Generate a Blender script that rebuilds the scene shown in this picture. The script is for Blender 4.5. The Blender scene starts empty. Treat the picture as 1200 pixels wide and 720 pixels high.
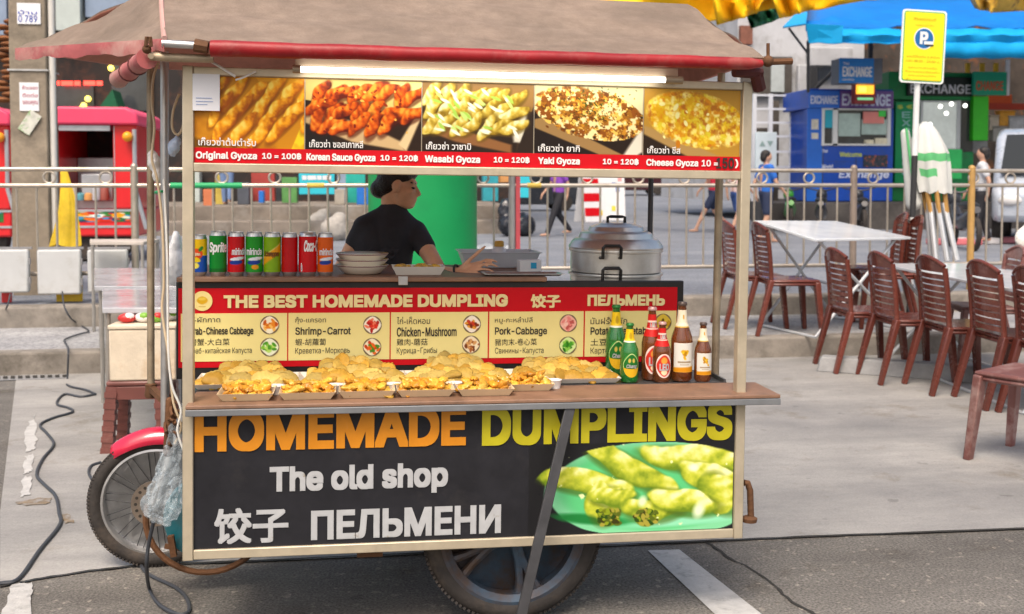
import bpy, bmesh, math, random
import numpy as np
from mathutils import Matrix, Vector, Euler
from mathutils.geometry import delaunay_2d_cdt
R = math.radians
rnd = random.Random(7)
SC = bpy.context.scene
COL = SC.collection

# ------------------------------------------------------------------ camera, sky, sun, exposure
FPX, EYE, YAW, PIT, HOR = 1200.0, 1.42, R(7.5), R(2.45), 215.0
PPY = HOR + FPX * math.tan(PIT)
cd = bpy.data.cameras.new('camera'); CAM = bpy.data.objects.new('camera', cd); COL.objects.link(CAM)
CAM.location = (0, 0, EYE); CAM.rotation_euler = (math.pi / 2 - PIT, 0, -YAW)
cd.sensor_fit = 'HORIZONTAL'; cd.sensor_width = 36; cd.lens = 36 * FPX / 1200
cd.shift_y = -(360 - PPY) / 1200
cd.clip_start = .05; cd.clip_end = 2000
cd.dof.use_dof = True; cd.dof.focus_distance = 3.35; cd.dof.aperture_fstop = 4.5
SC.camera = CAM
W = bpy.data.worlds.new('World'); SC.world = W; W.use_nodes = True
wn = W.node_tree.nodes; wl = W.node_tree.links
sky = wn.new('ShaderNodeTexSky'); sky.sky_type = 'NISHITA'; sky.sun_disc = False
SUN_EL, SUN_AZ = R(58), R(200)
sky.sun_elevation = SUN_EL; sky.sun_rotation = SUN_AZ
sky.air_density = 1.0; sky.dust_density = 5.0; sky.ozone_density = 1.0
bg = wn['Background']; bg.inputs['Strength'].default_value = .15
tint = wn.new('ShaderNodeMix'); tint.data_type = 'RGBA'; tint.blend_type = 'MULTIPLY'; tint.inputs['Factor'].default_value = 1; tint.inputs['B'].default_value = (1.05, .98, .89, 1)   # pale overcast, a little warmer than the clear sky
wl.new(sky.outputs[0], tint.inputs['A']); wl.new(tint.outputs['Result'], bg.inputs['Color'])
sl = bpy.data.lights.new('sun', 'SUN'); sl.energy = 1.35; sl.angle = R(24); sl.color = (1, .95, .88)
so = bpy.data.objects.new('sun', sl); COL.objects.link(so)
sd = Vector((math.sin(SUN_AZ) * math.cos(SUN_EL), math.cos(SUN_AZ) * math.cos(SUN_EL), math.sin(SUN_EL)))
so.rotation_euler = sd.to_track_quat('Z', 'Y').to_euler()
SC.view_settings.view_transform = 'Standard'; SC.view_settings.look = 'None'
SC.view_settings.gamma = 1; SC.view_settings.exposure = .68; SC.view_settings.use_curve_mapping = False

# ------------------------------------------------------------------ where things stand (a pixel and a distance give a point)
_f = Vector((math.sin(YAW) * math.cos(PIT), math.cos(YAW) * math.cos(PIT), -math.sin(PIT)))
_r = Vector((math.cos(YAW), -math.sin(YAW), 0)); _u = _r.cross(_f)
CP = Vector((0, 0, EYE))
def ray(px, py): return _f + _r * ((px - 600) / FPX) + _u * ((PPY - py) / FPX)
def at(px, py, D): return CP + ray(px, py) * D
def gnd(px, py, z=0.0):
    d = ray(px, py); return CP + d * ((z - EYE) / d.z)
def lat(l, D, z=0.0):
    h = Vector((math.sin(YAW), math.cos(YAW), 0)); p = _r * l + h * D; return Vector((p.x, p.y, z))
CM = Matrix.Translation((-.5858, 3.11366, 0)) @ Matrix.Rotation(.01985785, 4, 'Z') @ Matrix.Rotation(.01284851, 4, 'Y')
CI = CM.inverted()
def onY(px, py, Y):
    o = CI @ CP; d = CI.to_3x3() @ ray(px, py); t = (Y - o.y) / d.y; q = o + d * t; return q.x, q.z
def onZ(px, py, Z):
    o = CI @ CP; d = CI.to_3x3() @ ray(px, py); t = (Z - o.z) / d.z; q = o + d * t; return q.x, q.y

# ------------------------------------------------------------------ materials
def lin(c):
    if isinstance(c, str):
        c = c.lstrip('#'); c = [int(c[i:i + 2], 16) / 255 for i in (0, 2, 4)]
        return tuple(x / 12.92 if x <= .04045 else ((x + .055) / 1.055) ** 2.4 for x in c)
    return tuple(c)
_m = {}
def mk(name, col, rough=.5, metal=0., var=.12, scale=6., bump=0., bscale=None, spec=.5, coat=0., trans=0., emit=None, es=0., alpha=1., ior=1.45, dirt=None, dscale=2., dlo=.5, dhi=.75):
    if name in _m: return _m[name]
    m = bpy.data.materials.new(name); m.use_nodes = True; nt = m.node_tree; n = nt.nodes; l = nt.links
    b = n['Principled BSDF']; col = lin(col)
    b.inputs['Roughness'].default_value = rough; b.inputs['Metallic'].default_value = metal
    b.inputs['Specular IOR Level'].default_value = spec; b.inputs['Coat Weight'].default_value = coat
    b.inputs['Transmission Weight'].default_value = trans; b.inputs['Alpha'].default_value = alpha; b.inputs['IOR'].default_value = ior
    if emit: b.inputs['Emission Color'].default_value = (*lin(emit), 1); b.inputs['Emission Strength'].default_value = es
    tc = n.new('ShaderNodeTexCoord')
    out = None
    if var:
        nz = n.new('ShaderNodeTexNoise'); nz.inputs['Scale'].default_value = scale; nz.inputs['Detail'].default_value = 6; nz.inputs['Roughness'].default_value = .65
        l.new(tc.outputs['Object'], nz.inputs['Vector'])
        cr = n.new('ShaderNodeValToRGB'); cr.color_ramp.elements[0].position = .28; cr.color_ramp.elements[1].position = .72
        cr.color_ramp.elements[0].color = (*[max(0, x * (1 - var)) for x in col], 1)
        cr.color_ramp.elements[1].color = (*[min(1, x * (1 + var)) for x in col], 1)
        l.new(nz.outputs['Fac'], cr.inputs['Fac']); out = cr.outputs['Color']
        mr = n.new('ShaderNodeMapRange'); mr.inputs['To Min'].default_value = max(.02, rough - .1); mr.inputs['To Max'].default_value = min(1, rough + .12)
        l.new(nz.outputs['Fac'], mr.inputs['Value']); l.new(mr.outputs['Result'], b.inputs['Roughness'])
    else: b.inputs['Base Color'].default_value = (*col, 1)
    if dirt:
        nd = n.new('ShaderNodeTexNoise'); nd.inputs['Scale'].default_value = dscale; nd.inputs['Detail'].default_value = 8; nd.inputs['Roughness'].default_value = .7
        l.new(tc.outputs['Object'], nd.inputs['Vector'])
        dr = n.new('ShaderNodeValToRGB'); dr.color_ramp.elements[0].position = dlo; dr.color_ramp.elements[1].position = dhi
        dr.color_ramp.elements[0].color = (0, 0, 0, 1); dr.color_ramp.elements[1].color = (1, 1, 1, 1)
        l.new(nd.outputs['Fac'], dr.inputs['Fac'])
        mx = n.new('ShaderNodeMix'); mx.data_type = 'RGBA'; l.new(dr.outputs['Color'], mx.inputs['Factor'])
        if out: l.new(out, mx.inputs['A'])
        else: mx.inputs['A'].default_value = (*col, 1)
        mx.inputs['B'].default_value = (*lin(dirt), 1); out = mx.outputs['Result']
    if out: l.new(out, b.inputs['Base Color'])
    if bump:
        nb = n.new('ShaderNodeTexNoise'); nb.inputs['Scale'].default_value = bscale or scale * 4; nb.inputs['Detail'].default_value = 5
        l.new(tc.outputs['Object'], nb.inputs['Vector'])
        bp = n.new('ShaderNodeBump'); bp.inputs['Strength'].default_value = bump; bp.inputs['Distance'].default_value = .01
        l.new(nb.outputs['Fac'], bp.inputs['Height']); l.new(bp.outputs['Normal'], b.inputs['Normal'])
    _m[name] = m; return m
def translucent(m, f):
    nt = m.node_tree; n = nt.nodes; l = nt.links; b = n['Principled BSDF']; t = n.new('ShaderNodeBsdfTranslucent'); mx = n.new('ShaderNodeMixShader'); mx.inputs[0].default_value = f
    src = b.inputs['Base Color'].links
    if src: l.new(src[0].from_socket, t.inputs['Color'])
    else: t.inputs['Color'].default_value = b.inputs['Base Color'].default_value
    l.new(b.outputs[0], mx.inputs[1]); l.new(t.outputs[0], mx.inputs[2]); l.new(mx.outputs[0], n['Material Output'].inputs['Surface']); return m
def randvar(m, amt):
    nt = m.node_tree; n = nt.nodes; l = nt.links; b = n['Principled BSDF']; oi = n.new('ShaderNodeObjectInfo'); mr = n.new('ShaderNodeMapRange'); mr.inputs['To Min'].default_value = 1 - amt; mr.inputs['To Max'].default_value = 1 + amt
    l.new(oi.outputs['Random'], mr.inputs['Value']); mx = n.new('ShaderNodeMix'); mx.data_type = 'RGBA'; mx.blend_type = 'MULTIPLY'; mx.inputs['Factor'].default_value = 1; mx.clamp_result = True
    src = b.inputs['Base Color'].links[0].from_socket; l.new(src, mx.inputs['A']); l.new(mr.outputs['Result'], mx.inputs['B']); l.new(mx.outputs['Result'], b.inputs['Base Color']); return m
def printmat(name='print', rough=.4, coat=.0):
    if name in _m: return _m[name]
    m = bpy.data.materials.new(name); m.use_nodes = True; n = m.node_tree.nodes
    a = n.new('ShaderNodeAttribute'); a.attribute_name = 'Col'
    b = n['Principled BSDF']; m.node_tree.links.new(a.outputs['Color'], b.inputs['Base Color'])
    b.inputs['Roughness'].default_value = rough; b.inputs['Coat Weight'].default_value = coat; b.inputs['Specular IOR Level'].default_value = .25
    _m[name] = m; return m

# ------------------------------------------------------------------ mesh builder
class MB:
    def __init__(s): s.v = []; s.f = []; s.m = []
    def add(s, vs, fs, mi=0, M=None):
        o = len(s.v)
        s.v += [tuple(M @ Vector(p)) for p in vs] if M is not None else [tuple(p) for p in vs]
        s.f += [tuple(i + o for i in f) for f in fs]; s.m += [mi] * len(fs); return s
    def box(s, x0, x1, y0, y1, z0, z1, mi=0, M=None):
        return s.add([(x0, y0, z0), (x1, y0, z0), (x1, y1, z0), (x0, y1, z0), (x0, y0, z1), (x1, y0, z1), (x1, y1, z1), (x0, y1, z1)],
                     [(0, 3, 2, 1), (4, 5, 6, 7), (0, 1, 5, 4), (1, 2, 6, 5), (2, 3, 7, 6), (3, 0, 4, 7)], mi, M)
    def bar(s, p, q, w, h=None, mi=0, w2=None, h2=None, up=(0, 0, 1)):
        p, q = Vector(p), Vector(q); h = h or w; w2 = w2 or w; h2 = h2 or h; d = (q - p).normalized(); up = Vector(up)
        if abs(d.dot(up)) > .97: up = Vector((0, 1, 0))
        a = d.cross(up).normalized(); b = a.cross(d).normalized(); vs = []
        for c, ww, hh in ((p, w, h), (q, w2, h2)):
            for i, j in ((-1, -1), (1, -1), (1, 1), (-1, 1)): vs.append(c + a * (i * ww / 2) + b * (j * hh / 2))
        return s.add(vs, [(0, 1, 2, 3), (7, 6, 5, 4), (0, 4, 5, 1), (1, 5, 6, 2), (2, 6, 7, 3), (3, 7, 4, 0)], mi)
    def tube(s, pts, r, n=8, mi=0, closed=False, cap=True, M=None):
        pts = [Vector(p) for p in pts]; k = len(pts); rs = r if isinstance(r, (list, tuple)) else [r] * k
        vs = []; fs = []; prev = None
        for i, p in enumerate(pts):
            if closed: d = pts[(i + 1) % k] - pts[i - 1]
            else: d = pts[min(i + 1, k - 1)] - pts[max(i - 1, 0)]
            d.normalize()
            if prev is None:
                a = d.cross(Vector((0, 0, 1)))
                if a.length < .05: a = d.cross(Vector((0, 1, 0)))
            else: a = prev - d * prev.dot(d)
            a.normalize(); prev = a; b = d.cross(a)
            for j in range(n):
                t = 2 * math.pi * j / n; vs.append(p + (a * math.cos(t) + b * math.sin(t)) * rs[i])
        for i in range(k if closed else k - 1):
            for j in range(n):
                i2 = (i + 1) % k; fs.append((i * n + j, i * n + (j + 1) % n, i2 * n + (j + 1) % n, i2 * n + j))
        if cap and not closed: fs.append(tuple(range(n - 1, -1, -1))); fs.append(tuple((k - 1) * n + j for j in range(n)))
        return s.add(vs, fs, mi, M)
    def lathe(s, prof, n=24, mi=0, M=None, a0=0, a1=2 * math.pi):
        full = abs(a1 - a0 - 2 * math.pi) < 1e-6; c = n if full else n + 1; vs = []; fs = []
        for r, z in prof:
            for j in range(c):
                t = a0 + (a1 - a0) * j / n; vs.append((r * math.cos(t), r * math.sin(t), z))
        for i in range(len(prof) - 1):
            for j in range(n): fs.append((i * c + j, i * c + (j + 1) % c, (i + 1) * c + (j + 1) % c, (i + 1) * c + j))
        if full:
            if prof[0][0] > 1e-5: fs.append(tuple(range(c - 1, -1, -1)))
            if prof[-1][0] > 1e-5: fs.append(tuple((len(prof) - 1) * c + j for j in range(c)))
        return s.add(vs, fs, mi, M)
    def ell(s, c, r, n=14, k=9, mi=0, M=None):
        r = (r, r, r) if not hasattr(r, '__len__') else r
        T = Matrix.Translation(c) @ (M or Matrix()) @ Matrix.Diagonal((*r, 1))
        return s.lathe([(max(math.sin(math.pi * i / k), 1e-6), -math.cos(math.pi * i / k)) for i in range(k + 1)], n, mi, T)
    def caps(s, p, q, r1, r2=None, n=12, mi=0):
        r2 = r2 or r1; p, q = Vector(p), Vector(q); d = q - p; L = d.length
        T = Matrix.Translation(p) @ d.to_track_quat('Z', 'Y').to_matrix().to_4x4()
        pr = [(max(r1 * math.cos(t), 1e-5), r1 * math.sin(t)) for t in [-math.pi / 2 + i * math.pi / 10 for i in range(6)]]
        pr += [(max(r2 * math.cos(t), 1e-5), L + r2 * math.sin(t)) for t in [i * math.pi / 10 for i in range(6)]]
        return s.lathe(pr, n, mi, T)
    def prism(s, poly, y0, y1, mi=0, M=None):          # polygon (x, z), pushed along y
        k = len(poly); vs = [(x, y0, z) for x, z in poly] + [(x, y1, z) for x, z in poly]
        fs = [tuple(range(k)), tuple(range(2 * k - 1, k - 1, -1))] + [(i, i + k, (i + 1) % k + k, (i + 1) % k) for i in range(k)]
        return s.add(vs, fs, mi, M)
    def sheet(s, pts, mi=0): return s.add(pts, [tuple(range(len(pts)))], mi)
    def slab(s, quad, t, mi=0):                        # quad of 3D points given a thickness downwards along its normal
        q = [Vector(p) for p in quad]; nn = (q[1] - q[0]).cross(q[-1] - q[0]).normalized() * t; k = len(q)
        vs = q + [p - nn for p in q]
        return s.add(vs, [tuple(range(k)), tuple(range(2 * k - 1, k - 1, -1))] + [(i, i + k, (i + 1) % k + k, (i + 1) % k) for i in range(k)], mi)
    def build(s, name, mats, parent=None, smooth=True, bevel=0., M=None, ang=40, fix=True):
        me = bpy.data.meshes.new(name); me.from_pydata([tuple(p) for p in s.v], [], s.f)
        mats = mats if isinstance(mats, (list, tuple)) else [mats]
        for m in mats: me.materials.append(m)
        if len(mats) > 1: me.polygons.foreach_set('material_index', s.m)
        if fix:
            bm = bmesh.new(); bm.from_mesh(me); bmesh.ops.recalc_face_normals(bm, faces=bm.faces); bm.to_mesh(me); bm.free()
        if smooth:
            me.polygons.foreach_set('use_smooth', [True] * len(me.polygons)); me.set_sharp_from_angle(angle=R(ang))
        o = bpy.data.objects.new(name, me); COL.objects.link(o)
        if parent: o.parent = parent
        if M is not None: o.matrix_local = M
        if bevel:
            b = o.modifiers.new('bevel', 'BEVEL'); b.width = bevel; b.segments = 2; b.limit_method = 'ANGLE'; b.harden_normals = False
        return o
def tag(o, label=None, cat=None, group=None, kind=None):
    if label: o['label'] = label
    if cat: o['category'] = cat
    if group: o['group'] = group
    if kind: o['kind'] = kind
    return o
def thing(name, label, cat, M=None, group=None):
    o = bpy.data.objects.new(name, None); COL.objects.link(o); o.empty_display_size = .1
    if M is not None: o.matrix_world = M if isinstance(M, Matrix) else Matrix.Translation(M)
    return tag(o, label, cat, group)
def struct(name, mb, m, **k): return tag(mb.build(name, m, **k), kind='structure')
KIDS = {}
def copy_tree(o, M, label, parent=None):
    kids = [c for c in bpy.data.objects if c.parent == o] if o.name not in KIDS else KIDS[o.name]
    KIDS[o.name] = kids
    c = o.copy(); COL.objects.link(c)
    if parent: c.parent = parent
    else: c.matrix_world = M
    if label: c['label'] = label
    for k in kids: copy_tree(k, None, None, c)
    return c
def TR(p, rz=0, s=1): return Matrix.Translation(p) @ Matrix.Rotation(rz, 4, 'Z') @ Matrix.Scale(s, 4)

# ------------------------------------------------------------------ lettering
try: FONT = bpy.data.fonts.load(bpy.utils.system_resource('DATAFILES', path='fonts') + '/Inter.woff2')
except Exception: FONT = None
def glyphs(txt, shear=0.):
    c = bpy.data.curves.new('t', 'FONT'); c.body = txt; c.shear = shear; c.resolution_u = 4; c.fill_mode = 'NONE'
    if FONT and all(ord(ch) < 0x600 or ch == '฿' for ch in txt): c.font = FONT
    o = bpy.data.objects.new('t', c); COL.objects.link(o)
    bpy.context.view_layer.update()
    me = bpy.data.meshes.new_from_object(o.evaluated_get(bpy.context.evaluated_depsgraph_get()))
    P = [Vector((v.co.x, v.co.y)) for v in me.vertices]; E = [tuple(e.vertices) for e in me.edges]
    if P:                                               # fill by winding number: the strokes of a glyph may overlap
        q = delaunay_2d_cdt(P, E, [], 0, 1e-6); vs = [tuple(p) for p in q[0]]; F = [tuple(f) for f in q[2]]
        V = np.array(vs); C = np.array([V[list(f)].mean(0) for f in F]); A = np.array([P[i] for i, j in E]); B = np.array([P[j] for i, j in E])
        y, x = C[:, 1:2], C[:, 0:1]; cr = (B[None, :, 0] - A[None, :, 0]) * (y - A[None, :, 1]) - (x - A[None, :, 0]) * (B[None, :, 1] - A[None, :, 1])
        w = ((A[None, :, 1] <= y) & (B[None, :, 1] > y) & (cr > 0)).sum(1) - ((A[None, :, 1] > y) & (B[None, :, 1] <= y) & (cr < 0)).sum(1)
        fs = [f for f, k in zip(F, w) if k]
    else: vs, fs = [], []
    bpy.data.objects.remove(o); bpy.data.curves.remove(c); bpy.data.meshes.remove(me)
    return vs, fs
def fit(mb, txt, x0, x1, z0, z1, y=0., mi=0, bold=.02, shear=0., M=None, wrap=None):
    """lettering filling the box x0..x1, z0..z1 on the plane y, facing -y; bold = stroke growth as a share of the height; wrap=R bends it round a cylinder"""
    vs, fs = glyphs(txt, shear)
    if not vs: return
    rb = bold * abs(z1 - z0); x0 += rb; x1 -= rb; z0 += rb; z1 -= rb
    a = np.array(vs); mn = a.min(0); mx = a.max(0); s = (mx - mn); s[s < 1e-6] = 1
    a = (a - mn) / s; a[:, 0] = x0 + a[:, 0] * (x1 - x0); a[:, 1] = z0 + a[:, 1] * (z1 - z0)
    g5 = (-1, -.5, 0, .5, 1)
    offs = [(0, 0)] + ([(rb * i, rb * j) for i in g5 for j in g5 if i or j] if bold > .05 else [(rb * i, rb * j) for i, j in ((-1, -1), (0, -1), (1, -1), (-1, 0), (1, 0), (-1, 1), (0, 1), (1, 1), (-.5, 0), (.5, 0), (0, .5), (0, -.5))] if bold > .004 else [])
    for k, (dx, dz) in enumerate(offs):
        if wrap: q = wrap + .00008 * k; p = [(q * math.sin((u + dx) / q), -q * math.cos((u + dx) / q), w + dz) for u, w in a]
        else: p = [(u + dx, y - .00006 * k, w + dz) for u, w in a]
        mb.add(p, fs, mi, M)
def fitpx(par, txt, l, t, r, b, Y, mat, bold=.02, shear=0.):
    cx, cy = (l + r) / 2, (t + b) / 2; mb = MB()
    fit(mb, txt, onY(l, cy, Y)[0], onY(r, cy, Y)[0], onY(cx, b, Y)[1], onY(cx, t, Y)[1], Y, 0, bold, shear)
    return mb.build('lettering', mat, par, smooth=False, fix=False)

# ------------------------------------------------------------------ printed pictures (colour per vertex on a fine flat grid)
class Pic:
    def __init__(s, w, h, col, seed=0):
        s.w, s.h = w, h; s.a = np.zeros((h, w, 3)); s.a[:] = s.c(col); s.g = np.random.default_rng(seed)
        s.Y, s.X = np.mgrid[0:h, 0:w].astype(float); s.X = (s.X + .5) / w; s.Y = (s.Y + .5) / h     # 0..1, y downwards
        s.asp = w / h
    def c(s, col):
        if isinstance(col, str): col = col.lstrip('#'); return np.array([int(col[i:i + 2], 16) / 255 for i in (0, 2, 4)])
        return np.array(col)
    def noise(s, sc, oct=3):
        t = np.zeros((s.h, s.w)); am = 1; tot = 0
        for o in range(oct):
            gy, gx = max(2, int(sc / s.asp) + 2), int(sc) + 2; G = s.g.random((gy + 1, gx + 1))
            yy = s.Y * (gy - 1); xx = s.X * (gx - 1); y0 = yy.astype(int); x0 = xx.astype(int); fy = yy - y0; fx = xx - x0
            fy = fy * fy * (3 - 2 * fy); fx = fx * fx * (3 - 2 * fx)
            t += am * ((G[y0, x0] * (1 - fx) + G[y0, x0 + 1] * fx) * (1 - fy) + (G[y0 + 1, x0] * (1 - fx) + G[y0 + 1, x0 + 1] * fx) * fy)
            tot += am; am *= .55; sc *= 2.1
        return t / tot
    def put(s, mask, col):
        mask = np.clip(mask, 0, 1)[..., None]; col = s.c(col) if not (isinstance(col, np.ndarray) and col.ndim == 3) else col
        s.a = s.a * (1 - mask) + col * mask
    def uv(s, cx, cy, rx, ry, ang):
        dx = (s.X - cx) * s.asp; dy = s.Y - cy; c, q = math.cos(ang), math.sin(ang)
        return (dx * c + dy * q) / rx, (-dx * q + dy * c) / ry
    def ell(s, cx, cy, rx, ry, col, ang=0., soft=.12, wob=0.):
        u, v = s.uv(cx, cy, rx, ry, ang); d = u * u + v * v
        if wob: d = d + (s.noise(7) - .5) * wob
        s.put((1 - d) / soft, col)
    def poly(s, pts, col, soft=.01):
        m = np.ones((s.h, s.w)) * 9
        for (x0, y0), (x1, y1) in zip(pts, pts[1:] + pts[:1]):
            L = math.hypot(x1 - x0, y1 - y0); m = np.minimum(m, ((s.Y - y0) * (x1 - x0) - (s.X - x0) * (y1 - y0)) / L)
        s.put(m / soft + .5, col)
    def dump(s, cx, cy, rx, ry, ang, lo, mid, hi, bend=.25):
        """a printed picture of one dumpling"""
        u, v = s.uv(cx, cy, rx, ry, ang); v = v + bend * u * u + .16 * np.sin(5 * u + 9 * cx) * (np.abs(u) < 1.4)
        d = u * u + v * v + (s.noise(8) - .5) * .75
        k = np.clip(.56 - .42 * v - .10 * u + (s.noise(12, 4) - .5) * 1.3 - .3 * np.clip(d, 0, 1) ** 2 + .16 * np.sin(15 * u + 4 * v) * np.clip(.5 - v, 0, 1), 0, 1)[..., None]
        c = np.where(k < .5, s.c(lo) + (s.c(mid) - s.c(lo)) * k * 2, s.c(mid) + (s.c(hi) - s.c(mid)) * (k * 2 - 1))
        u2, v2 = s.uv(cx + .008, cy + .025, rx * 1.05, ry * 1.12, ang); d2 = u2 * u2 + (v2 + bend * u2 * u2) ** 2
        s.put(np.clip((1.15 - d2) / .5, 0, 1) * .6, s.c(lo) * .7); s.put((1 - d) / .22, c)
    def bits(s, n, box, cols, r0, r1, stretch=2.):
        for i in range(n):
            x = box[0] + (box[2] - box[0]) * s.g.random(); y = box[1] + (box[3] - box[1]) * s.g.random()
            r = r0 + (r1 - r0) * s.g.random(); s.ell(x, y, r * (1 + s.g.random() * (stretch - 1)), r, cols[s.g.integers(len(cols))], s.g.random() * 3.14, .4)
    def flecks(s, box_mask, cols, sc, thr, so=.06):
        for c in cols:
            s.put((s.noise(sc, 3) - thr) / so * box_mask, c)
    def mesh(s, name, P, parent=None, mat=None, M=None):
        """P(u, v) -> point, u to the right, v downwards, 0..1"""
        w, h = s.w, s.h; vs = []
        for j in range(h):
            for i in range(w): vs.append(P(i / (w - 1), j / (h - 1)))
        fs = [(j * w + i, (j + 1) * w + i, (j + 1) * w + i + 1, j * w + i + 1) for j in range(h - 1) for i in range(w - 1)]
        me = bpy.data.meshes.new(name); me.from_pydata(vs, [], fs)
        a = np.clip(s.a, 0, 1); a = np.where(a <= .04045, a / 12.92, ((a + .055) / 1.055) ** 2.4)
        at_ = me.color_attributes.new('Col', 'FLOAT_COLOR', 'POINT')
        at_.data.foreach_set('color', np.concatenate([a, np.ones((h, w, 1))], 2).astype(np.float32).ravel())
        me.materials.append(mat or printmat())
        o = bpy.data.objects.new(name, me); COL.objects.link(o)
        if parent: o.parent = parent
        if M is not None: o.matrix_local = M
        return o

# ------------------------------------------------------------------ one continuous skin out of overlapping shapes
def blob(name, mb, mat, parent=None, voxel=.01, smooth=4, M=None):
    o = mb.build(name, mat, None, smooth=False, fix=False)
    r = o.modifiers.new('r', 'REMESH'); r.mode = 'VOXEL'; r.voxel_size = voxel
    s = o.modifiers.new('s', 'SMOOTH'); s.iterations = smooth; s.factor = .5
    bpy.context.view_layer.update()
    me = bpy.data.meshes.new_from_object(o.evaluated_get(bpy.context.evaluated_depsgraph_get()))
    old = o.data; o.modifiers.clear(); o.data = me; bpy.data.meshes.remove(old)
    me.polygons.foreach_set('use_smooth', [True] * len(me.polygons))
    if parent: o.parent = parent
    if M is not None: o.matrix_local = M
    return o
# ================================================================== the setting
def ground_mat(name, c1, c2, c3, grain, rough, bump, crack=False, ga=1.):
    m = bpy.data.materials.new(name); m.use_nodes = True; nt = m.node_tree; n = nt.nodes; l = nt.links; b = n['Principled BSDF']
    tc = n.new('ShaderNodeTexCoord')
    def nz(sc, det=8, ro=.7, v=None):
        q = n.new('ShaderNodeTexNoise'); q.inputs['Scale'].default_value = sc; q.inputs['Detail'].default_value = det; q.inputs['Roughness'].default_value = ro
        l.new(v or tc.outputs['Object'], q.inputs['Vector']); return q.outputs['Fac']
    def ramp(f, a, b2, ca, cb):
        r = n.new('ShaderNodeValToRGB'); r.color_ramp.elements[0].position = a; r.color_ramp.elements[1].position = b2
        ca, cb = [(q,) * 3 if isinstance(q, float) else q for q in (ca, cb)]
        r.color_ramp.elements[0].color = (*lin(ca), 1); r.color_ramp.elements[1].color = (*lin(cb), 1); l.new(f, r.inputs['Fac']); return r.outputs['Color']
    def mix(f, a, b2, mode='MIX'):
        x = n.new('ShaderNodeMix'); x.data_type = 'RGBA'; x.blend_type = mode
        if isinstance(f, float): x.inputs['Factor'].default_value = f
        else: l.new(f, x.inputs['Factor'])
        l.new(a, x.inputs['A']); l.new(b2, x.inputs['B']); return x.outputs['Result']
    mp = n.new('ShaderNodeMapping'); mp.inputs['Scale'].default_value = (.5, 1.6, 1); l.new(tc.outputs['Object'], mp.inputs['Vector'])
    big = ramp(nz(1.1, 9, .72, mp.outputs[0]), .36, .66, c1, c2)
    st = ramp(nz(.55, 6, .6), .5, .72, (0, 0, 0), (.75, .75, .75))
    base = mix(st, big, ramp(nz(3, 5), .3, .7, c3, c3))
    sm_ = ramp(nz(2.1, 7, .75), .56, .70, (1, 1, 1), (.72, .67, .60)); base = mix(1., base, sm_, 'MULTIPLY')
    gm = ramp(nz(9, 2, .5), .70, .74, (1, 1, 1), (.55, .55, .55)); base = mix(.6, base, gm, 'MULTIPLY')
    gr = ramp(nz(grain, 3, .6), .3, .7, .62 + .38 * (1 - ga), 1.3 - .3 * (1 - ga))
    base = mix(1., base, gr, 'MULTIPLY')
    vo = n.new('ShaderNodeTexVoronoi'); vo.inputs['Scale'].default_value = grain * .55; l.new(tc.outputs['Object'], vo.inputs['Vector'])
    sp = ramp(vo.outputs['Color'], .8, .95, (.92, .92, .92), (1.9, 1.85, 1.75)) if crack else ramp(vo.outputs['Color'], .85, .97, (1, 1, 1), (.8, .8, .8))
    base = mix(.8, base, sp, 'MULTIPLY')
    l.new(base, b.inputs['Base Color']); b.inputs['Roughness'].default_value = rough; b.inputs['Specular IOR Level'].default_value = .35
    bp = n.new('ShaderNodeBump'); bp.inputs['Strength'].default_value = bump; bp.inputs['Distance'].default_value = .006
    l.new(nz(grain, 4, .7), bp.inputs['Height']); l.new(bp.outputs['Normal'], b.inputs['Normal'])
    return m
M_asph = ground_mat('asphalt', (.115, .107, .097), (.20, .188, .17), (.08, .076, .07), 110, .85, .6, True, 1.5)
M_conc = ground_mat('concrete', (.225, .22, .213), (.385, .372, .35), (.165, .163, .165), 130, .7, .08, False, .35)
M_pave = ground_mat('paving', (.26, .26, .27), (.42, .42, .42), (.2, .2, .2), 40, .75, .2)
M_kerb = mk('kerb concrete', (.24, .215, .185), .85, var=.35, scale=5, bump=.4, dirt=(.07, .06, .045), dscale=3)
M_str = ground_mat('street asphalt', (.16, .175, .205), (.25, .265, .29), (.13, .14, .165), 40, .75, .2)
M_paint = mk('road paint', (.46, .455, .44), .7, var=.15, scale=20, bump=.3, dirt=(.25, .25, .24), dscale=14, dlo=.55, dhi=.7)

KY, SY = 7.93, 9.32
struct('road', MB().sheet([(-400, -60, 0), (400, -60, 0), (400, 600, 0), (-400, 600, 0)]), M_asph, smooth=False)
jp = [(-900, 990), (-60, 706), (0, 688), (40, 680), (95, 671), (155, 664), (300, 658), (500, 649), (700, 640.5), (868, 633), (1000, 627.5), (1200, 620), (1700, 602)]
jw = [gnd(*p, 0.004) for p in jp]
dk = [gnd(*p, 0.004) for p in ((0, 600), (19, 442.5))]
apron = [tuple(p) for p in jw[2:]] + [(40, jw[-1].y, .004), (40, KY, .004), (dk[1].x, KY, .004), tuple(dk[1]), tuple(dk[0])]
struct('concrete_apron', MB().sheet(apron), M_conc, smooth=False)
gap = mk('dark joint', (.035, .033, .03), .95, var=0)
def strip(pts, w, z):
    mb = MB(); vs = []
    for i, p in enumerate(pts):
        d = (pts[min(i + 1, len(pts) - 1)] - pts[max(i - 1, 0)]).normalized(); s = Vector((-d.y, d.x, 0)); ww = w[i] if hasattr(w, '__len__') else w
        vs += [(p + s * ww / 2).xy.to_3d() + Vector((0, 0, z)), (p - s * ww / 2).xy.to_3d() + Vector((0, 0, z))]
    for i in range(len(pts) - 1): mb.add([vs[2 * i], vs[2 * i + 1], vs[2 * i + 3], vs[2 * i + 2]], [(0, 1, 2, 3)])
    return mb
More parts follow.
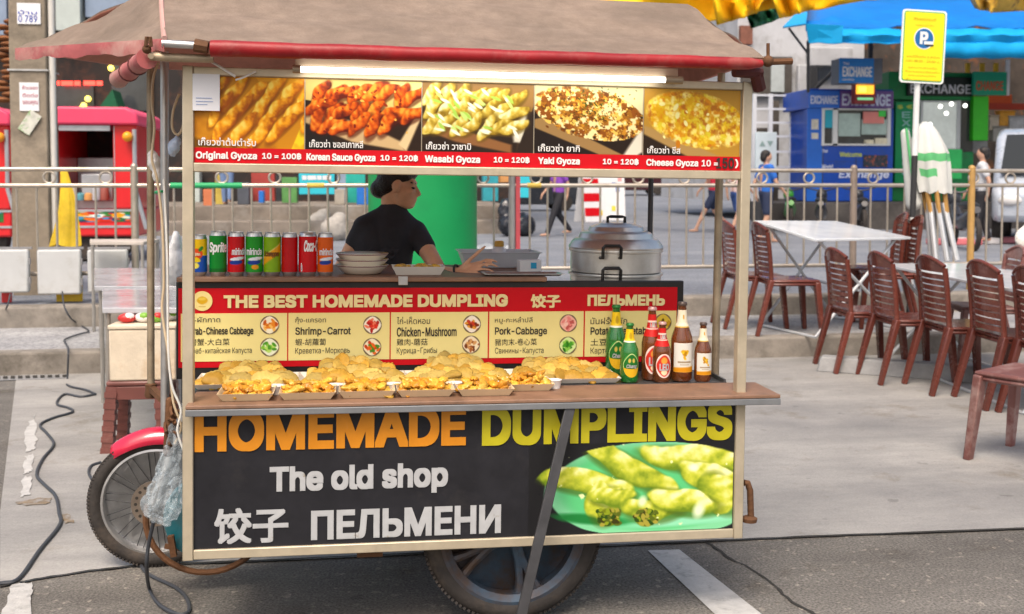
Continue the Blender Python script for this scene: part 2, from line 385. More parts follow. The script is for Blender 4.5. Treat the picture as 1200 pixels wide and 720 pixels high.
def wiggle(pts, n, amp):
    out = []
    for a, b in zip(pts, pts[1:]):
        for k in range(n): out.append(a.lerp(b, k / n) + Vector((rnd.uniform(-amp, amp), rnd.uniform(-amp, amp), 0)))
    return out + [pts[-1]]
struct('road_joint', strip(wiggle(jw[2:], 6, .003), [rnd.uniform(.008, .018) for _ in range(61)], .008), gap, smooth=False)
crk = wiggle([gnd(*p) for p in ((828, 636), (850, 652), (880, 668), (905, 685), (922, 702), (950, 719), (980, 740))], 4, .006)
struct('road_crack', strip(crk, [rnd.uniform(.004, .016) for _ in crk], .004), gap, smooth=False)
pl = MB(); pl.sheet([gnd(*p, .004) for p in ((759, 645), (796, 644), (893, 720), (935, 752), (865, 752), (838, 720))])
struct('parking_line', pl, M_paint, smooth=False)
pl = MB(); rp = random.Random(5)
def ragged(q, z, k=7, amp=2.2):
    pts = []
    for (x0, y0), (x1, y1) in zip(q, q[1:] + q[:1]):
        for t in range(k): pts.append(gnd(x0 + (x1 - x0) * t / k + rp.uniform(-amp, amp), y0 + (y1 - y0) * t / k + rp.uniform(-amp, amp) * .6, z))
    pl.sheet(pts)
for q, z in ((((31, 500), (41, 486), (43, 512), (40, 528), (29, 530)), .008), (((30, 534), (40, 532), (38, 552), (27, 556)), .008), (((26, 560), (37, 557), (35, 579), (24, 582)), .008), (((13, 684), (39, 683), (37, 706), (35, 760), (-4, 760), (2, 720)), .006)): ragged(q, z)
tag(pl.build('worn_parking_line', M_paint, smooth=False), kind='structure')
cpatch = mk('mud stain', (.20, .15, .095), .8, var=.35, scale=24, dirt=(.27, .26, .25), dscale=22, dlo=.45, dhi=.6)
pl = MB(); ragged([(16, 589), (40, 584), (60, 584), (58, 590), (30, 592)], .0075, 6, 1.5); ragged([(70, 603), (80, 602), (88, 612), (76, 613)], .0075, 4, 1.2); tag(pl.build('mud_stain', cpatch, smooth=False), kind='structure')
kb = MB(); kb.box(-60, 60, KY, KY + .16, -.05, .17)
struct('kerb', kb, M_kerb, smooth=False, bevel=.018)
pv = MB(); pv.box(-60, 60, KY + .162, SY, -.05, .166); struct('pavement', pv, M_pave, smooth=False)
kb = MB(); kb.box(-60, 60, SY, SY + .2, 0, .35); struct('upper_kerb', kb, M_kerb, smooth=False, bevel=.02)
struct('street', MB().sheet([(-200, SY + .202, .347), (200, SY + .202, .347), (200, 24, .347), (200, 24.0, .347), (-200, 24, .347)][:3] + [(-200, 24, .347)]), M_str, smooth=False)
ramp = MB(); ramp.add([(-200, 23.99, .347), (200, 23.99, .347), (200, 42, .347), (-200, 42, .347), (200, 75, 1.1), (-200, 75, 1.1), (200, 400, 1.1), (-200, 400, 1.1)], [(0, 1, 2, 3), (3, 2, 4, 5), (5, 4, 6, 7)])
struct('side_street', ramp, M_str, smooth=False)
M_step = mk('terrace concrete', (.20, .17, .14), .85, var=.35, scale=2.5, bump=.3, dirt=(.34, .32, .29), dscale=1.2)
tm = MB(); tm.box(-60, 2.9, 21.6, 22.2, .3, .64); tm.box(-60, 2.9, 22.2, 80, .3, .95); 
_q = ray(893, 240); _q2 = ray(872, 240); _rp = [(_q.x / _q.y * 22.4, 22.4), (60, 22.4), (60, 60), (_q2.x / _q2.y * 34, 34)]; struct('raised_pavement', MB().add([(x, y, z) for z in (.3, .97) for x, y in _rp], [(3, 2, 1, 0), (4, 5, 6, 7), (0, 1, 5, 4), (1, 2, 6, 5), (2, 3, 7, 6), (3, 0, 4, 7)]), mk('concrete with painted shade', (.055, .05, .048), .85, var=.4, scale=1.5, dirt=(.12, .11, .1), dscale=1.2), smooth=False)  # darker than the terrace: shade below the booths is put into its colour
struct('terrace', tm, M_step, smooth=False, bevel=.03)

t_ = MB(); g0, g1 = gnd(-60, 449), gnd(80, 444.5); g2, g3 = gnd(80, 439.5), gnd(-60, 443)
t_.sheet([p + Vector((0, 0, .006)) for p in (g0, g1, g2, g3)], 0)
for k in range(16):
    u0, u1 = (k + .2) / 16, (k + .8) / 16; q = [g0.lerp(g1, u0).lerp(g3.lerp(g2, u0), .25), g0.lerp(g1, u1).lerp(g3.lerp(g2, u1), .25), g0.lerp(g1, u1).lerp(g3.lerp(g2, u1), .8), g0.lerp(g1, u0).lerp(g3.lerp(g2, u0), .8)]; t_.sheet([p + Vector((0, 0, .010)) for p in q], 1)
tag(t_.build('drain_grate', [mk('drain iron', (.33, .33, .33), .6, .4, var=.2), gap], smooth=False), 'grey iron drain grate along the foot of the kerb at the far left', 'drain grate')
# ================================================================== the food cart
CREAM = mk('painted aluminium frame', (.52, .45, .33), .38, .35, var=.14, scale=9, dirt=(.36, .29, .2), dscale=6, dlo=.58, dhi=.8)
GREYM = mk('grey aluminium', (.20, .21, .22), .5, .3, var=.15, scale=12)
BLACKF = mk('black sign frame', (.018, .017, .017), .4, var=.3, scale=20)
WOOD = mk('counter wood', (.24, .135, .085), .5, var=.25, scale=5, bump=.15, bscale=30, dirt=(.14, .08, .05), dscale=7)
M_pan = mk('charcoal banner', (.020, .020, .024), .55, spec=.2, var=.25, scale=9, dirt=(.04, .037, .037), dscale=4, dlo=.55, dhi=.8)
RED = mk('red print', (.58, .005, .012), .5, spec=.2, var=.06, scale=5)
CRM = mk('yellow print', (.83, .72, .29), .5, spec=.2, var=.05, scale=4)
M_or = mk('orange letters', (.68, .25, .010), .45, var=.1, scale=10, dirt=(.6, .3, .1), dscale=20, dlo=.64, dhi=.7)
M_yl = mk('yellow letters', (.52, .46, .012), .45, var=.1, scale=10, dirt=(.7, .6, .3), dscale=20, dlo=.66, dhi=.7)
M_wt = mk('white letters', (.44, .45, .46), .5, var=.1, scale=20, dirt=(.3, .26, .2), dscale=16, dlo=.62, dhi=.68)
M_bk = mk('black print', (.03, .025, .02), .5, var=0)
M_ctx = mk('cream letters', (.86, .72, .35), .5, var=.05)
RUST = mk('rusty steel', (.16, .075, .035), .75, .4, var=.4, scale=18, bump=.3, dirt=(.05, .03, .02), dscale=9)
STEEL = mk('stained steel tube', (.36, .29, .2), .5, .5, var=.3, scale=9, dirt=(.15, .09, .05), dscale=6)
SILV = mk('galvanised tube', (.55, .55, .55), .35, .85, var=.2, scale=12)
DGREY = mk('dark grey steel', (.075, .075, .08), .45, .5, var=.2, scale=14)
cart = thing('food_cart', 'dumpling street food cart with black HOMEMADE DUMPLINGS front panel and canopy', 'food cart', CM)
X0, ZT = onY(220, 78, 0); XR, _ = onY(880, 97, 0); L = 1.75
def Xp(px, py=400, Y=0): return onY(px, py, Y)[0]
def Zp(px, py, Y=0): return onY(px, py, Y)[1]
pw = .0315
z_mb0 = Zp(540, 206); z_ct = Zp(560, 469.5, -.05); z_pb = .2935; ZT = 1.765
fr = MB()
fr.box(0, pw, -.005, .03, z_pb, ZT)                      # left post
fr.box(L - pw, L, -.005, .03, z_pb, ZT)
fr.box(pw, L - pw, -.003, .028, ZT - pw * .85, ZT - .002)
fr.box(pw, L - pw, -.003, .028, z_mb0, z_mb0 + pw * .85)
fr.box(pw, L - pw, -.003, .028, z_pb + .002, z_pb + pw)
fo = fr.build('frame', CREAM, cart, bevel=.003)
# front panel with its printed picture and letters
pb = MB(); pb.box(pw - .002, L - pw + .002, .006, .022, z_pb + pw - .004, z_ct - .028)
pan = pb.build('front_panel', M_pan, cart, smooth=False)
yl = .0035
fitpx(pan, 'HOMEMADE', 228, 479, 546, 526.5, yl, M_or, .055)
fitpx(pan, 'DUMPLINGS', 565, 473.5, 858, 519.5, yl, M_yl, .055)
fitpx(pan, 'The old shop', 316, 544.5, 525, 580.5, yl, M_wt, .045)
fitpx(pan, '饺子', 251, 595, 338, 637, yl, M_wt, .028)
fitpx(pan, 'ПЕЛЬМЕНИ', 364.5, 595, 587, 629, yl, M_wt, .05)
P = Pic(250, 118, '202022', 3)
inside = None
P.ell(.62, .55, .72 * 1.56, .56, '7fd09a', .02, .04); P.ell(.60, .50, .68 * 1.56, .5, '48b068', .02, .5); P.ell(.62, .54, .66 * 1.56, .47, '5cc47c', .02, .25)
P.ell(.3, .84, .5, .07, '1f7d38', .12, .7); P.ell(.75, .9, .75, .06, '8fdcb0', -.05, .8); P.ell(.1, .5, .06, .3, '93e0b4', .1, .9)
for a in ((.80, .2, .62, .15, .12, .2), (.47, .27, .62, .14, .55, .15), (.27, .42, .52, .14, .22, -.1), (.9, .43, .4, .16, .3, .3), (.93, .6, .3, .18, .9, .2), (.36, .68, .2, .22, .1, .2), (.40, .60, .26, .1, .0, .2), (.62, .74, .38, .15, -.1, .3), (.75, .68, .42, .14, .25, .2)):
    P.dump(*a[:5], '6a861e', 'c4ca3c', 'f8f8b4', a[5])
for cx, cy in ((.385, .82), (.57, .84)):
    P.ell(cx, cy, .12, .11, '6f7a12', .1, .3, .5); P.bits(60, (cx - .05, cy - .08, cx + .05, cy + .08), ['3c3a10', '8a9a20', '57651a', 'a39a3a', '2a4a12'], .012, .03)
P.flecks((P.Y < 2) * 1., ['e9f3b0'], 26, .80)
P.ell(.8, .30, .07, .05, 'f3f5d0', 0, .9); P.ell(.83, .78, .08, .12, 'dfeec8', .3, .9); P.ell(.55, .66, .06, .08, 'dff0c0', .3, .9)
msk = 1 - np.clip((1 - (P.uv(.62, .53, .63 * 2.12 * .96, .53, .02)[0] ** 2 + P.uv(.62, .53, .63 * 2.12 * .96, .53, .02)[1] ** 2)) / .02 + .5, 0, 1)
P.put(msk, '202022')
xa, xb = Xp(620, 575), L - pw - .003; za, zb = Zp(740, 519.5), z_pb + pw + .002
P.mesh('dumpling_picture', lambda u, v: (xa + (xb - xa) * u, .0035, za + (zb - za) * v), pan)
# menu board of five pictures
cuts = [pw + .001, Xp(357, 140), Xp(494.5, 140), Xp(626.5, 140), Xp(755, 140), L - pw - .001]
mz1, mz0 = ZT - pw * .85 - .001, z_mb0 + pw * .85 + .001
mb = MB(); mb.box(pw - .002, L - pw + .002, .012, .024, mz0 - .004, mz1 + .004); board = mb.build('menu_board', CREAM, cart, smooth=False)
zr = mz0 + (mz1 - mz0) * .175
rb = MB(); rb.box(cuts[0], cuts[5], .0085, .012, mz0, zr); rb.build('price_band', RED, board, smooth=False)
names = [('เกี๊ยวซ่าต้นตำรับ', 'Original Gyoza', '10 = 100฿'), ('เกี๊ยวซ่า ซอสเกาหลี', 'Korean Sauce Gyoza', '10 = 120฿'), ('เกี๊ยวซ่า วาซาบิ', 'Wasabi Gyoza', '10 = 120฿'),
         ('เกี๊ยวซ่า ยากิ', 'Yaki Gyoza', '10 = 120฿'), ('เกี๊ยวซ่า ชีส', 'Cheese Gyoza', '10 =')]
epx = [((229, 301), (307, 353)), ((359, 440), (446, 490)), ((498, 563), (579, 621)), ((631, 680), (707, 749)), ((758, 819), (823, 842))]
W1, H1 = 150, 100
BWL = mk('board white letters', (.85, .83, .8), .5, var=0)
def bline(txt, x0, x1, z0, z1, y, mat, bo):
    m = MB(); fit(m, txt, x0, x1, z0, z1, y, 0, bo); m.build('lettering', mat, board, smooth=False, fix=False)
def menu_pic(i):
    p = Pic(W1, H1, ['d98a10', '2a1a10', '3a2a1c', '241810', '3a2810'][i], 20 + i)
    if i == 0:
        p.poly([(0, 0), (1, 0), (1, 1), (0, 1)], 'c98512'); p.poly([(.55, 0), (1, 0), (1, .35), (.6, .1)], 'e09a18'); p.poly([(.88, 1), (1, .55), (1, 1)], 'f0cc20')
        p.put((p.noise(5) - .5) / .3, 'b06a08')
        for k in range(16):
            x = .18 + .17 * (k % 6) + .04 * (k // 6); y = .2 + .25 * (k // 6) + .03 * (k % 3)
            p.dump(x, y, .31, .085, -1.0 + .25 * p.g.random(), 'a85204', 'f2a012', 'ffdc60', -.35)
        p.poly([(0, .86), (.16, .93), (.3, 1), (0, 1)], '6a4408', .06)
    if i == 1:
        p.poly([(0, 0), (1, 0), (1, .5), (0, .3)], 'dcc070'); p.poly([(.6, 0), (1, 0), (1, .6), (.85, .3)], 'ecd88a'); p.poly([(0, .45), (.1, .62), (.85, .98), (.8, 1), (0, 1)], '1d1714')
        p.poly([(0, .44), (.5, .62), (.82, .86), (.86, 1), (.4, .88), (0, .62)], 'c8a878', .03); p.poly([(.8, .9), (1, .35), (1, .5), (.87, 1)], 'dcc090', .02)
        for k in range(22):
            x = .1 + .115 * (k % 8) + .03 * p.g.random(); y = .17 + .17 * (k // 8) + .06 * p.g.random() + .1 * (x > .2) * (k // 8 > 0)
            p.dump(x, y, .2 + .05 * p.g.random(), .085, -1.2 + 1. * p.g.random(), '5c1402', 'd05206', 'f2a034', -.2)
        p.bits(50, (.05, .1, .9, .75), ['7a1c04', 'f6b850', '8a2a06'], .008, .022)
    if i == 2:
        p.poly([(0, 0), (1, 0), (1, .4), (0, .2)], '96703c'); p.poly([(0, .55), (.85, .8), (.84, 1), (0, 1)], '2a1d14'); p.poly([(0, .52), (.4, .7), (.8, .86), (.8, 1), (.3, .85), (0, .68)], '8a5c34', .03)
        p.poly([(.8, .62), (.93, .4), (.93, .85), (.82, .84)], 'd9d4c0', .03); p.poly([(.84, 1), (1, .3), (1, 1)], '2c2018')
        for k in range(21):
            x = .08 + .12 * (k % 7) + .03 * p.g.random(); y = .14 + .2 * (k // 7) + .05 * p.g.random() + .08 * (x - .1)
            p.dump(x, y, .24, .08, -1.1 + .8 * p.g.random(), '8a6a14', 'd2b444', 'f4f0b4', .3)
        for k in range(44):
            x = .06 + .8 * p.g.random(); y = .1 + .62 * p.g.random(); p.ell(x, y, .085, .026, ['c4e07a', 'eef4d0', 'a4cc50', 'f6f4dc'][k % 4], .2 + .9 * p.g.random(), .6, .5)
    if i == 3:
        p.poly([(0, 0), (1, 0), (1, .4), (0, .3)], 'd8cfa0'); p.poly([(0, .5), (.5, .75), (.82, 1), (0, 1)], '1f1612'); p.poly([(0, .5), (.06, .48), (.55, .8), (.82, 1), (.6, 1), (0, .62)], '9a7848', .02); p.poly([(.82, 1), (1, .55), (1, .95), (.95, 1)], 'e0d8c4', .03)
        p.ell(.5, .38, .78, .34, '9c6418', .22, .15, .3)
        m = np.clip((1 - (p.uv(.5, .4, .8, .37, .22)[0] ** 2 + p.uv(.5, .4, .8, .37, .22)[1] ** 2)) / .1, 0, 1)
        p.flecks(m, ['c98a24', '6a3a0a', 'eec25a', '8a4c10', 'f8e0a0'], 22, .56)
        for k in range(150):
            x = .5 + .17 * p.g.standard_normal(); y = .27 + .14 * p.g.standard_normal(); p.ell(x, y, .016, .008, ['2c4a12', '4a6a1c', '1d3310'][k % 3], p.g.random() * 3, .5)
        p.bits(60, (.1, .1, .92, .7), ['f8dc90', 'd89428', '6a3808'], .008, .02)
    if i == 4:
        p.poly([(0, 0), (1, 0), (1, 1), (0, 1)], 'b88a30'); p.poly([(0, .6), (.5, .88), (.6, 1), (0, 1)], '2a1c10'); p.poly([(0, .55), (.5, .82), (.8, 1), (.45, 1), (0, .68)], 'b08c50', .03)
        p.ell(.55, .45, .8, .38, 'dca80c', .2, .15, .35); m = np.clip((1 - (p.uv(.55, .46, .82, .42, .2)[0] ** 2 + p.uv(.55, .46, .82, .42, .2)[1] ** 2)) / .15, 0, 1)
        p.flecks(m, ['f6d83e', 'e0a818', 'ffe874', 'e4d030', 'd88a10', 'fae88a', 'b8701a'], 16, .52, .22); p.bits(24, (.15, .12, .95, .85), ['ffe46a', 'c87a10', 'e8c010', 'f8f0a0'], .015, .04)
    return p
for i in range(5):
    p = menu_pic(i); u0, u1 = cuts[i] + (.0015 if i else 0), cuts[i + 1] - .0015
    p.mesh('food_picture', lambda u, v: (u0 + (u1 - u0) * u, .010, mz1 + (zr - mz1) * v), board)
    cy = (181 + (epx[i][0][0] - 229) * .0148)
    tw = (u1 - u0) * [.52, .46, .4, .38, .34][i]
    bline(names[i][0], u0 + .012, u0 + .012 + tw, zr + .006, zr + .03, .006, BWL, .012)
    for (a, b), t in zip(epx[i], names[i][1:]):
        hh = (zr - mz0) * (.5 if 'g' not in t else .5)
        bline(t, Xp(a, cy), Xp(b, cy), mz0 + (zr - mz0) * (.14 if 'z' in t else .27), mz0 + (zr - mz0) * .74, .006, BWL, .04)
bline('150', Xp(840, 190), Xp(861, 190), mz0 + .006, zr - .004, .005, M_bk, .035); bline(')', Xp(862, 190), Xp(866, 190), mz0 + .008, zr - .008, .006, BWL, .02)
nt = MB(); nt.box(Xp(226), Xp(257.5), -.006, -.004, Zp(240, 130), Zp(240, 87)); pn = nt.build('paper_notice', mk('white paper', (.78, .79, .82), .7, var=.04), board, smooth=False)
lm = MB()
for k, (z, w) in enumerate(((.118, .7), (.122, .75), (.1255, .5))): lm.box(Xp(230), Xp(230) + .065 * w, -.0075, -.0065, Zp(240, z * 1000 - 3), Zp(240, z * 1000 - 2.2))
lm.build('lettering', mk('faint blue print', (.3, .38, .6), .6, var=0), pn, smooth=False)
# lit tube under the canopy
fb = MB(); fb.box(Xp(345), Xp(785), -.034, -.006, ZT + .006, ZT + .032); bt = fb.build('lamp_batten', mk('cream batten', (.6, .5, .38), .5, var=.1), cart, bevel=.003)
tz = Zp(560, 87.5, -.05)
tb = MB(); tb.tube([(Xp(352), -.052, tz), (Xp(768), -.052, tz)], .009, 10)
tb.build('lamp_tube', mk('lit fluorescent tube', (.9, .9, .86), .5, var=0, emit=(1, .93, .80), es=2.6), bt)
for a, b in ((343, 352), (768, 788)): eb = MB(); eb.tube([(Xp(a), -.05, tz), (Xp(b), -.05, tz)], .012, 10); eb.build('lamp_socket', STEEL, bt)
ld = bpy.data.lights.new('tube_light', 'AREA'); ld.shape = 'RECTANGLE'; ld.size = 1.1; ld.size_y = .02; ld.energy = .7; ld.color = (1, .94, .82); lo_ = bpy.data.objects.new('tube_light', ld); COL.objects.link(lo_); lo_.parent = bt; lo_.location = (Xp(560), -.055, tz - .012); lo_.rotation_euler = (R(12), 0, 0)
# counter, prop, back shelf, sign
xl, xr = Xp(217, 475, -.05), Xp(915, 463, -.05)
YL = onZ(820, 449, z_ct)[1]; cb = MB(); cb.box(xl, xr, -.05, YL, z_ct - .012, z_ct); ctr = cb.build('counter', WOOD, cart, bevel=.003)
ce = MB(); ce.box(.01, L - .01, YL + .001, .418, z_ct - .0124, z_ct - .0035); ce.box(.01, L - .004, YL + .001, YL + .004, z_ct - .0034, z_ct + .002); ce.box(L - .012, L - .004, YL + .005, .418, z_ct - .0034, z_ct + .010); ce.build('steel_deck', mk('dull steel deck', (.11, .11, .115), .4, .6, var=.3, scale=8), ctr, smooth=False)
ce = MB(); ce.box(xl, xr, -.052, -.02, z_ct - .032, z_ct - .0125); ce.box(xl + .03, xr - .1, -.02, .4, z_ct - .028, z_ct - .0125); ce.build('counter_edge', GREYM, ctr, bevel=.002)
pr = MB(); a = (Xp(668, 478, -.04), -.04, z_ct - .03); bx_, bz_ = onY(607, 738, -.14); pr.bar(a, (bx_, -.14, max(bz_, .01)), .032, .012, up=(0, 1, 0)); pr.build('prop_bar', DGREY, cart, bevel=.002)
YS = .40; sx0, sx1 = Xp(206, 380, YS), Xp(801, 380, YS); sz0, sz1 = Zp(500, 434, YS), Zp(500, 330, YS)
sg = MB(); sg.box(sx0, sx1, YS + .004, YS + .03, sz0 - .02, sz1); sgn = sg.build('sign_board', BLACKF, cart, bevel=.004)
rx0, rx1 = Xp(209, 380, YS), Xp(793, 380, YS); zA, zB = Zp(500, 337.5, YS), Zp(500, 427.5, YS)
sr = MB(); sr.box(rx0, rx1, YS, YS + .004, zB, zA, 0)
yz1, yz0 = Zp(500, 366, YS), Zp(500, 420.5, YS)
pc = [Xp(x, 393, YS) for x in (212, 336.5, 338, 456.5, 458, 571.5, 573.2, 683.5, 685.2, 792)]
for k in range(5): sr.box(pc[2 * k], pc[2 * k + 1], YS - .002, YS, yz0, yz1, 1)
sr.build('printed_panel', [RED, CRM], sgn, smooth=False)
YT = YS - .0035
fitpx(sgn, 'THE BEST HOMEMADE DUMPLING', 262, 345.5, 595, 360.5, YT, M_ctx, .07); fitpx(sgn, '饺子', 622, 345, 657, 361, YT, M_ctx, .04); fitpx(sgn, 'ПЕЛЬМЕНЬ', 688.5, 345.5, 779, 358.5, YT, M_ctx, .07)
rows = [(222, ('ปู-ผักกาด', 258), ('Crab-Chinese Cabbage', 297), ('螃蟹-大白菜', 269), ('Краб-китайская Капуста', 295)),
        (346, ('กุ้ง-แครอท', 382), ('Shrimp-Carrot', 411), ('蝦-胡蘿蔔', 382), ('Креветка-Морковь', 410)),
        (465, ('ไก่-เห็ดหอม', 504), ('Chicken-Mushroom', 535), ('雞肉-蘑菇', 501), ('Курица-Грибы', 512)),
        (580, ('หมู-กะหล่ำปลี', 624), ('Pork-Cabbage', 641), ('豬肉末-卷心菜', 629), ('Свинины-Капуста', 637)),
        (692, ('มันฝรั่ง-ผัก', 735), ('Potato-Vegetable', 765), ('土豆-蔬菜', 735), ('Картофель-', 735))]
for x, *ls in rows:
    for (t, xe), (ya, yb), bo in zip(ls, ((371.5, 380), (383.5, 394.5), (397, 405), (407.5, 416)), (.0, .02, .0, .0)): fitpx(sgn, t, x, ya, xe, yb, YT, M_bk, bo)
icons = [(316, 381, 'f4ecd0', ['e88a20', 'c85a18', 'f6c060']), (316, 407, 'e8ecd0', ['7fc03a', '4d9a24', 'b6dc6a']), (436.5, 381, 'f4ecd8', ['d8301c', 'b01c14', 'f08060']), (436, 407, 'f2e6c4', ['e8641c', 'c8420c', '4a8a24']),
         (553, 380, 'f6ecdc', ['c83a1c', 'e8a030', '7a2810']), (552, 404, 'f2e2c0', ['a8622c', '7a3c18', 'd8a060']), (666, 379, 'f0b0a0', ['e88880', 'f8c8b8', 'c05850']), (665.5, 405, 'd8eca0', ['4aa028', '8ccc4a', '2c7a18']), (777, 378, 'e0c040', ['3a2a08', 'c89820', '6a5010'])]
for n_, (ix, iy, bgc, cs) in enumerate(icons):
    p = Pic(30, 30, bgc, 60 + n_)
    for k in range(16): p.ell(.5 + .2 * p.g.standard_normal(), .52 + .13 * p.g.standard_normal(), .16, .09, cs[k % 3], p.g.random() * 3, .4)
    u, v = p.uv(.5, .5, .47, .47, 0); p.put((u * u + v * v - .9) / .05, '7a6a50'); cx, cz = onY(ix, iy, YT); rr = .0315
    def disc(u, v, cx=cx, cz=cz, rr=rr):
        a, b = 2 * u - 1, 1 - 2 * v; return (cx + rr * a * math.sqrt(1 - b * b / 2), YT, cz + rr * b * math.sqrt(1 - a * a / 2))
    p.mesh('ingredient_icon', disc, sgn)
p = Pic(30, 30, 'f0dc90', 80); p.ell(.5, .47, .27, .2, 'd8a81c', 0, .2); p.ell(.5, .4, .2, .08, 'e8c84a', 0, .3); p.ell(.5, .78, .2, .03, 'c09a30', 0, .4); cx, cz = onY(237, 353, YT); rr = .033
p.mesh('round_emblem', lambda u, v: (cx + rr * (2 * u - 1) * math.sqrt(1 - (1 - 2 * v) ** 2 / 2), YT, cz + rr * (1 - 2 * v) * math.sqrt(1 - (2 * u - 1) ** 2 / 2)), sgn)
zsh = Zp(400, 324.5, YS + .0); YB = .93
sh = MB(); sh.box(sx0 + .005, Xp(640, 330, YS), YS - .02, YB, zsh - .016, zsh); shf = sh.build('back_shelf', WOOD, cart, bevel=.003)
hk = MB(); hk.box(Xp(467, 330, .37), Xp(478, 330, .37), YS - .025, YS - .02, sz1 - .01, zsh + .003); hk.build('hinge', SILV, shf, bevel=.001)
zdk = zsh - .12
dk_ = MB(); dk_.box(Xp(645, 330, YS), sx1 - .01, YS + .04, .86, zdk - .02, zdk); dk_.build('stove_deck', GREYM, cart, bevel=.003)
bd = MB(); bd.box(pw + .01, L - .01, .03, .42, z_pb + .01, z_pb + .03, 0); bd.box(.02, .032, .03, .42, z_pb + .03, z_ct - .05); bd.box(L - .022, L - .01, .03, .42, z_pb + .03, z_ct - .05)
bd.box(.032, L - .022, .41, .42, z_pb + .03, z_ct - .03); bd.build('body', DGREY, cart, smooth=False)
for X, Y, z0, z1, r, m in ((Xp(762.5, 230, .72), .72, zdk - .3, ZT + .1, .0105, DGREY), (Xp(841, 300, .30), .30, z_ct, ZT + .06, .014, STEEL), (Xp(176.5, 250, .5), .5, Zp(176, 458, .5), ZT + .1, .0125, STEEL), (Xp(193, 250, .34), .34, Zp(193, 500, .34), ZT + .08, .0135, SILV), (Xp(216, 330, .72), .72, .62, zsh - .02, .012, DGREY)):
    q = MB(); q.tube([(X, Y, z0), (X, Y, z1)], r, 10); q.build('post', m, cart)
q = MB(); X = Xp(176.5, 250, .5); q.lathe([(.018, 0), (.022, .01), (.018, .03), (.02, .045), (.015, .05)], 10, 0, Matrix.Translation((X, .5, Zp(176, 466, .5)))); q.bar((X, .5, Zp(176, 455, .5)), (Xp(193, 455, .34), .34, Zp(193, 470, .34)), .02); q.build('post_clamp', RUST, cart)
# canopy
def LP(px, py, Y): x, z = onY(px, py, Y); return Vector((x, Y, z))
A = LP(18, 58, .75); B = LP(193, 47, -.1); C = LP(896, 68, -.09); T1 = LP(188, -24, .5); T2 = LP(806, 5, .5); D_ = Vector((C.x + .05, 1.15, C.z)); E_ = Vector((A.x + .3, 1.2, A.z))
def patch(mb, p00, p10, p11, p01, n, k, sag, mi=0, dz=0., seed=1, wr=.009):
    vs = []
    for j in range(k + 1):
        for i in range(n + 1):
            u, v = i / n, j / k; p = p00.lerp(p10, u).lerp(p01.lerp(p11, u), v)
            w = math.sin(math.pi * u) * math.sin(math.pi * v) if v > 0 else 0
            p = p + Vector((0, 0, -sag * math.sin(math.pi * min(1, v)) * (.4 + .6 * math.sin(math.pi * u)) + wr * math.sin(9 * u + 5 * v + seed) * math.sin(13 * v + 3 * u) * (1 if 0 < v < 1 else 0) + dz)); vs.append(p)
    mb.add(vs, [(j * (n + 1) + i, j * (n + 1) + i + 1, (j + 1) * (n + 1) + i + 1, (j + 1) * (n + 1) + i) for j in range(k) for i in range(n)], mi)
CANV = mk('faded canvas', (.40, .315, .25), .85, var=.2, scale=14, bump=.4, bscale=120, dirt=(.27, .215, .17), dscale=2.2, dlo=.42, dhi=.68)
translucent(CANV, .42)
CRED = mk('red vinyl', (.30, .008, .012), .45, var=.25, scale=8, dirt=(.30, .085, .07), dscale=7, dlo=.5, dhi=.75, bump=.15)
PINK = mk('faded red vinyl', (.40, .10, .10), .6, var=.25, scale=7, dirt=(.5, .36, .3), dscale=4, dlo=.45, dhi=.7, bump=.15)
cv = MB()
for dz, mi in ((0, 0), (-.006, 1)):
    patch(cv, B, C, T2, T1, 40, 14, .02, mi, dz, 1); patch(cv, A, B, T1, T1 + Vector((-.03, .12, 0)), 18, 14, .035, mi, dz, 2, .012)
    patch(cv, C, D_, T2 + Vector((.02, .2, 0)), T2, 12, 12, .015, mi, dz, 3); patch(cv, D_, E_, T1 + Vector((-.02, .2, 0)), T2 + Vector((.02, .2, 0)), 20, 10, .02, mi, dz, 4); patch(cv, E_, A, T1 + Vector((-.03, .12, 0)), T1 + Vector((-.02, .2, 0)), 8, 10, .02, mi, dz, 5)
    cv.sheet([T1 + Vector((0, 0, dz)), T2 + Vector((0, 0, dz)), T2 + Vector((.02, .2, dz)), T1 + Vector((-.02, .2, dz))], mi)
can = cv.build('canopy', [CANV, translucent(mk('canopy lining', (.48, .22, .17), .7, var=.3, scale=6), .5)], cart, ang=60)
sm = MB(); sm.tube([B.lerp(T1, k / 12) + Vector((0, -.004, .004 - .02 * math.sin(math.pi * k / 12))) for k in range(13)], .008, 6); sm.build('seam', mk('seam tape', (.5, .3, .26), .8, var=.2), can)
va = MB(); nn = 26; vs = []
for i in range(nn + 1):
    p = A.lerp(B, i / nn) + Vector((0, 0, .004)); w = .040 + .004 * math.sin(i * .7) + .003 * math.sin(i * 1.7); o = Vector((0, -.006 - .008 * math.sin(i * 1.3), 0)); vs += [p + o * .2, p + o + Vector((0, 0, -w * .55)), p + o * .4 + Vector((0, 0, -w))]
va.add(vs, [(3 * i + j, 3 * i + 3 + j, 3 * i + 4 + j, 3 * i + 1 + j) for i in range(nn) for j in (0, 1)]); va.build('valance', PINK, can)
rl = MB(); a, b = LP(247, 57, -.11), LP(893, 75, -.11); k = 40
rl.tube([a.lerp(b, i / k) + Vector((0, 0, .0008 * math.sin(i * .8))) for i in range(k + 1)], [.0235 - .005 * i / k + .0006 * math.sin(i * 1.7) for i in range(k)] + [.011], 14); rl.build('rolled_curtain', CRED, can)
rl = MB(); a, b = LP(172, 69, -.06), LP(139, 93, .2); rl.tube([a.lerp(b, i / 8) for i in range(9)], [.030] + [.0265 + .002 * math.sin(i * 2) for i in range(8)], 14); q2 = rl.build('rolled_curtain', PINK, can)
rt = MB()
for t in (.3, .62): c = a.lerp(b, t); d = (b - a).normalized(); rt.tube([c - d * .003, c + d * .003], .0305, 14)
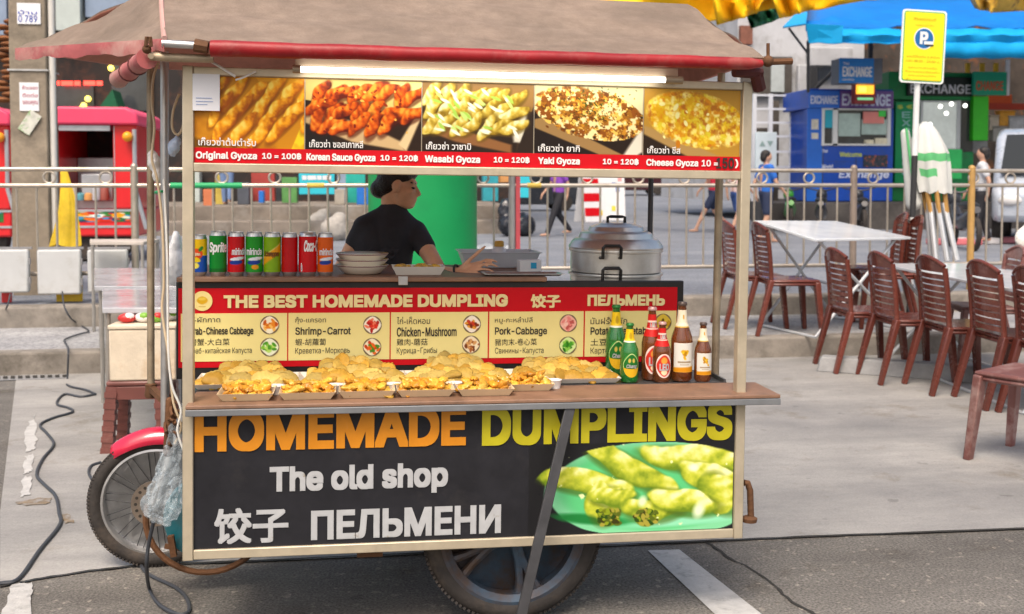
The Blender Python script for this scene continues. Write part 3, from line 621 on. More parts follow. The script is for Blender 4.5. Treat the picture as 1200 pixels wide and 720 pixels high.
rt.build('tie_band', mk('dark cord', (.12, .03, .03), .7, var=0), q2)
hp = MB(); hp.tube([LP(176, 66, -.07), LP(205, 68, -.07), LP(250, 69, -.065)], .0125, 10, 0); hp.tube([LP(176, 66, -.075), LP(177, 66, -.09)], .008, 10); hp.build('canopy_pole', STEEL, cart)
hp = MB(); hp.tube([LP(190, 51, -.1), LP(238, 54, -.1)], .011, 10); hp.build('canopy_pole', SILV, cart)
hc = MB(); hc.tube([LP(228, 53, -.1), LP(244, 56, -.1)], .019, 8); hc.build('canopy_joint', RUST, cart); hc = MB(); hc.tube([LP(171, 54, -.09), LP(172, 44, -.09), LP(176, 44, -.09), LP(177, 55, -.09)], .006, 6); hc.ell(LP(172, 58, -.08), .013); hc.build('canopy_joint', RUST, cart)
hp = MB(); hp.tube([LP(886, 86, -.03), LP(890, 104, .0)], .022, 8); hp.tube([LP(860, 84, -.04), LP(892, 86, -.03)], .018, 8); hp.build('loose_awning_end', mk('dark wine vinyl', (.09, .02, .02), .6, var=.3), can)
hp = MB(); hp.tube([LP(896, 73, -.09), LP(928, 72, -.09)], .010, 8); hp.tube([LP(900, 78, -.09), LP(900, 51, -.09)], .0055, 7); hp.ell(LP(900, 72, -.09), .018); hp.build('canopy_joint', RUST, cart)
# wheel, axle, end hook
def annulus(mb, prof, n, M, mi=0): mb.lathe(prof + [prof[0]], n, mi, M)
WY = .13; wx, wz = onY(600, 631, WY); WR = abs(Xp(703, 631, WY) - wx); wz = max(wz, WR + .012)
WM = Matrix.Translation((wx, WY, wz)) @ Matrix.Rotation(R(90), 4, 'X')
wh = thing('wheel', None, None); wh.parent = cart
RUB = mk('tyre rubber', (.035, .030, .027), .75, var=.35, scale=16, bump=.3, dirt=(.10, .075, .055), dscale=5)
def tyre(R0, rw, M, par, n=56):
    t = MB(); Rr = R0 - rw
    t.tube([(Rr * math.cos(2 * math.pi * i / n), Rr * math.sin(2 * math.pi * i / n), 0) for i in range(n)], rw, 12, 0, True, M=M)
    for i in range(n * 2):
        a = 2 * math.pi * i / (2 * n)
        for s in (-1, 1):
            aa = a + s * .012; T = M @ Matrix.Rotation(aa, 4, 'Z') @ Matrix.Translation((R0 - .005, 0, s * rw * .38)) @ Matrix.Rotation(s * .5, 4, 'X'); t.box(-.004, .0045, -.0045, .0045, -rw * .36, rw * .36, 0, T)
    return t.build('tyre', RUB, par)
tyre(WR, .036, WM, wh)
rm = MB(); RI = WR - .066; BLU = mk('worn blue paint', (.06, .095, .14), .5, .3, var=.3, scale=10, dirt=(.085, .055, .04), dscale=6, dlo=.42, dhi=.62)
annulus(rm, [(RI - .02, -.02), (RI, -.032), (RI + .012, -.03), (RI + .012, .03), (RI, .032), (RI - .02, .02)], 48, WM)
for k in range(5):
    a = 2 * math.pi * k / 5 - 1.3
    for da in (-.16, .16):
        p = [Vector((math.cos(a + da * t * 1.0) * (.03 + (RI - .03) * t), math.sin(a + da * t) * (.03 + (RI - .03) * t), 0)) for t in (0, .35, .7, 1)]
        rm.tube([WM @ x for x in p], [.022, .015, .013, .018], 8)
rm.lathe([(.0001, -.04), (.045, -.04), (.05, -.02), (.05, .02), (.045, .04), (.0001, .04)], 20, 0, WM); rm.build('rim', BLU, wh)
ax = MB(); ax.box(wx - .35, wx + .3, WY - .04, WY - .015, z_pb - .018, z_pb + .009); ax.tube([(wx, WY - .05, wz), (wx, .9, wz)], .014, 8); ax.bar((wx - .12, WY + .07, z_pb + .01), (wx, WY + .07, wz), .03); ax.box(wx - .5, wx - .42, .05, .3, z_pb - .03, z_pb + .008); ax.build('axle', RUST, cart)
hk = MB(); hk.tube([LP(872, 566, .02), LP(876, 566, .02), LP(879, 575, .02), LP(880, 606, .02)], .0105, 10); hk.lathe([(.001, 0), (.024, .002), (.026, .014), (.014, .02), (.001, .021)], 14, 0, Matrix.Translation(LP(878, 612, .02))); hk.build('corner_jack', RUST, cart)
# ================================================================== food and drink on the cart
def CT(X, Y, Z, rz=0, M=None): return CM @ Matrix.Translation((X, Y, Z)) @ Matrix.Rotation(rz, 4, 'Z') @ (M or Matrix())
M_card = mk('paper tray card', (.70, .56, .36), .75, var=.08, scale=10); M_cardw = mk('white card', (.74, .70, .62), .7, var=.06)
FRY = [mk('crisp fried dough %s' % n, c, .42, var=.45, scale=26, bump=.5, bscale=60, coat=.25, dirt=d, dscale=32, dlo=.55, dhi=.75) for n, c, d in (('golden', (.64, .33, .035), (.42, .14, .012)), ('amber', (.62, .27, .022), (.68, .38, .05)), ('yellow', (.68, .40, .05), (.50, .2, .015)))]
STM = [mk('dough %s' % n, c, .5, var=.25, scale=18, bump=.35, bscale=50, spec=.3, dirt=d, dscale=16, dlo=.5, dhi=.75) for n, c, d in (('pale', (.53, .345, .07), (.38, .19, .025)), ('golden', (.53, .30, .042), (.38, .16, .016)), ('cream', (.53, .38, .105), (.40, .22, .04)))]
def dumpling(L, Wd, H, seed, pleat, bend, rough):
    """half-moon dumpling: fat belly, thin pleated rim along the outer curve"""
    r = random.Random(seed); n, k = 22, 10; vs = []; ph = [r.uniform(0, 6) for _ in range(4)]
    for i in range(n + 1):
        t = i / n; x = (t - .5) * L; e = math.sqrt(max(0, 1 - (2 * t - 1) ** 2)); prof = e ** .8
        for j in range(k):
            a = 2 * math.pi * j / k; y = math.cos(a); z = math.sin(a)
            yy = y * Wd * .5 * prof; zz = z * H * .5 * prof * (1 - .75 * max(0, y) ** 1.5)
            if y > .55: zz += pleat * math.sin(t * 40 + ph[0]) * prof; yy += pleat * .6 * math.cos(t * 36 + ph[1]) * prof
            nzz = rough * (math.sin(t * 17 + 3 * a + ph[2]) + math.sin(t * 9 - 2 * a + ph[3])) * .5 * prof
            vs.append((x, yy * (1 + nzz / Wd * 2) + bend * (2 * t - 1) ** 2 * -1, zz + nzz + H * .42))
    m = MB(); m.add(vs, [(i * k + j, i * k + (j + 1) % k, (i + 1) * k + (j + 1) % k, (i + 1) * k + j) for i in range(n) for j in range(k)])
    return m
fry_meshes, stm_meshes = [], []
for s in range(9):
    o = dumpling(.052 + .006 * (s % 3), .036, .023, s, .0026, .012 + .004 * (s % 2), .0048).build('dumpling', FRY[s % 3], None, ang=180); fry_meshes.append(o.data); bpy.data.objects.remove(o)
for s in range(9):
    o = dumpling(.074 + .007 * (s % 3), .058, .024, 40 + s, .0016, .016, .0018).build('dumpling', STM[s % 3], None, ang=180); stm_meshes.append(o.data); bpy.data.objects.remove(o)
def put_dump(meshes, M, label, group, name='dumpling'):
    o = bpy.data.objects.new(name, rnd.choice(meshes)); COL.objects.link(o); o.matrix_world = M; return tag(o, label, 'dumpling', group)
def tray(X, Y, w, d, h, label, col=M_card, rz=0, Z=None):
    M = CT(X, Y, (z_ct if Z is None else Z) + .001, rz); m = MB(); t = .0016; s = .016
    def ring(a, b, z, o=0): return [(-a + o, -b + o, z), (a - o, -b + o, z), (a - o, b - o, z), (-a + o, b - o, z)]
    v = ring(w / 2 - s, d / 2 - s, 0) + ring(w / 2, d / 2, h) + ring(w / 2, d / 2, h, t) + ring(w / 2 - s, d / 2 - s, t, t)
    f = [(0, 3, 2, 1), (12, 13, 14, 15)] + [(i + 4 * q, (i + 1) % 4 + 4 * q, (i + 1) % 4 + 4 * q + 4, i + 4 * q + 4) for q in range(3) for i in range(4)]
    m.add(v, f, 0); o = m.build('paper_tray', col, None, smooth=False, M=M); return tag(o, label, 'paper tray', 'paper trays of dumplings on the counter'), M
ordn = ['leftmost', 'second', 'third', 'fourth', 'fifth', 'sixth and last']
slots = [((257, 318), 471), ((329, 391), 469.5), ((399, 461), 467.5), ((467, 531), 466), ((538, 601), 465), ((598, 648), 459)]
TRAYX = []
for i, ((a, b), yb) in enumerate(slots):
    X1, Y1 = onZ(a + 4, yb, z_ct); X2, _ = onZ(b - 4, yb, z_ct); w = X2 - X1 + .032; d = .135; Y1 -= .016; X = (X1 + X2) / 2; TRAYX.append(X)
    tl = 'cream paper tray of crisp dumplings at the counter front, %s from the left' % ordn[i] if i else 'cream paper tray of small crisp dumplings at the counter front, the leftmost one'
    _, M = tray(X, Y1 + d / 2, w, d, .024, tl)
    for q in range(25):
        u, v = (q % 5), (q // 5)
        lx = (-.5 + (u + .5) / 5) * (w - .035) + rnd.uniform(-.008, .008); ly = (-.5 + (v + .5) / 3) * (d - .04) + rnd.uniform(-.006, .006); lz = .006
        if q >= 15: k_ = q - 15; lx = (-.38 + .19 * (k_ % 5) + rnd.uniform(-.05, .05)) * (w - .03); ly = (-.18 + .3 * (k_ // 5) + rnd.uniform(-.08, .08)) * d; lz = .020 + .006 * (k_ // 5) + rnd.uniform(0, .004)
        put_dump(fry_meshes, M @ Matrix.Translation((lx, ly, lz)) @ Euler((rnd.uniform(-.6, .6), rnd.uniform(-.5, .5), rnd.uniform(0, 6.28))).to_matrix().to_4x4() @ Matrix.Scale(rnd.uniform(.8, 1.0), 4),
                 'small crisp orange dumpling heaped in the %s front paper tray from the left' % ordn[i], 'crisp dumplings in front tray %s' % ordn[i])
for q_, a_ in [(x, .22) for x in FRY] + [(x, .28) for x in STM]: randvar(q_, a_)
# white sauce cups standing between the trays
cupm = MB(); cupm.lathe([(.0001, 0), (.019, 0), (.0235, .026), (.0245, .027), (.0225, .026), (.018, .012), (.0001, .012)], 18)
for i, (px, py) in enumerate(((324, 456), (393, 455), (460, 453), (533, 453), (583, 446), (650, 447))):
    X, Z = onY(px, py, .115); Mx = CT(X, .10 if i < 5 else .12, z_ct + .0005); o = cupm.build('sauce_cup', mk('white plastic', (.80, .79, .76), .35, var=.03), None, M=Mx)
    tag(o, 'small white sauce cup wedged beside %s' % ['the leftmost front tray', 'the second front tray', 'the third front tray', 'the fourth front tray', 'the fifth front tray', 'the last front tray on the right'][i], 'sauce cup', 'sauce cups between the trays')
# the big piles behind
def pile(px0, px1, ptop, label, glabel, lay, Yc=.27, tw=.15, trays=True, seed=1, meshes=stm_meshes, skew=0.):
    rr = random.Random(seed); X0_, _ = onY(px0, 452, Yc); X1_, Z1 = onY(px1, 452, Yc); xc = (X0_ + X1_) / 2; w = X1_ - X0_; ht = onY((px0 + px1) / 2, ptop, Yc)[1] - z_ct
    _, M = tray(xc, Yc, w * .96, tw * 1.35, .018, label, M_cardw)
    tot = 0; rows = 5; dw = .046
    for lay_ in (0, 1):
        for b in range(rows):
            ws = w * (1 - .16 * lay_ - .085 * b); nx = max(2, int(round(ws / dw)))
            for a in range(nx):
                if tot >= lay: continue
                f = b / (rows - 1); lx = ((a + .5 + .5 * (b % 2)) / nx - .5) * (ws - .045) + rr.uniform(-.006, .006); e = abs(2 * lx / w)
                dome = max(0, 1 - e ** 1.7) * (.88 + .12 * math.cos(lx * 70 + seed)) * 1.06
                ly = -.42 * tw + .80 * tw * f + rr.uniform(-.005, .005); lz = .003 + max(0, ht - .034) * dome * (.3 + .7 * f if lay_ else .7 * f)
                o = bpy.data.objects.new('dumpling', rr.choice(meshes)); COL.objects.link(o)
                o.matrix_world = M @ Matrix.Translation((lx, ly, max(.003, lz))) @ Euler((.55 + .45 * f + rr.uniform(-.35, .3), rr.uniform(-.45, .45), rr.uniform(-.8, .8))).to_matrix().to_4x4() @ Matrix.Translation((0, .016, 0)) @ Matrix.Scale(rr.uniform(.85, 1.05), 4)
                tag(o, glabel, 'dumpling', glabel); tot += 1
pile(228, 352, 425, 'shallow white tray under the leftmost heap of pale dumplings', 'large pale half moon dumpling in the leftmost heap, beside the cart post', 36, seed=1)
pile(346, 478, 417, 'shallow white tray under the second heap of dumplings from the left', 'large golden half moon dumpling in the second heap from the left', 36, seed=2)
pile(472, 594, 414, 'shallow white tray under the tall middle heap of dumplings', 'large pale half moon dumpling in the tallest heap at the middle of the counter', 36, seed=3)
pile(586, 722, 420, 'shallow white tray under the heap of dumplings nearest the bottles', 'large yellow half moon dumpling in the flat heap beside the beer bottles', 36, seed=4)
# cans
CANY = YS + .05
def can_prof(r, h): return [(.0001, .004), (r * .72, .004), (r * .78, 0), (r * .86, .004), (r, .014), (r, h - .014), (r * .84, h - .003), (r * .86, h - .001), (r * .82, h), (r * .78, h - .006), (.0001, h - .006)]
ALU = mk('can aluminium', (.62, .62, .62), .3, .9, var=.05)
def can(px0, px1, top, bg_, label, paint=None, texts=()):
    cx = (px0 + px1) / 2; X, _ = onY(cx, 323, CANY); r = abs(onY(px1, 323, CANY)[0] - onY(px0, 323, CANY)[0]) / 2 * .97; h = onY(cx, top, CANY)[1] - zsh
    t = thing('drink_can', label, 'drink can', CT(X, CANY, zsh, rnd.uniform(-.1, .1)), 'drink cans lined up on the back shelf')
    m = MB(); m.lathe(can_prof(r, h), 32); m.build('can_shell', ALU, t)
    p = Pic(72, 60, bg_, int(px0))
    if paint: paint(p)
    def cyl(u, v):
        a = 2 * math.pi * (u - .5); return ((r + .0004) * math.sin(a), -(r + .0004) * math.cos(a), .0135 + (h - .028) * (1 - v))
    w = p.mesh('can_print', cyl, t, printmat('glossy print', .25, .3))
    for txt, x0, x1, z0, z1, c, sh_ in texts:
        q = MB(); fit(q, txt, x0 * r, x1 * r, z0 * h, z1 * h, 0, 0, .03, sh_, None, r + .001); q.build('lettering', mk('can letters ' + c, c, .4, var=0), w, smooth=False)
def waves(p): p.ell(.5, .72, .17, .07, '1c3f9c', -.1, .3); p.ell(.53, .62, .2, .05, 'e8f0f8', -.15, .3)
def p_lip(p): p.poly([(0, 0), (1, 0), (1, .5), (0, .5)], 'f2c814'); p.poly([(0, .5), (1, .5), (1, 1), (0, 1)], '1b52b4'); p.ell(.47, .45, .16, .17, 'e8501c', 0, .2); p.ell(.45, .62, .14, .08, 'f2d21c', .3, .3); p.ell(.56, .3, .05, .1, '2a8a30', .5, .4); p.ell(.45, .8, .1, .1, 'f8e860', 0, .4)
def p_grn(p): p.ell(.5, .95, .8, .07, '0c6a20', 0, .5)
def p_ora(p): waves(p); p.ell(.52, .85, .09, .07, 'f2a020', 0, .3)
def p_sch(p): p.poly([(.3, .62), (.7, .18), (.7, .42), (.3, .86)], 'f0a814', .03); p.poly([(.3, .6), (.7, .16), (.7, .19), (.3, .63)], 'f6e27a', .02)
def p_cok(p): p.put((p.noise(6) - .4) / 3., 'a00008')
can(224, 243, 275, '1b52b4', 'blue and yellow iced tea can nearest the left post', p_lip, (('Lipton', -.5, .3, .48, .57, '#fff4d0', 0),))
can(245, 266, 271, '0d8a2c', 'dark green soda can with large white lettering', p_grn, (('Sprite', -1.0, 1.5, .48, .76, '#ffffff', .15),))
can(266.5, 287, 272, 'cc0a18', 'red soda can with a blue wave badge beside the dark green can', lambda p: waves(p), (('mirinda', -.5, 1.25, .48, .64, '#f4f6fa', .1),))
can(287.5, 308.5, 272, '1d9a28', 'bright green soda can with blue wave badge', p_ora, (('mirinda', -1.0, 1.0, .48, .64, '#f4f6fa', .1),))
can(308.5, 329.5, 272.5, '86b414', 'lime green can with an orange diagonal band', p_sch, (('Schweppes', -.9, 1.0, .42, .58, '#7a4a08', .2),))
can(329.5, 349, 273, 'c40a14', 'plain dark red can without lettering in the row', p_cok)
can(349.5, 371.5, 272, 'd20a16', 'red can with white script lettering', p_cok, (('Coca-Cola', -.4, 2.0, .56, .82, '#ffffff', .35), ('Cola', -.8, -.6, .1, .3, '#ffffff', .2)))
can(371.5, 390.5, 273, 'e8620e', 'orange soda can at the right end of the row', waves, (('mirinda', -.85, 1.1, .48, .64, '#f4f6fa', .1),))
# bowls, trays, tub and steamer at the back
enam = mk('cream enamel', (.84, .77, .64), .3, var=.05, coat=.3); rim_m = mk('purple brown rim line', (.25, .12, .12), .4, var=0); inner = mk('ochre glaze', (.55, .36, .06), .35, var=.1, coat=.3)
bX, _ = onY(424.5, 320, .52); bR = abs(onY(455.5, 320, .52)[0] - bX)
for k in range(3):
    t = thing('bowl', ['cream bowl at the bottom of the stack of three', 'middle cream bowl of the stack of three', 'topmost cream bowl with ochre inside on the stack'][k], 'bowl', CT(bX, .52, zsh + .001 + .0205 * k), 'bowls stacked beside the cans')
    m = MB(); m.lathe([(.0001, .0), (bR * .62, .0), (bR * .72, .004), (bR * .95, .025), (bR, .031), (bR * .98, .032)], 36); m.build('outer_shell', enam, t)
    m = MB(); m.lathe([(bR * .98, .032), (bR * .93, .027), (bR * .7, .0085), (.0001, .007)], 36); m.build('inner_glaze', inner, t)
    m = MB(); m.lathe([(bR * .975, .0275), (bR * .995, .0295), (bR * .998, .0312)], 36); m.build('rim_line', rim_m, t)
X, _ = onY(490, 322, .47); _, M = tray(X, .49, .185, .11, .03, 'cream paper tray of fried pieces on the back shelf beside the stacked bowls', M_cardw, 0, zsh)
fm = MB()
for k in range(26): fm.ell((rnd.uniform(-.07, .07), rnd.uniform(-.035, .035), .024 + rnd.uniform(0, .008)), (rnd.uniform(.008, .016), rnd.uniform(.006, .01), .007), 8, 6)
tag(fm.build('fried_pieces', FRY[2], None, M=M), 'browned fried pieces filling the paper tray on the back shelf', 'fried food')
TUB = mk('frosted plastic', (.72, .76, .82), .3, var=.05, trans=.25)
X, _ = onY(583, 320, .84); m = MB(); h = .058; w, d = .30, .2
def basin(m, w, d, h, t, s):
    def ring(a, b, z): return [(-a, -b, z), (a, -b, z), (a, b, z), (-a, b, z)]
    v = ring(w / 2 - s, d / 2 - s, 0) + ring(w / 2, d / 2, h) + ring(w / 2 + .008, d / 2 + .008, h) + ring(w / 2 + .008, d / 2 + .008, h + t) + ring(w / 2 - t, d / 2 - t, h + t) + ring(w / 2 - s - t, d / 2 - s - t, t)
    m.add(v, [(0, 3, 2, 1), (20, 21, 22, 23)] + [(i + 4 * q, (i + 1) % 4 + 4 * q, (i + 1) % 4 + 4 * q + 4, i + 4 * q + 4) for q in range(5) for i in range(4)])
basin(m, w, d, h, .003, .02); tag(m.build('plastic_tub', TUB, None, smooth=False, bevel=.002, M=CT(X, .84, zsh + .001)), 'frosted white plastic tub on the back shelf behind the outstretched hand', 'plastic tub')
X, _ = onY(612, 330, .46); m = MB(); m.lathe([(.0001, 0), (.105, 0), (.128, .008), (.13, .010), (.126, .009), (.1, .003), (.0001, .003)], 40)
m = MB(); basin(m, .27, .09, .007, .0015, .01); tag(m.build('metal_tray', SILV, None, smooth=False, M=CT(X, .45, zsh + .0005)), 'flat silver tray on the shelf edge in front of the hand', 'metal tray')
X, _ = onY(585, 316, .84); t = thing('sauce_bottle', 'white sauce bottle with an orange brown cap in the frosted tub', 'sauce bottle', CT(X, .85, zsh + .006))
m = MB(); m.lathe([(.0001, 0), (.031, 0), (.033, .01), (.033, .045), (.022, .066), (.015, .072), (.0001, .072)], 20); m.build('bottle_body', mk('milky plastic', (.74, .74, .76), .3, var=.05), t)
m = MB(); m.lathe([(.0001, .072), (.019, .072), (.019, .088), (.016, .094), (.0001, .094)], 20); m.build('cap', mk('ochre cap', (.6, .33, .04), .4, var=.1), t)
X, _ = onY(621, 322, .58); t = thing('seasoning_box', 'small white carton with a bright blue square beside the steamer', 'carton', CT(X, .60, zsh + .001, .15)); m = MB(); m.box(-.042, .042, -.02, .02, 0, .043); m.build('carton', mk('white carton', (.76, .77, .78), .5, var=.04), t, bevel=.002)
m = MB(); m.box(.0, .022, -.0215, -.0201, .012, .034); m.build('blue_square', mk('cyan print', (.02, .38, .66), .5, var=0), t, smooth=False)
# aluminium steamer
PALU = mk('polished aluminium', (.72, .71, .68), .30, .8, var=.12, scale=5, bump=.05, bscale=20, dirt=(.5, .46, .4), dscale=4, dlo=.5, dhi=.8)
PY = .62; pX, _ = onY(721.5, 300, PY); pR = abs(onY(774.5, 300, PY)[0] - pX); z1 = Zp(721, 331, PY); zs1 = Zp(721, 318.5, PY); zs2 = Zp(721, 291, PY); zt_ = Zp(721, 261, PY)
t = thing('steamer_pot', 'polished aluminium steamer pot with stepped lid and black handles', 'steamer pot', CT(pX, PY, 0))
def tier(z0, z1): m = MB(); m.lathe([(.0001, z0 + .004), (pR * .93, z0 + .004), (pR * .965, z0 + .008), (pR * .965, z1 - .012), (pR, z1 - .010), (pR * 1.005, z1 - .005), (pR, z1), (pR * .93, z1), (.0001, z1 - .001)], 48); return m.build('steamer_tier', PALU, t)
tier(zdk + .001, zs1); tier(zs1 - .003, zs2)
m = MB(); H_ = zt_ - zs2; m.lathe([(pR * 1.0, zs2 - .001), (pR * 1.01, zs2 + .006), (pR * .98, zs2 + .016), (pR * .93, zs2 + H_ * .30), (pR * .86, zs2 + H_ * .40), (pR * .80, zs2 + H_ * .41), (pR * .76, zs2 + H_ * .60), (pR * .68, zs2 + H_ * .68), (pR * .60, zs2 + H_ * .69), (pR * .56, zs2 + H_ * .84), (pR * .46, zs2 + H_ * .91), (pR * .40, zs2 + H_ * .92), (pR * .36, zs2 + H_ * .97), (pR * .2, zs2 + H_), (.0001, zs2 + H_)], 48); lid = m.build('lid', PALU, t)
HB = mk('black bakelite', (.015, .014, .013), .35, var=.1)
def loop(c, w, h, r, par, flat=False):
    if not flat:
        m = MB(); m.tube([(c[0] - w, c[1] + .012, c[2]), (c[0] - w, c[1] - .026, c[2] + .002), (c[0] - w, c[1] - .03, c[2] + h * .85), (c[0] - w * .8, c[1] - .03, c[2] + h), (c[0] + w * .8, c[1] - .03, c[2] + h), (c[0] + w, c[1] - .03, c[2] + h * .85), (c[0] + w, c[1] - .026, c[2] + .002), (c[0] + w, c[1] + .012, c[2])], r, 8); return m.build('handle', HB, par)
    m = MB(); m.tube([(c[0] - w, c[1] + (.0 if not flat else 0), c[2]), (c[0] - w, c[1] - (0 if flat else .025), c[2] + (h if flat else .004)), (c[0] - w * .7, c[1] - (0 if flat else .03), c[2] + h * 1.1), (c[0] + w * .7, c[1] - (0 if flat else .03), c[2] + h * 1.1), (c[0] + w, c[1] - (0 if flat else .025), c[2] + (h if flat else .004)), (c[0] + w, c[1], c[2])], r, 8); return m.build('handle', HB, par)
loop((0, 0, zt_ - .002), .033, .022, .0058, lid, True); hx = -.062; hy = -math.sqrt(pR ** 2 - hx * hx) * .97
loop((hx, hy, zs2 - .026), .033, .045, .0062, t); loop((hx, hy, zs1 - .022), .033, .050, .0062, t)
# beer bottles
GG = mk('green bottle glass', (.035, .30, .05), .08, var=0, trans=.5, ior=1.5, coat=.5); BG_ = mk('brown bottle glass', (.25, .07, .016), .08, var=0, trans=.5, ior=1.5, coat=.5)
def bottle(px, base, top, wpx, glass, label, kind, big):
    X, Yb = onZ(px, base, z_ct); Yb += .03; X = onY(px, base, Yb)[0]; Z0 = z_ct; h = onY(px, top, Yb)[1] - Z0; r = abs(onY(px + wpx / 2, base, Yb)[0] - X)
    t = thing('beer_bottle', label, 'beer bottle', CT(X, Yb, Z0 + .0005), 'beer bottles at the right end of the counter'); s = h
    prof = [(.0001, .003), (r * .85, 0), (r, .008), (r, .50 * s), (r * .93, .56 * s), (r * .66, .67 * s), (r * .48, .74 * s), (r * .42, .82 * s), (r * .36, .955 * s), (r * .40, .96 * s), (r * .40, .985 * s), (.0001, .985 * s)]
    m = MB(); m.lathe(prof, 28); m.build('bottle_glass', glass, t, ang=60)
    m = MB(); n = 21; m.lathe([(r * .43, .955 * s), (r * .45, .962 * s), (r * .44, .985 * s), (r * .36, 1.0 * s), (.0001, s)], n); m.build('cap', mk({'c': 'green cap', 'l': 'pale red cap', 's': 'dark cap'}[kind], {'c': (.03, .2, .04), 'l': (.6, .35, .32), 's': (.10, .07, .06)}[kind], .35, .3, var=.1), t)
    def rad(z):
        for (r0, a), (r1, b) in zip(prof, prof[1:]):
            if a <= z <= b and b > a: return r0 + (r1 - r0) * (z - a) / (b - a)
        return r
    def wrapm(name, p, z0, z1, a0, oval=False):
        def f(u, v):
            uu = 2 * u - 1; vv = 1 - 2 * v
            if oval: uu *= math.sqrt(1 - vv * vv / 2); vv *= math.sqrt(1 - (2 * u - 1) ** 2 / 2)
            z = (z0 + z1) / 2 + (z1 - z0) / 2 * vv; a = a0 * uu; q = rad(z) + .0006; return (q * math.sin(a), -q * math.cos(a), z)
        return p.mesh(name, f, t, printmat())
    p = Pic(40, 24, {'c': 'e8c41c', 'l': 'c4201c', 's': 'e6dcc0'}[kind], int(px))
    if kind == 'c': p.ell(.5, .5, .12, .3, 'b8961a', 0, .5); p.poly([(0, .88), (1, .88), (1, 1), (0, 1)], 'e8ecd8')
    if kind == 'l': p.poly([(0, .3), (1, .3), (1, .36), (0, .36)], 'f0d0c0'); p.poly([(0, .62), (1, .62), (1, .68), (0, .68)], 'f0d0c0'); p.ell(.5, .5, .12, .1, 'f4e0d0', 0, .4)
    if kind == 's': p.ell(.5, .4, .06, .14, 'c8941c', 0, .4); p.poly([(0, .9), (1, .9), (1, 1), (0, 1)], 'c8a040')
    nk = wrapm('neck_label', p, .68 * s if kind != 'l' else .6 * s, .90 * s, math.pi * .98)
    if kind == 'l':
        q = MB(); fit(q, 'LEO', -.35 * r, .35 * r, .72 * s, .80 * s, 0, 0, .03, 0, None, rad(.76 * s) + .0018); q.build('lettering', M_wt, nk, smooth=False)
    if kind == 'c':
        p = Pic(44, 50, '1d6a28', int(px) + 1); u, v = p.uv(.5, .5, .42, .46, 0); p.put((u * u + v * v - .92) / .06, 'd8e098'); p.put((u * u + v * v - 1.1) / .06, '2a8a38')
        p.poly([(.0, .64), (1, .64), (1, 1), (0, 1)], 'd8a820', .03); p.ell(.38, .3, .08, .11, 'c8b050', 0, .5); p.ell(.62, .3, .08, .11, 'c8b050', 0, .5)
        lb = wrapm('front_label', p, .09 * s, .5 * s, .95, True); q = MB(); fit(q, 'Chang', -.58 * r, .62 * r, .235 * s, .315 * s, 0, 0, .03, .25, None, r + .0014); q.build('lettering', M_wt, lb, smooth=False)
    elif kind == 'l':
        p = Pic(44, 50, 'c83024', int(px) + 1); u, v = p.uv(.5, .5, .42, .46, 0); p.put((u * u + v * v - .88) / .06, 'e8d0c8'); p.ell(.5, .28, .2, .16, 'e09a3c', 0, .5); p.ell(.5, .78, .2, .12, 'e8d8b0', 0, .4)
        lb = wrapm('front_label', p, .08 * s, .48 * s, .95, True); q = MB(); fit(q, 'LEO', -.55 * r, .58 * r, .2 * s, .32 * s, 0, 0, .05, 0, None, r + .0014); q.build('lettering', M_wt, lb, smooth=False)
    else:
        p = Pic(44, 50, 'd8d6cc', int(px) + 1); p.poly([(0, .84), (1, .80), (1, 1), (0, 1)], 'd08a14', .05)
        for k in range(14): p.ell(.52 + .09 * p.g.standard_normal(), .36 + .09 * p.g.standard_normal(), .07, .05, ['d8a414', 'b07c0c', 'e8bc2c'][k % 3], p.g.random() * 3, .4)
        p.poly([(.2, .62), (.8, .62), (.8, .68), (.2, .68)], '9a8a70', .02); p.poly([(.3, .72), (.7, .72), (.7, .75), (.3, .75)], 'a89880', .02); wrapm('front_label', p, .12 * s, .49 * s, 1.05)
bottle(721, 440, 357.5, 23, GG, 'tall green glass beer bottle standing behind the short green one', 'c', 1)
bottle(737, 449, 379, 21, GG, 'short green glass beer bottle with round green label', 'c', 0)
bottle(763, 446, 360, 23, BG_, 'tall brown beer bottle with red neck label, behind its short twin', 'l', 1)
bottle(775, 449, 377.5, 20.5, BG_, 'short brown beer bottle with red neck label', 'l', 0)
bottle(798, 447.5, 354, 24.5, BG_, 'tall brown beer bottle with white neck and gold emblem label', 's', 1)
bottle(823, 448.5, 378, 19, BG_, 'short brown beer bottle with white neck, last on the right', 's', 0)

# ================================================================== the seller
SKIN = mk('tanned skin', (.80, .45, .27), .5, var=.14, scale=16, bump=.12, bscale=120); BLK = mk('black cotton', (.034, .035, .042), .85, var=.3, scale=6, bump=.8, bscale=9); HAIR = mk('black hair', (.016, .013, .012), .32, var=.5, scale=60, bump=.9, bscale=110); JEAN = mk('dark trousers', (.03, .035, .05), .8, var=.2)
DW = 4.12; KW = .80
def W_(px, py, dD=0.): return at(px, py, DW + dD)
wm = thing('person', 'woman with black hair tied back in black t-shirt reaching across the cart shelf', 'person', gnd(462, 572))
wo = wm.matrix_world.inverted()
def bl(name, m, mat, vox=.008, sm=4): m.v = [tuple(wo @ Vector(v)) for v in m.v]; return blob(name, m, mat, wm, vox, sm)
class MBW(MB):
    def ell(s, c, r, n=14, k=9, mi=0, M=None): return MB.ell(s, c, tuple(x * KW for x in r) if hasattr(r, '__len__') else r * KW, n, k, mi, M)
    def caps(s, p, q, r1, r2=None, n=12, mi=0): return MB.caps(s, p, q, r1 * KW, (r2 or r1) * KW, n, mi)
m = MBW(); hd = W_(467, 216); fw = (_r - Vector((math.sin(YAW), math.cos(YAW), 0)) * .10).normalized(); ss = fw.cross(Vector((0, 0, 1)))
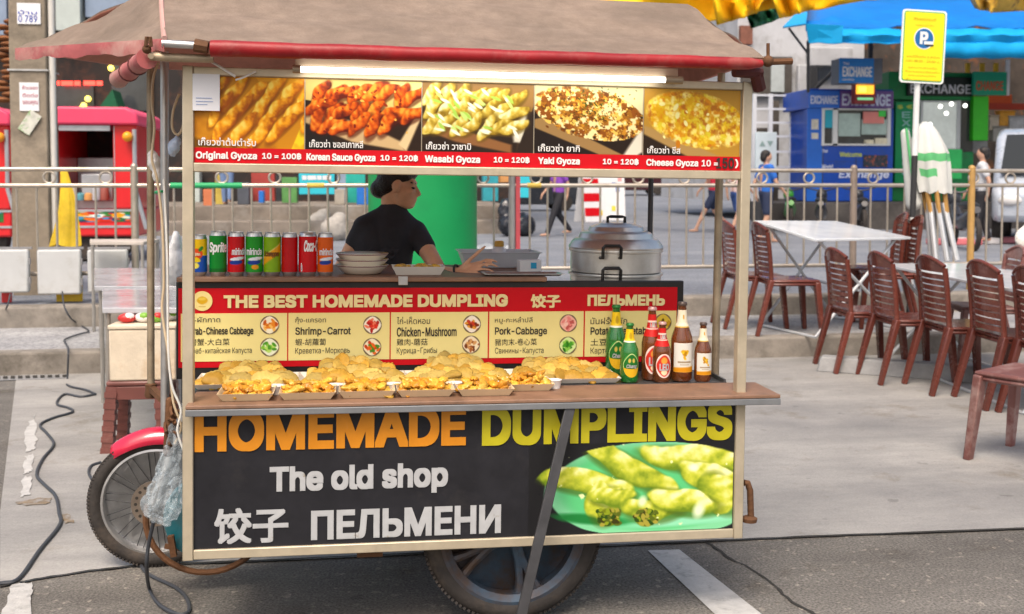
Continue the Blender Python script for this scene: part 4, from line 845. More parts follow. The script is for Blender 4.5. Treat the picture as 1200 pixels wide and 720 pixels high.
ta = R(11); zz_ = Vector((0, 0, 1)); up2 = zz_ * math.cos(ta) + fw * math.sin(ta); fw2 = fw * math.cos(ta) - zz_ * math.sin(ta)
HM = Matrix(((fw2.x, -ss.x, up2.x, 0), (fw2.y, -ss.y, up2.y, 0), (fw2.z, -ss.z, up2.z, 0), (0, 0, 0, 1)))
def hp_(f, s, z): return hd + (fw2 * f + ss * s + up2 * z) * KW
def hE(f, s, z, r, n=14): m.ell(hp_(f, s, z), r, n, 10, 0, HM)
hE(-.01, 0, .025, (.093, .074, .085)); hE(.035, 0, -.04, (.066, .060, .075)); hE(.068, 0, -.088, (.034, .036, .027)); hE(.052, 0, -.05, (.052, .05, .05))
m.caps(hp_(.088, 0, .005), hp_(.112, 0, -.03), .0085, .013, 10); hE(.101, .012, -.034, (.012, .009, .008)); hE(.101, -.012, -.034, (.012, .009, .008))
hE(.094, 0, -.06, (.014, .022, .0065)); hE(.092, 0, -.072, (.014, .020, .007)); hE(.078, 0, .022, (.014, .05, .010)); hE(.07, .03, -.022, (.024, .025, .02)); hE(.07, -.03, -.022, (.024, .025, .02))
for sd_ in (1, -1): hE(.006, sd_ * .074, -.012, (.020, .011, .034)); hE(.002, sd_ * .077, -.035, (.011, .009, .012))
m.caps(hp_(-.03, 0, -.04), W_(460, 254, .03), .052, .060, 14)
m.caps(W_(432, 268), W_(488, 272, .05), .045, .045); m.caps(W_(458, 292, .02), W_(448, 340, .06), .105, .11, 16)
LS, RS = W_(427, 266, -.02), W_(487, 271, .04); RE = W_(516, 320, -.13); RW = W_(534, 320, -.36); LE, LW = W_(398, 318, .0), W_(402, 340, -.2)
m.caps(LS, LE, .052, .037); m.caps(LE, LW, .037, .027); m.caps(RS, RE, .052, .038); m.caps(RE, RW, .037, .026)
# right hand: palm, thumb and four bent fingers
Hd = (W_(572, 311, -.40) - RW).normalized(); P0 = RW + Hd * .02; P1 = RW + Hd * .085; upv = Vector((0, 0, 1)); sdv = Hd.cross(upv).normalized()
for k in range(4):
    o = (k - 1.5) * .017; m.caps(P0 + upv * (o * -.45) + sdv * o * .75, P1 + upv * (o * -.6) + sdv * o * .9, .0155, .0125, 10)
for k, ln in enumerate((.068, .078, .072, .055)):
    o = (k - 1.5) * .019; a = P1 + upv * (o * -.6) + sdv * o * .95; b = a + Hd * ln * .45 + upv * (.004 - .004 * k); c = b + Hd * ln * .33 - upv * (.006 + .002 * k); d = c + Hd * ln * .25 - upv * .012
    m.caps(a, b, .0092, .0085, 8); m.caps(b, c, .0085, .0078, 8); m.caps(c, d, .0078, .0066, 8)
a = P0 + upv * .01; b = a + Hd * .04 + upv * .028 ; c = b + Hd * .035 + upv * .02; m.caps(a, b, .014, .0105, 8); m.caps(b, c, .0105, .0095, 8); m.caps(c, c + Hd * .022 + upv * .012, .0092, .0075, 8)
# left hand curled on the shelf behind the bowls
Ld = (Vector((0, -.5, -.2)) + _r * .1).normalized(); m.caps(LW, LW + Ld * .07, .027, .03, 10)
for k in range(4): o = _r * ((k - 1.5) * .018); a = LW + Ld * .075 + o; b = a + Ld * .035; m.caps(a, b, .0092, .0085, 8); m.caps(b, b + Ld * .02 - upv * .02, .0085, .007, 8)
m.caps(LW + Ld * .02 + _r * .02, LW + Ld * .05 + _r * .055, .013, .009, 8)
hipc = W_(452, 400, .06); 
for sx in (-1, 1): f_ = gnd(462 + sx * 26, 572) + Vector((0, 0, .05)); kn = f_ + Vector((0, 0, .42)); m.caps(hipc + _r * .075 * sx, kn, .085, .055); m.caps(kn, f_ + Vector((0, 0, .02)), .052, .036); m.caps(f_ + Vector((0, 0, -.015)), f_ + fw * .15 + Vector((0, 0, -.025)), .034, .026)
m.caps(hipc + _r * -.05, hipc + _r * .05, .12); bl('body', m, SKIN, .0055, 5)
m = MBW(); m.caps(W_(427, 266, -.01), W_(487, 271, .05), .060, .058); m.ell(W_(457, 273, .02), (.145, .1, .135)); m.caps(W_(461, 250, .02), W_(432, 264, .0), .062, .06); m.caps(W_(461, 250, .02), W_(480, 267, .04), .060, .056); m.caps(W_(457, 280, .02), W_(449, 345, .06), .128, .124, 18); m.caps(W_(449, 345, .06), W_(450, 395, .06), .124, .140, 18); m.caps(W_(438, 282, .0), W_(446, 335, .03), .11, .11)
for k_ in range(7): m.caps(W_(428 + 6 * k_, 296 + 5 * (k_ % 3), -.115), W_(444 + 5 * k_, 285 + 7 * (k_ % 2), -.12), .010, .006, 8)
m.caps(W_(460, 251.5, .02), W_(458, 264, .03), .080, .10); m.caps(LS, LS.lerp(LE, .34), .056, .054); m.caps(RS, RS.lerp(RE, .40), .058, .055)
bl('t_shirt', m, BLK, .009, 5)
m = MBW(); m.caps(hipc + _r * -.06, hipc + _r * .06, .128)
for sx in (-1, 1): f_ = gnd(462 + sx * 26, 572) + Vector((0, 0, .05)); kn = f_ + Vector((0, 0, .42)); m.caps(hipc + _r * .075 * sx, kn, .094, .064); m.caps(kn, f_ + Vector((0, 0, .03)), .064, .052)
bl('trousers', m, JEAN, .012, 4)
m = MBW(); hE(-.022, 0, .035, (.094, .081, .090)); hE(-.055, 0, -.005, (.064, .076, .075)); hE(.03, 0, .07, (.06, .066, .05)); hE(-.09, -.0, -.042, (.05, .056, .05)); hE(-.052, -.058, .005, (.034, .02, .05)); hE(.03, .05, .05, (.04, .028, .03)); hE(.03, -.05, .05, (.04, .028, .03)); hE(-.052, .058, .005, (.034, .02, .05))
bl('hair', m, HAIR, .007, 3)
m = MBW()
for sd_ in (1, -1): m.ell(hp_(.083, sd_ * .03, -.004), (.010, .014, .006), 10, 8, 0, HM)
m.v = [tuple(wo @ Vector(v)) for v in m.v]; m.build('eyes', mk('dark eye', (.02, .015, .012), .2, var=0), wm)
m = MBW()
for sd_ in (1, -1): m.caps(hp_(.086, sd_ * .016, .020), hp_(.072, sd_ * .05, .022), .005, .0035, 8)
m.v = [tuple(wo @ Vector(v)) for v in m.v]; m.build('eyebrows', HAIR, wm)
m = MBW(); m.tube([RW + Hd * .006 + (sdv * math.cos(t) + sdv.cross(Hd) * math.sin(t)) * .0285 for t in [i * math.pi / 8 for i in range(16)]], .0045, 6, 0, True); m.v = [tuple(wo @ Vector(v)) for v in m.v]; m.build('bracelet', M_bk, wm)
# ================================================================== motorcycle beside the cart
ck = CI @ gnd(184, 663); MY = ck.y; mx, mz_ = onY(184, 586, MY); mr = .245
MMX = CM @ Matrix.Translation((mx, MY, ck.z + mr))
mo = thing('motorcycle', 'red and teal motorcycle coupled behind the cart, front wheel showing at its left end', 'motorcycle', MMX)
WM = Matrix.Rotation(R(90), 4, 'X')
w1 = thing('front_wheel', None, None); w1.parent = mo
tyre(mr, .028, WM, w1)
m = MB(); annulus(m, [(mr - .062, -.012), (mr - .056, -.02), (mr - .048, -.018), (mr - .050, 0), (mr - .048, .018), (mr - .056, .02), (mr - .062, .012)], 48, WM); m.lathe([(.0001, -.03), (.03, -.03), (.03, .03), (.0001, .03)], 16, 0, WM)
m.build('rim', SILV, w1); m = MB()
for k in range(28):
    a = 2 * math.pi * k / 28; b = a + (.5 if k % 2 else -.5); z = .018 if k % 4 < 2 else -.018
    m.tube([WM @ Vector((.028 * math.cos(a), .028 * math.sin(a), z)), WM @ Vector(((mr - .058) * math.cos(b), (mr - .058) * math.sin(b), 0))], .0016, 5)
m.build('spokes', DGREY, w1)
m = MB(); annulus(m, [(.05, .040), (.085, .040), (.085, .036), (.05, .036)], 32, WM)
for k in range(18): a = k * .349; m.lathe([(.0001, .0412), (.006, .0412), (.006, .0395), (.0001, .0395)], 8, 1, WM @ Matrix.Translation((.068 * math.cos(a), .068 * math.sin(a), 0)))
for k in range(5): a = k * 1.257; m.bar(WM @ Vector((.02 * math.cos(a), .02 * math.sin(a), .038)), WM @ Vector((.055 * math.cos(a), .055 * math.sin(a), .038)), .012, .003)
m.build('brake_disc', [mk('brake disc steel', (.33, .27, .22), .35, .8, var=.25, scale=20), M_bk], w1)
MRED = mk('glossy red fender', (.55, .012, .05), .22, var=.08, coat=.7, dirt=(.35, .08, .08), dscale=6, dlo=.6, dhi=.8); TEAL = mk('teal paint', (.012, .12, .15), .35, var=.2, coat=.4, dirt=(.05, .06, .06), dscale=8)
m = MB(); vs = []; n = 26
for i in range(n + 1):
    a = R(128) - R(98) * i / n; rr = mr + .020 + .030 * i / n; wd = .05 * min(1, .35 + i / 6)
    for j in range(7): b = (j - 3) / 3; vs.append((rr * math.cos(a) * (1 - .0 * b), wd * b, rr * math.sin(a) - .055 * b * b))
m.add(vs, [(i * 7 + j, i * 7 + j + 1, i * 7 + j + 8, i * 7 + j + 7) for i in range(n) for j in range(6)]); o = m.build('fender', MRED, mo, ang=80); so_ = o.modifiers.new('t', 'SOLIDIFY'); so_.thickness = .004
m = MB()
for s in (-1, 1): m.tube([(0, s * .06, 0), (.13, s * .06, .40), (.17, s * .05, .56)], [.020, .022, .016], 10)
m.tube([(.17, -.06, .56), (.17, .06, .56)], .02, 8); m.tube([(.2, -.28, .70), (.17, -.1, .64), (.17, .1, .64), (.2, .28, .70)], .012, 8); m.build('fork', SILV, mo)
m = MB(); m.tube([(.17, 0, .55), (.34, 0, .34), (.62, 0, .26), (.85, 0, .40), (1.15, 0, .46)], [.05, .06, .08, .07, .05], 12); m.ell((.55, 0, .08), (.16, .11, .12)); m.ell((.2, 0, .40), (.07, .12, .16)); m.build('frame_body', TEAL, mo)
m = MB(); m.ell((.86, 0, .52), (.32, .11, .055)); m.build('seat', BLKV if 'BLKV' in globals() else HB, mo)
w2 = thing('rear_wheel', None, None); w2.parent = mo; tyre(mr, .03, Matrix.Translation((1.12, 0, 0)) @ WM, w2, 40); m = MB(); annulus(m, [(mr - .075, -.015), (mr - .055, -.02), (mr - .055, .02), (mr - .075, .015)], 40, Matrix.Translation((1.12, 0, 0)) @ WM); m.lathe([(.0001, -.05), (.06, -.05), (.06, .05), (.0001, .05)], 16, 0, Matrix.Translation((1.12, 0, 0)) @ WM)
for k in range(8): a = k * .785; m.tube([(1.12, 0, 0), (1.12 + (mr - .06) * math.cos(a), 0, (mr - .06) * math.sin(a))], .006, 5)
m.build('rim', SILV, w2)
# rusty guard ring with a teal cover, seen below the panel's left end
def MP(px, py, Y): x, z = onY(px, py, Y); return Vector((x, Y, z))
mi = mo.matrix_world.inverted() @ CM
c = MP(243, 606, .5); rr = (c - MP(243, 671, .5)).length
m = MB(); m.tube([mi @ (c + Vector((rr * 1.05 * math.cos(a), 0, rr * math.sin(a)))) for a in [R(165) + R(210) * i / 24 for i in range(25)]], .011, 8); m.bar(mi @ MP(193, 640, .5), mi @ MP(212, 643, .5), .014); m.bar(mi @ MP(200, 628, .45), mi @ MP(204, 652, .45), .02); m.build('exhaust_guard', RUST, mo)
m = MB(); m.lathe([(.0001, -.02), (rr * .72, -.02), (rr * .76, 0), (rr * .72, .02), (.0001, .02)], 32, 0, mi @ Matrix.Translation(c) @ WM); m.build('engine_cover', TEAL, mo)
# ================================================================== bags and cables on the cart's left end
def bagmat(name, col, al):
    m = mk(name, col, .16, var=.1, scale=12, spec=.7, alpha=al, bump=.6, bscale=16); return m
def bag(name, pts, mat, seed, sub=.012, amp=.012, crisp=False):
    m = MB()
    for p, r in pts: m.ell(p, r, 14, 10)
    o = blob(name, m, mat, None, sub, 2); rr = random.Random(seed); ph = [rr.uniform(0, 6) for _ in range(6)]; q = .012 / sub
    from mathutils import noise
    sc = 1 / (sub * (11 if crisp else 6))
    for v in o.data.vertices:
        c = Vector((v.co.x, v.co.y, v.co.z * (.4 if crisp else 1))) * sc * (1.5 if crisp else 1) + Vector((seed, seed * .7, 0)); n = noise.noise(c) * .9 + (abs(noise.noise(c * 2.1)) - .25) * 1.3 + (abs(noise.noise(c * 4.3)) - .2) * .7; v.co += v.normal * amp * n
    if crisp: o.data.polygons.foreach_set('use_smooth', [False] * len(o.data.polygons))
    return o
CL = lambda px, py, Y: CM @ MP(px, py, Y)
s = 3.35 / 1200
tag(bag('plastic_bag', [(CL(194, 575, .3), (18 * s, .05, 34 * s)), (CL(195, 590, .3), (21 * s, .06, 26 * s)), (CL(199, 548, .3), (16 * s, .04, 30 * s)), (CL(204, 518, .3), (9 * s, .02, 22 * s))], bagmat('blue clear plastic', (.55, .64, .70), .26), 3, .010, .03, True), 'crumpled clear bluish plastic bag hanging by the front wheel at the cart end', 'plastic bag')
tag(bag('plastic_bag', [(at(203, 310, 4.6), (.05, .07, .10)), (at(206, 290, 4.6), (.025, .05, .08))], bagmat('white clear plastic', (.78, .80, .82), .8), 5, amp=.006), 'white plastic bag hanging behind the cans and the left cart post', 'plastic bag')
tag(bag('plastic_bag', [(CL(204, 172, .3), (.022, .02, .028)), (CL(207, 166, .3), (.016, .018, .02)), (CL(202, 180, .3), (.016, .015, .014))], bagmat('pale blue plastic', (.50, .62, .80), .9), 8, .006, .005), 'small wad of pale blue plastic stuffed beside the upper left frame post', 'plastic bag')
tag(bag('plastic_bag', [(CL(181, 190, .46), (.02, .02, .035)), (CL(184, 205, .46), (.018, .02, .03)), (CL(178, 182, .46), (.015, .015, .02))], bagmat('white tied plastic', (.74, .74, .72), 1), 9, .006, .005), 'white plastic tied round the two upper left posts', 'plastic bag')
m = MB(); m.tube([CL(189 + 7 * math.cos(t), 226 + 1.5 * math.sin(t), .42 + .1 * math.sin(t)) for t in [i * .524 for i in range(12)]], .004, 6, 0, True); tag(m.build('green_tie', mk('green string', (.02, .45, .16), .5, var=0)), 'green string tied round the left posts below the white plastic', 'string')
CABB = mk('beige cable', (.58, .46, .30), .5, var=.15); CABK = mk('black cable', (.045, .05, .06), .5, var=.1); CABW = mk('white cable', (.7, .7, .66), .5, var=.1)
def smooth_pts(P, n=6):
    P = [Vector(p) for p in P]; out = []
    for i in range(len(P) - 1):
        p0, p1, p2, p3 = P[max(0, i - 1)], P[i], P[i + 1], P[min(len(P) - 1, i + 2)]
        for k in range(n):
            t = k / n; out.append(.5 * ((2 * p1) + (p2 - p0) * t + (2 * p0 - 5 * p1 + 4 * p2 - p3) * t * t + (3 * p1 - p0 - 3 * p2 + p3) * t ** 3))
    return out + [P[-1]]
def cable(pts, r, mat, label, name='power_cable', plug=None):
    m = MB(); m.tube(smooth_pts(pts), r, 7); return tag(m.build(name, mat), label, 'cable')
cable([CL(*p, .3) for p in ((186, 74), (180, 90), (178, 120), (181, 150), (178, 185), (184, 210), (190, 260), (192, 330), (190, 365), (198, 420), (203, 470), (212, 500), (205, 520))], .0042, CABB, 'beige cable running down the left posts to the front fork')
cable([CL(*p, .28) for p in ((210, 110), (203, 130), (202, 150), (208, 158), (214, 150), (216, 130))], .0042, CABB, 'loop of beige cable beside the upper left frame post')
cable([CL(*p, .26) for p in ((192, 210), (196, 300), (197, 400), (201, 450), (212, 480), (208, 505), (216, 530))], .0038, CABW, 'white cable hanging along the silver left post')
cable([CL(*p, -.02) for p in ((216, 72), (228, 67), (240, 69), (252, 75), (268, 85), (276, 90))], .004, CABW, 'white cable end looped over the menu board corner')
cable([CL(*p, -.015) for p in ((300, 84), (285, 91), (276, 94))], .003, CABW, 'short white cable stub at the top of the first food picture')
m = MB(); 
for p in ((199, 500), (206, 480), (203, 515), (210, 490)): m.tube([CL(p[0] + 6 * math.cos(t), p[1] + 9 * math.sin(t), .3 + .02 * math.sin(2 * t)) for t in [i * .6 for i in range(11)]], .005, 6)
m.caps(CL(199, 470, .32), CL(197, 530, .32), .013, .016); tag(m.build('cable_bundle', RUST), 'tangle of wires and rusty bracket under the left end of the counter', 'wires')
def G(px, py, z=.012): return gnd(px, py, z)
cable([G(*p) for p in ((-30, 690), (0, 684), (22, 678), (47, 644), (70, 615), (69, 600), (65, 581), (52, 568), (43, 556), (50, 538), (63, 521), (55, 508), (47, 498), (62, 490), (85, 483), (80, 478), (67, 474), (70, 466), (78, 462), (95, 465), (112, 462))], .0075, CABK, 'long black cable snaking over the concrete at the far left')
cable([G(112, 462), G(100, 457), G(80, 452), at(79, 445, 7.42), at(80, 412, 7.42), gnd(78, 404, .18), gnd(76, 398, .18), gnd(92, 392, .18), gnd(104, 388, .18), gnd(92, 380, .18), at(82, 372, 8.7), at(75, 358, 8.7), at(73, 342, 8.85)], .0072, CABK, 'black cable climbing the kerb to the middle white box')
cable([gnd(-20, 400, .18), gnd(0, 372, .18), at(8, 360, 8.75), at(12, 345, 8.85)], .0072, CABK, 'black cable hanging from the leftmost white box')
cable([G(*p, .009) for p in ((166, 652), (166, 664), (176, 674), (205, 688), (218, 700), (222, 712), (218, 719), (205, 719), (186, 708), (175, 690))] + [CL(172, 665, .35), CL(174, 640, .33), CL(180, 612, .3)], .0065, CABK, 'black cable looping on the asphalt under the front wheel')
cable([G(*p, .01) for p in ((108, 562), (104, 554), (107, 546), (118, 542))], .007, CABK, 'short loop of black cable behind the front tyre')
# ================================================================== left of the cart: box, stools, tables
BRN = mk('brown plastic', (.16, .055, .045), .42, var=.15, scale=8, coat=.15, dirt=(.26, .13, .11), dscale=5, dlo=.55, dhi=.8)
def stool(M, label, sc=1.):
    t = thing('plastic_stool', label, 'stool', M); h = .38; w = .15
    m = MB(); m.box(-w, w, -w, w, h - .03, h); m.build('seat', BRN, t, bevel=.012)
    m = MB(); m.box(-w + .005, w - .005, -w + .002, -w + .014, h - .10, h - .031); m.box(-w + .005, w - .005, w - .014, w - .002, h - .10, h - .031); m.box(-w + .002, -w + .014, -w + .015, w - .015, h - .10, h - .031); m.box(w - .014, w - .002, -w + .015, w - .015, h - .10, h - .031); m.build('apron', BRN, t, bevel=.003)
    for a, b in ((-1, -1), (1, -1), (-1, 1), (1, 1)):
        m = MB()
        for k in range(12): z0 = k * (h - .03) / 12; f = 1.16 - .16 * k / 12; m.bar((a * (w * f - .028), b * (w * f - .028), z0), (a * (w * (f - .013) - .028), b * (w * (f - .013) - .028), z0 + (h - .03) / 12), .062 - .008 * (k % 2), .062 - .008 * (k % 2))
        m.build('leg', BRN, t)
    return t
p = gnd(168, 522); stool(TR(p, -YAW + .1), 'brown ribbed plastic stool under the white foam box')
FOAM = mk('worn foam', (.66, .57, .44), .8, var=.12, scale=7, bump=.25, bscale=50, dirt=(.46, .28, .12), dscale=4, dlo=.52, dhi=.8)
t = thing('foam_box', 'yellowed foam cooler box standing on the brown stool', 'foam box', TR(p + Vector((.04, 0, .381)), -YAW + .1)); m = MB(); m.box(-.17, .17, -.15, .15, 0, .27); m.build('box_body', FOAM, t, bevel=.008); m = MB(); m.box(-.175, .175, -.155, .155, .272, .295); m.build('lid', FOAM, t, bevel=.006)
top = p + Vector((.04, 0, .677)); PKT = [mk('red packet', (.55, .03, .03), .35, var=.2), mk('white packet', (.76, .74, .72), .4, var=.1), mk('green packet', (.2, .42, .05), .35, var=.2)]
for k, (dx, dy, dz, rz, c, lb) in enumerate(((-.10, -.06, 0, .2, 0, 'red sauce packet lying at the left front corner of the foam box lid'), (-.02, -.05, 0, -.3, 1, 'white packet lying in front on the foam box lid'), (.05, -.06, 0, .1, 2, 'green packet lying in front on the foam box lid'), (-.06, .03, .0, .6, 1, 'white packet behind the red packet on the foam box lid'), (.04, .05, .0, -.4, 0, 'red packet at the back of the foam box lid'), (.11, 0, 0, .3, 1, 'white packet at the right of the foam box lid'))):
    tt = thing('sauce_packet', lb, 'packet', TR(top + Vector((dx, dy, dz)), rz), 'packets on the foam box'); m = MB(); m.ell((0, 0, .026), (.048, .032, .026), 14, 8); m.build('packet', PKT[c], tt); m = MB(); m.ell((.01, -.008, .034), (.03, .025, .02), 10, 6); m.build('printed_patch', PKT[(c + 1) % 3], tt)
CLR = mk('plastic film', (.42, .43, .46), .12, var=.25, scale=5, bump=.5, bscale=9, spec=.7, dirt=(.45, .22, .22), dscale=3, dlo=.6, dhi=.8)
MTL = mk('grey tube', (.40, .38, .35), .4, .6, var=.2); PWD = mk('pale tube', (.62, .64, .66), .4, .4, var=.1)
def side_table(l0, l1, D0, D1, zt, zf, label, topm, wood=False):
    a, b, c, d = lat(l0, D0, 0), lat(l1, D0, 0), lat(l1, D1, 0), lat(l0 * D1 / D0, D1, 0); o = (a + c) / 2
    t = thing('side_table', label, 'table', Matrix.Translation((o.x, o.y, zf))); m = MB(); m.slab([(q.x - o.x, q.y - o.y, zt - zf) for q in (a, b, c, d)], .03); m.build('tabletop', topm, t, bevel=.004)
    for q in (a, b, c, d):
        v = Vector((q.x - o.x, q.y - o.y, 0)) * .93; m = MB(); m.tube([v, v + Vector((0, 0, zt - zf - .03))], .014, 8); m.build('leg', MTL, t)
side_table(-2.19, -1.75, 5.45, 6.45, .755, 0, 'narrow table covered in clear plastic film behind the foam box', CLR)
side_table(-2.66, -1.95, 6.5, 7.9, .765, 0, 'second film covered table standing behind the first, nearer the kerb', CLR)
side_table(-3.55, -3.1, 8.6, 9.0, .93, .17, 'small bare metal table on the pavement behind the film covered ones', mk('worn board', (.5, .45, .4), .5, var=.2))

# ================================================================== pavement furniture
FY = 9.62
def onW(px, py, yw):
    d = ray(px, py); q = CP + d * (yw / d.y); return q.x, q.z
FEN = mk('stainless rail', (.50, .45, .385), .35, .7, var=.15, scale=7, dirt=(.34, .25, .16), dscale=3, dlo=.5, dhi=.8)
FZ = [onW(600, y, FY)[1] for y in (199.5, 217.5, 315)]
pxs = [-170, 158, 600, 1000, 1138, 1420]
pmats = [FEN, FEN, mk('grey post', (.34, .33, .33), .5, .4, var=.2), mk('brown post', (.30, .24, .20), .5, .3, var=.2), mk('ochre post', (.50, .30, .10), .5, .2, var=.2)]
flab = ['steel barrier section behind the white boxes at the far left', 'steel barrier section with green tape, between the left posts and the red striped post', 'steel barrier section right of the red striped post, behind the steamer', 'short barrier section between the brown post and the ochre post', 'steel barrier section right of the ochre post']
ringx = {0: (-110, -30, 58, 124), 1: (260, 322, 391, 460, 530), 2: (566, 628, 688, 748, 802, 857, 893, 948), 3: (1023, 1080), 4: (1128 + 13, 1184, 1250, 1320)}
ring_me = None
for i in range(5):
    x0, _ = onW(pxs[i], 250, FY); x1, _ = onW(pxs[i + 1], 250, FY)
    t = thing('steel_barrier', flab[i], 'fence', Matrix.Translation((x0, FY, .347)), 'steel barrier sections along the pavement'); z = [q - .347 for q in FZ]; Lf = x1 - x0
    for j, r in ((0, .021), (1, .021), (2, .02)):
        m = MB(); m.tube([(0.0 if j else .03, 0, z[j]), (Lf - .03, 0, z[j])], r, 10); m.build('rail', FEN, t)
    m = MB(); m.tube([(0, 0, -.01), (0, 0, z[0] + .02)], .034 if i else .026, 12); m.ell((0, 0, z[0] + .025), .034, 10, 6); m.build('post', pmats[i], t)
    if i == 2: m = MB(); m.box(.034, .075, -.025, .02, -.01, z[0] - .03); m.build('red_stripe_post', mk('red post', (.55, .08, .10), .5, var=.15), t)
    n = max(2, int(round(Lf / .172))); b0 = None
    for k in range(1, n):
        if b0 is None: m = MB(); m.tube([(0, 0, z[2]), (0, 0, z[1])], .0105, 8); b0 = m.build('bar', FEN, t)
        b = b0 if k == 1 else b0.copy()
        if k > 1: COL.objects.link(b)
        b.location = (Lf * k / n, 0, 0)
    for px in ringx[i]:
        xr_, _ = onW(px, 208, FY); zc = (z[0] + z[1]) / 2; rr = (z[0] - z[1]) / 2 - .02
        if ring_me is None: m = MB(); m.tube([(rr * math.cos(a), 0, rr * math.sin(a)) for a in [q * .3927 for q in range(16)]], .011, 8, 0, True); o = m.build('ring', FEN, t); ring_me = o.data
        else: o = bpy.data.objects.new('ring', ring_me); COL.objects.link(o); o.parent = t
        o.location = (xr_ - x0, 0, zc)
    if i == 1:
        m = MB(); m.tube([(onW(200, 217, FY)[0] - x0, 0, z[1]), (onW(284, 217, FY)[0] - x0, 0, z[1])], .027, 10); m.build('green_tape', mk('green tape', (.02, .36, .13), .5, var=.1), t)
        m = MB(); m.tube([(onW(360, 217, FY)[0] - x0, 0, z[1]), (onW(380, 217, FY)[0] - x0, 0, z[1])], .025, 10); m.build('yellow_tape', mk('ochre tape', (.65, .45, .08), .5, var=.1), t)
    if i == 2: m = MB(); m.tube([(onW(618, 217, FY)[0] - x0, 0, z[1]), (onW(634, 217, FY)[0] - x0, 0, z[1])], .025, 10); m.build('yellow_tape', mk('ochre tape', (.65, .45, .08), .5, var=.1), t)
WBX = mk('white box plastic', (.50, .515, .52), .5, var=.06, scale=5, dirt=(.36, .35, .32), dscale=3, dlo=.55, dhi=.85)
for a, b, y0, y1, lb in ((-14, 34, 293, 343, 'white weatherproof electrical box on the barrier, leftmost of three'), (43, 95, 293, 345, 'white weatherproof electrical box with closed lid, middle of three'), (102, 150, 293, 343, 'white weatherproof electrical box nearest the film covered tables')):
    x0, zz1 = onW(a, y0, FY - .12); x1, zz0 = onW(b, y1, FY - .12); t = thing('electrical_box', lb, 'electrical box', (x0, FY - .03, zz0), 'white boxes hung on the barrier'); w = x1 - x0; h = zz1 - zz0
    m = MB(); m.box(.012, w - .012, -.05, 0, .012, h - .012); m.build('back_box', WBX, t, bevel=.006); m = MB(); m.box(0, w, -.10, -.052, 0, h); m.build('lid', WBX, t, bevel=.016); m = MB(); m.box(w, w + .012, -.085, -.06, h * .65, h * .8); m.box(w, w + .012, -.085, -.06, h * .2, h * .35); m.box(-.01, w + .01, -.03, -.01, h, h + .02); m.build('latch', mk('grey plastic', (.25, .25, .26), .5, var=.1), t)
for a, b, c_, lb in ((2, 14, 'red', 'red plastic scrap showing below the leftmost white box'), (66, 97, 'yellow', 'yellow plastic sheet showing below the middle white box')):
    x0, z1_ = onW(a, 320, FY + .05); x1, z0_ = onW(b, 350, FY + .05); m = MB(); m.box(x0, x1, FY + .03, FY + .06, .352, z1_); tag(m.build('plastic_sheet', mk(c_ + ' plastic sheet', {'red': (.6, .03, .03), 'yellow': (.75, .48, .02)}[c_], .4, var=.15), bevel=.004), lb, 'plastic sheet')
YEL = mk('yellow raincoat cloth', (.80, .55, .03), .6, var=.2, scale=8, bump=.4, bscale=12)
m = MB(); o_ = at(76, 288, 9.45); H_ = .70; vs = []; n = 26
for i in range(n + 1):
    f = i / n; r_ = .028 + .075 * f ** 1.1
    for j in range(36): a = 2 * math.pi * j / 36; q = r_ * (1 + .22 * math.cos(5 * a + 2.2 * f) * f + .1 * math.cos(11 * a + 5 * f)); vs.append((q * math.cos(a) + .02 * math.sin(4 * f) + (.05 * f if math.cos(a) > 0 else 0), q * .45 * math.sin(a), H_ * (1 - f) + .02 * math.cos(3 * a) * f))
m.add(vs, [(i * 36 + j, i * 36 + (j + 1) % 36, (i + 1) * 36 + (j + 1) % 36, (i + 1) * 36 + j) for i in range(n) for j in range(36)])
tag(m.build('yellow_raincoat', YEL, M=Matrix.Translation(o_), ang=80), 'yellow raincoat cloth hanging in folds on the barrier beside the concrete pole', 'raincoat')
# concrete pole with notices
CON = mk('weathered concrete pole', (.27, .225, .17), .85, var=.28, scale=4, bump=.5, bscale=30, dirt=(.13, .11, .085), dscale=2.2, dlo=.5, dhi=.75)
px0, _ = onW(12, 200, 10.3); px1, _ = onW(57, 200, 10.3); pc_ = (px0 + px1) / 2; pw_ = (px1 - px0) / 2
t = thing('utility_pole', 'square weathered concrete utility pole with pasted notices', 'utility pole', (pc_, 10.3 + pw_, .347)); m = MB(); m.bar((0, 0, -.3), (0, 0, 5.6), 2 * pw_, 2 * pw_, 0, 1.85 * pw_, 1.85 * pw_, up=(0, 1, 0)); pol = m.build('shaft', CON, t, bevel=.012)
for (a, b, c, d), mc, txt in (((20, 28, 47, 4), 'white paper', [('บ้าน', 22, 44, 12, 17, '#3a52b0'), ('0 789', 22, 44, 18, 26, '#3a52b0')]), ((23, 130, 45, 97), 'white paper', [('ห้ามจอด', 25, 43, 100, 105, '#b05a70'), ('ติดต่อ', 25, 43, 109, 114, '#8a70a0'), ('ขอบคุณ', 25, 43, 118, 124, '#b05a70')])):
    xa_, za_ = onW(a, b, 10.29); xb_, zb_ = onW(c, d, 10.29); m = MB(); yy = -pw_ * 1.0 - .006; m.box(xa_ - pc_, xb_ - pc_, yy, yy + .005, za_ - .347, zb_ - .347); n_ = m.build('notice', _m[mc], t)
    q = MB(); q.m = []
    for s_t, l_, r_, t_, b_, cc in txt: fit(q, s_t, onW(l_, 50, 10.29)[0] - pc_, onW(r_, 50, 10.29)[0] - pc_, onW(30, b_, 10.29)[1] - .347, onW(30, t_, 10.29)[1] - .347, yy - .003, 0, .01)
    q.build('lettering', mk('notice ink ' + txt[0][5], txt[0][5], .6, var=0), n_, smooth=False)
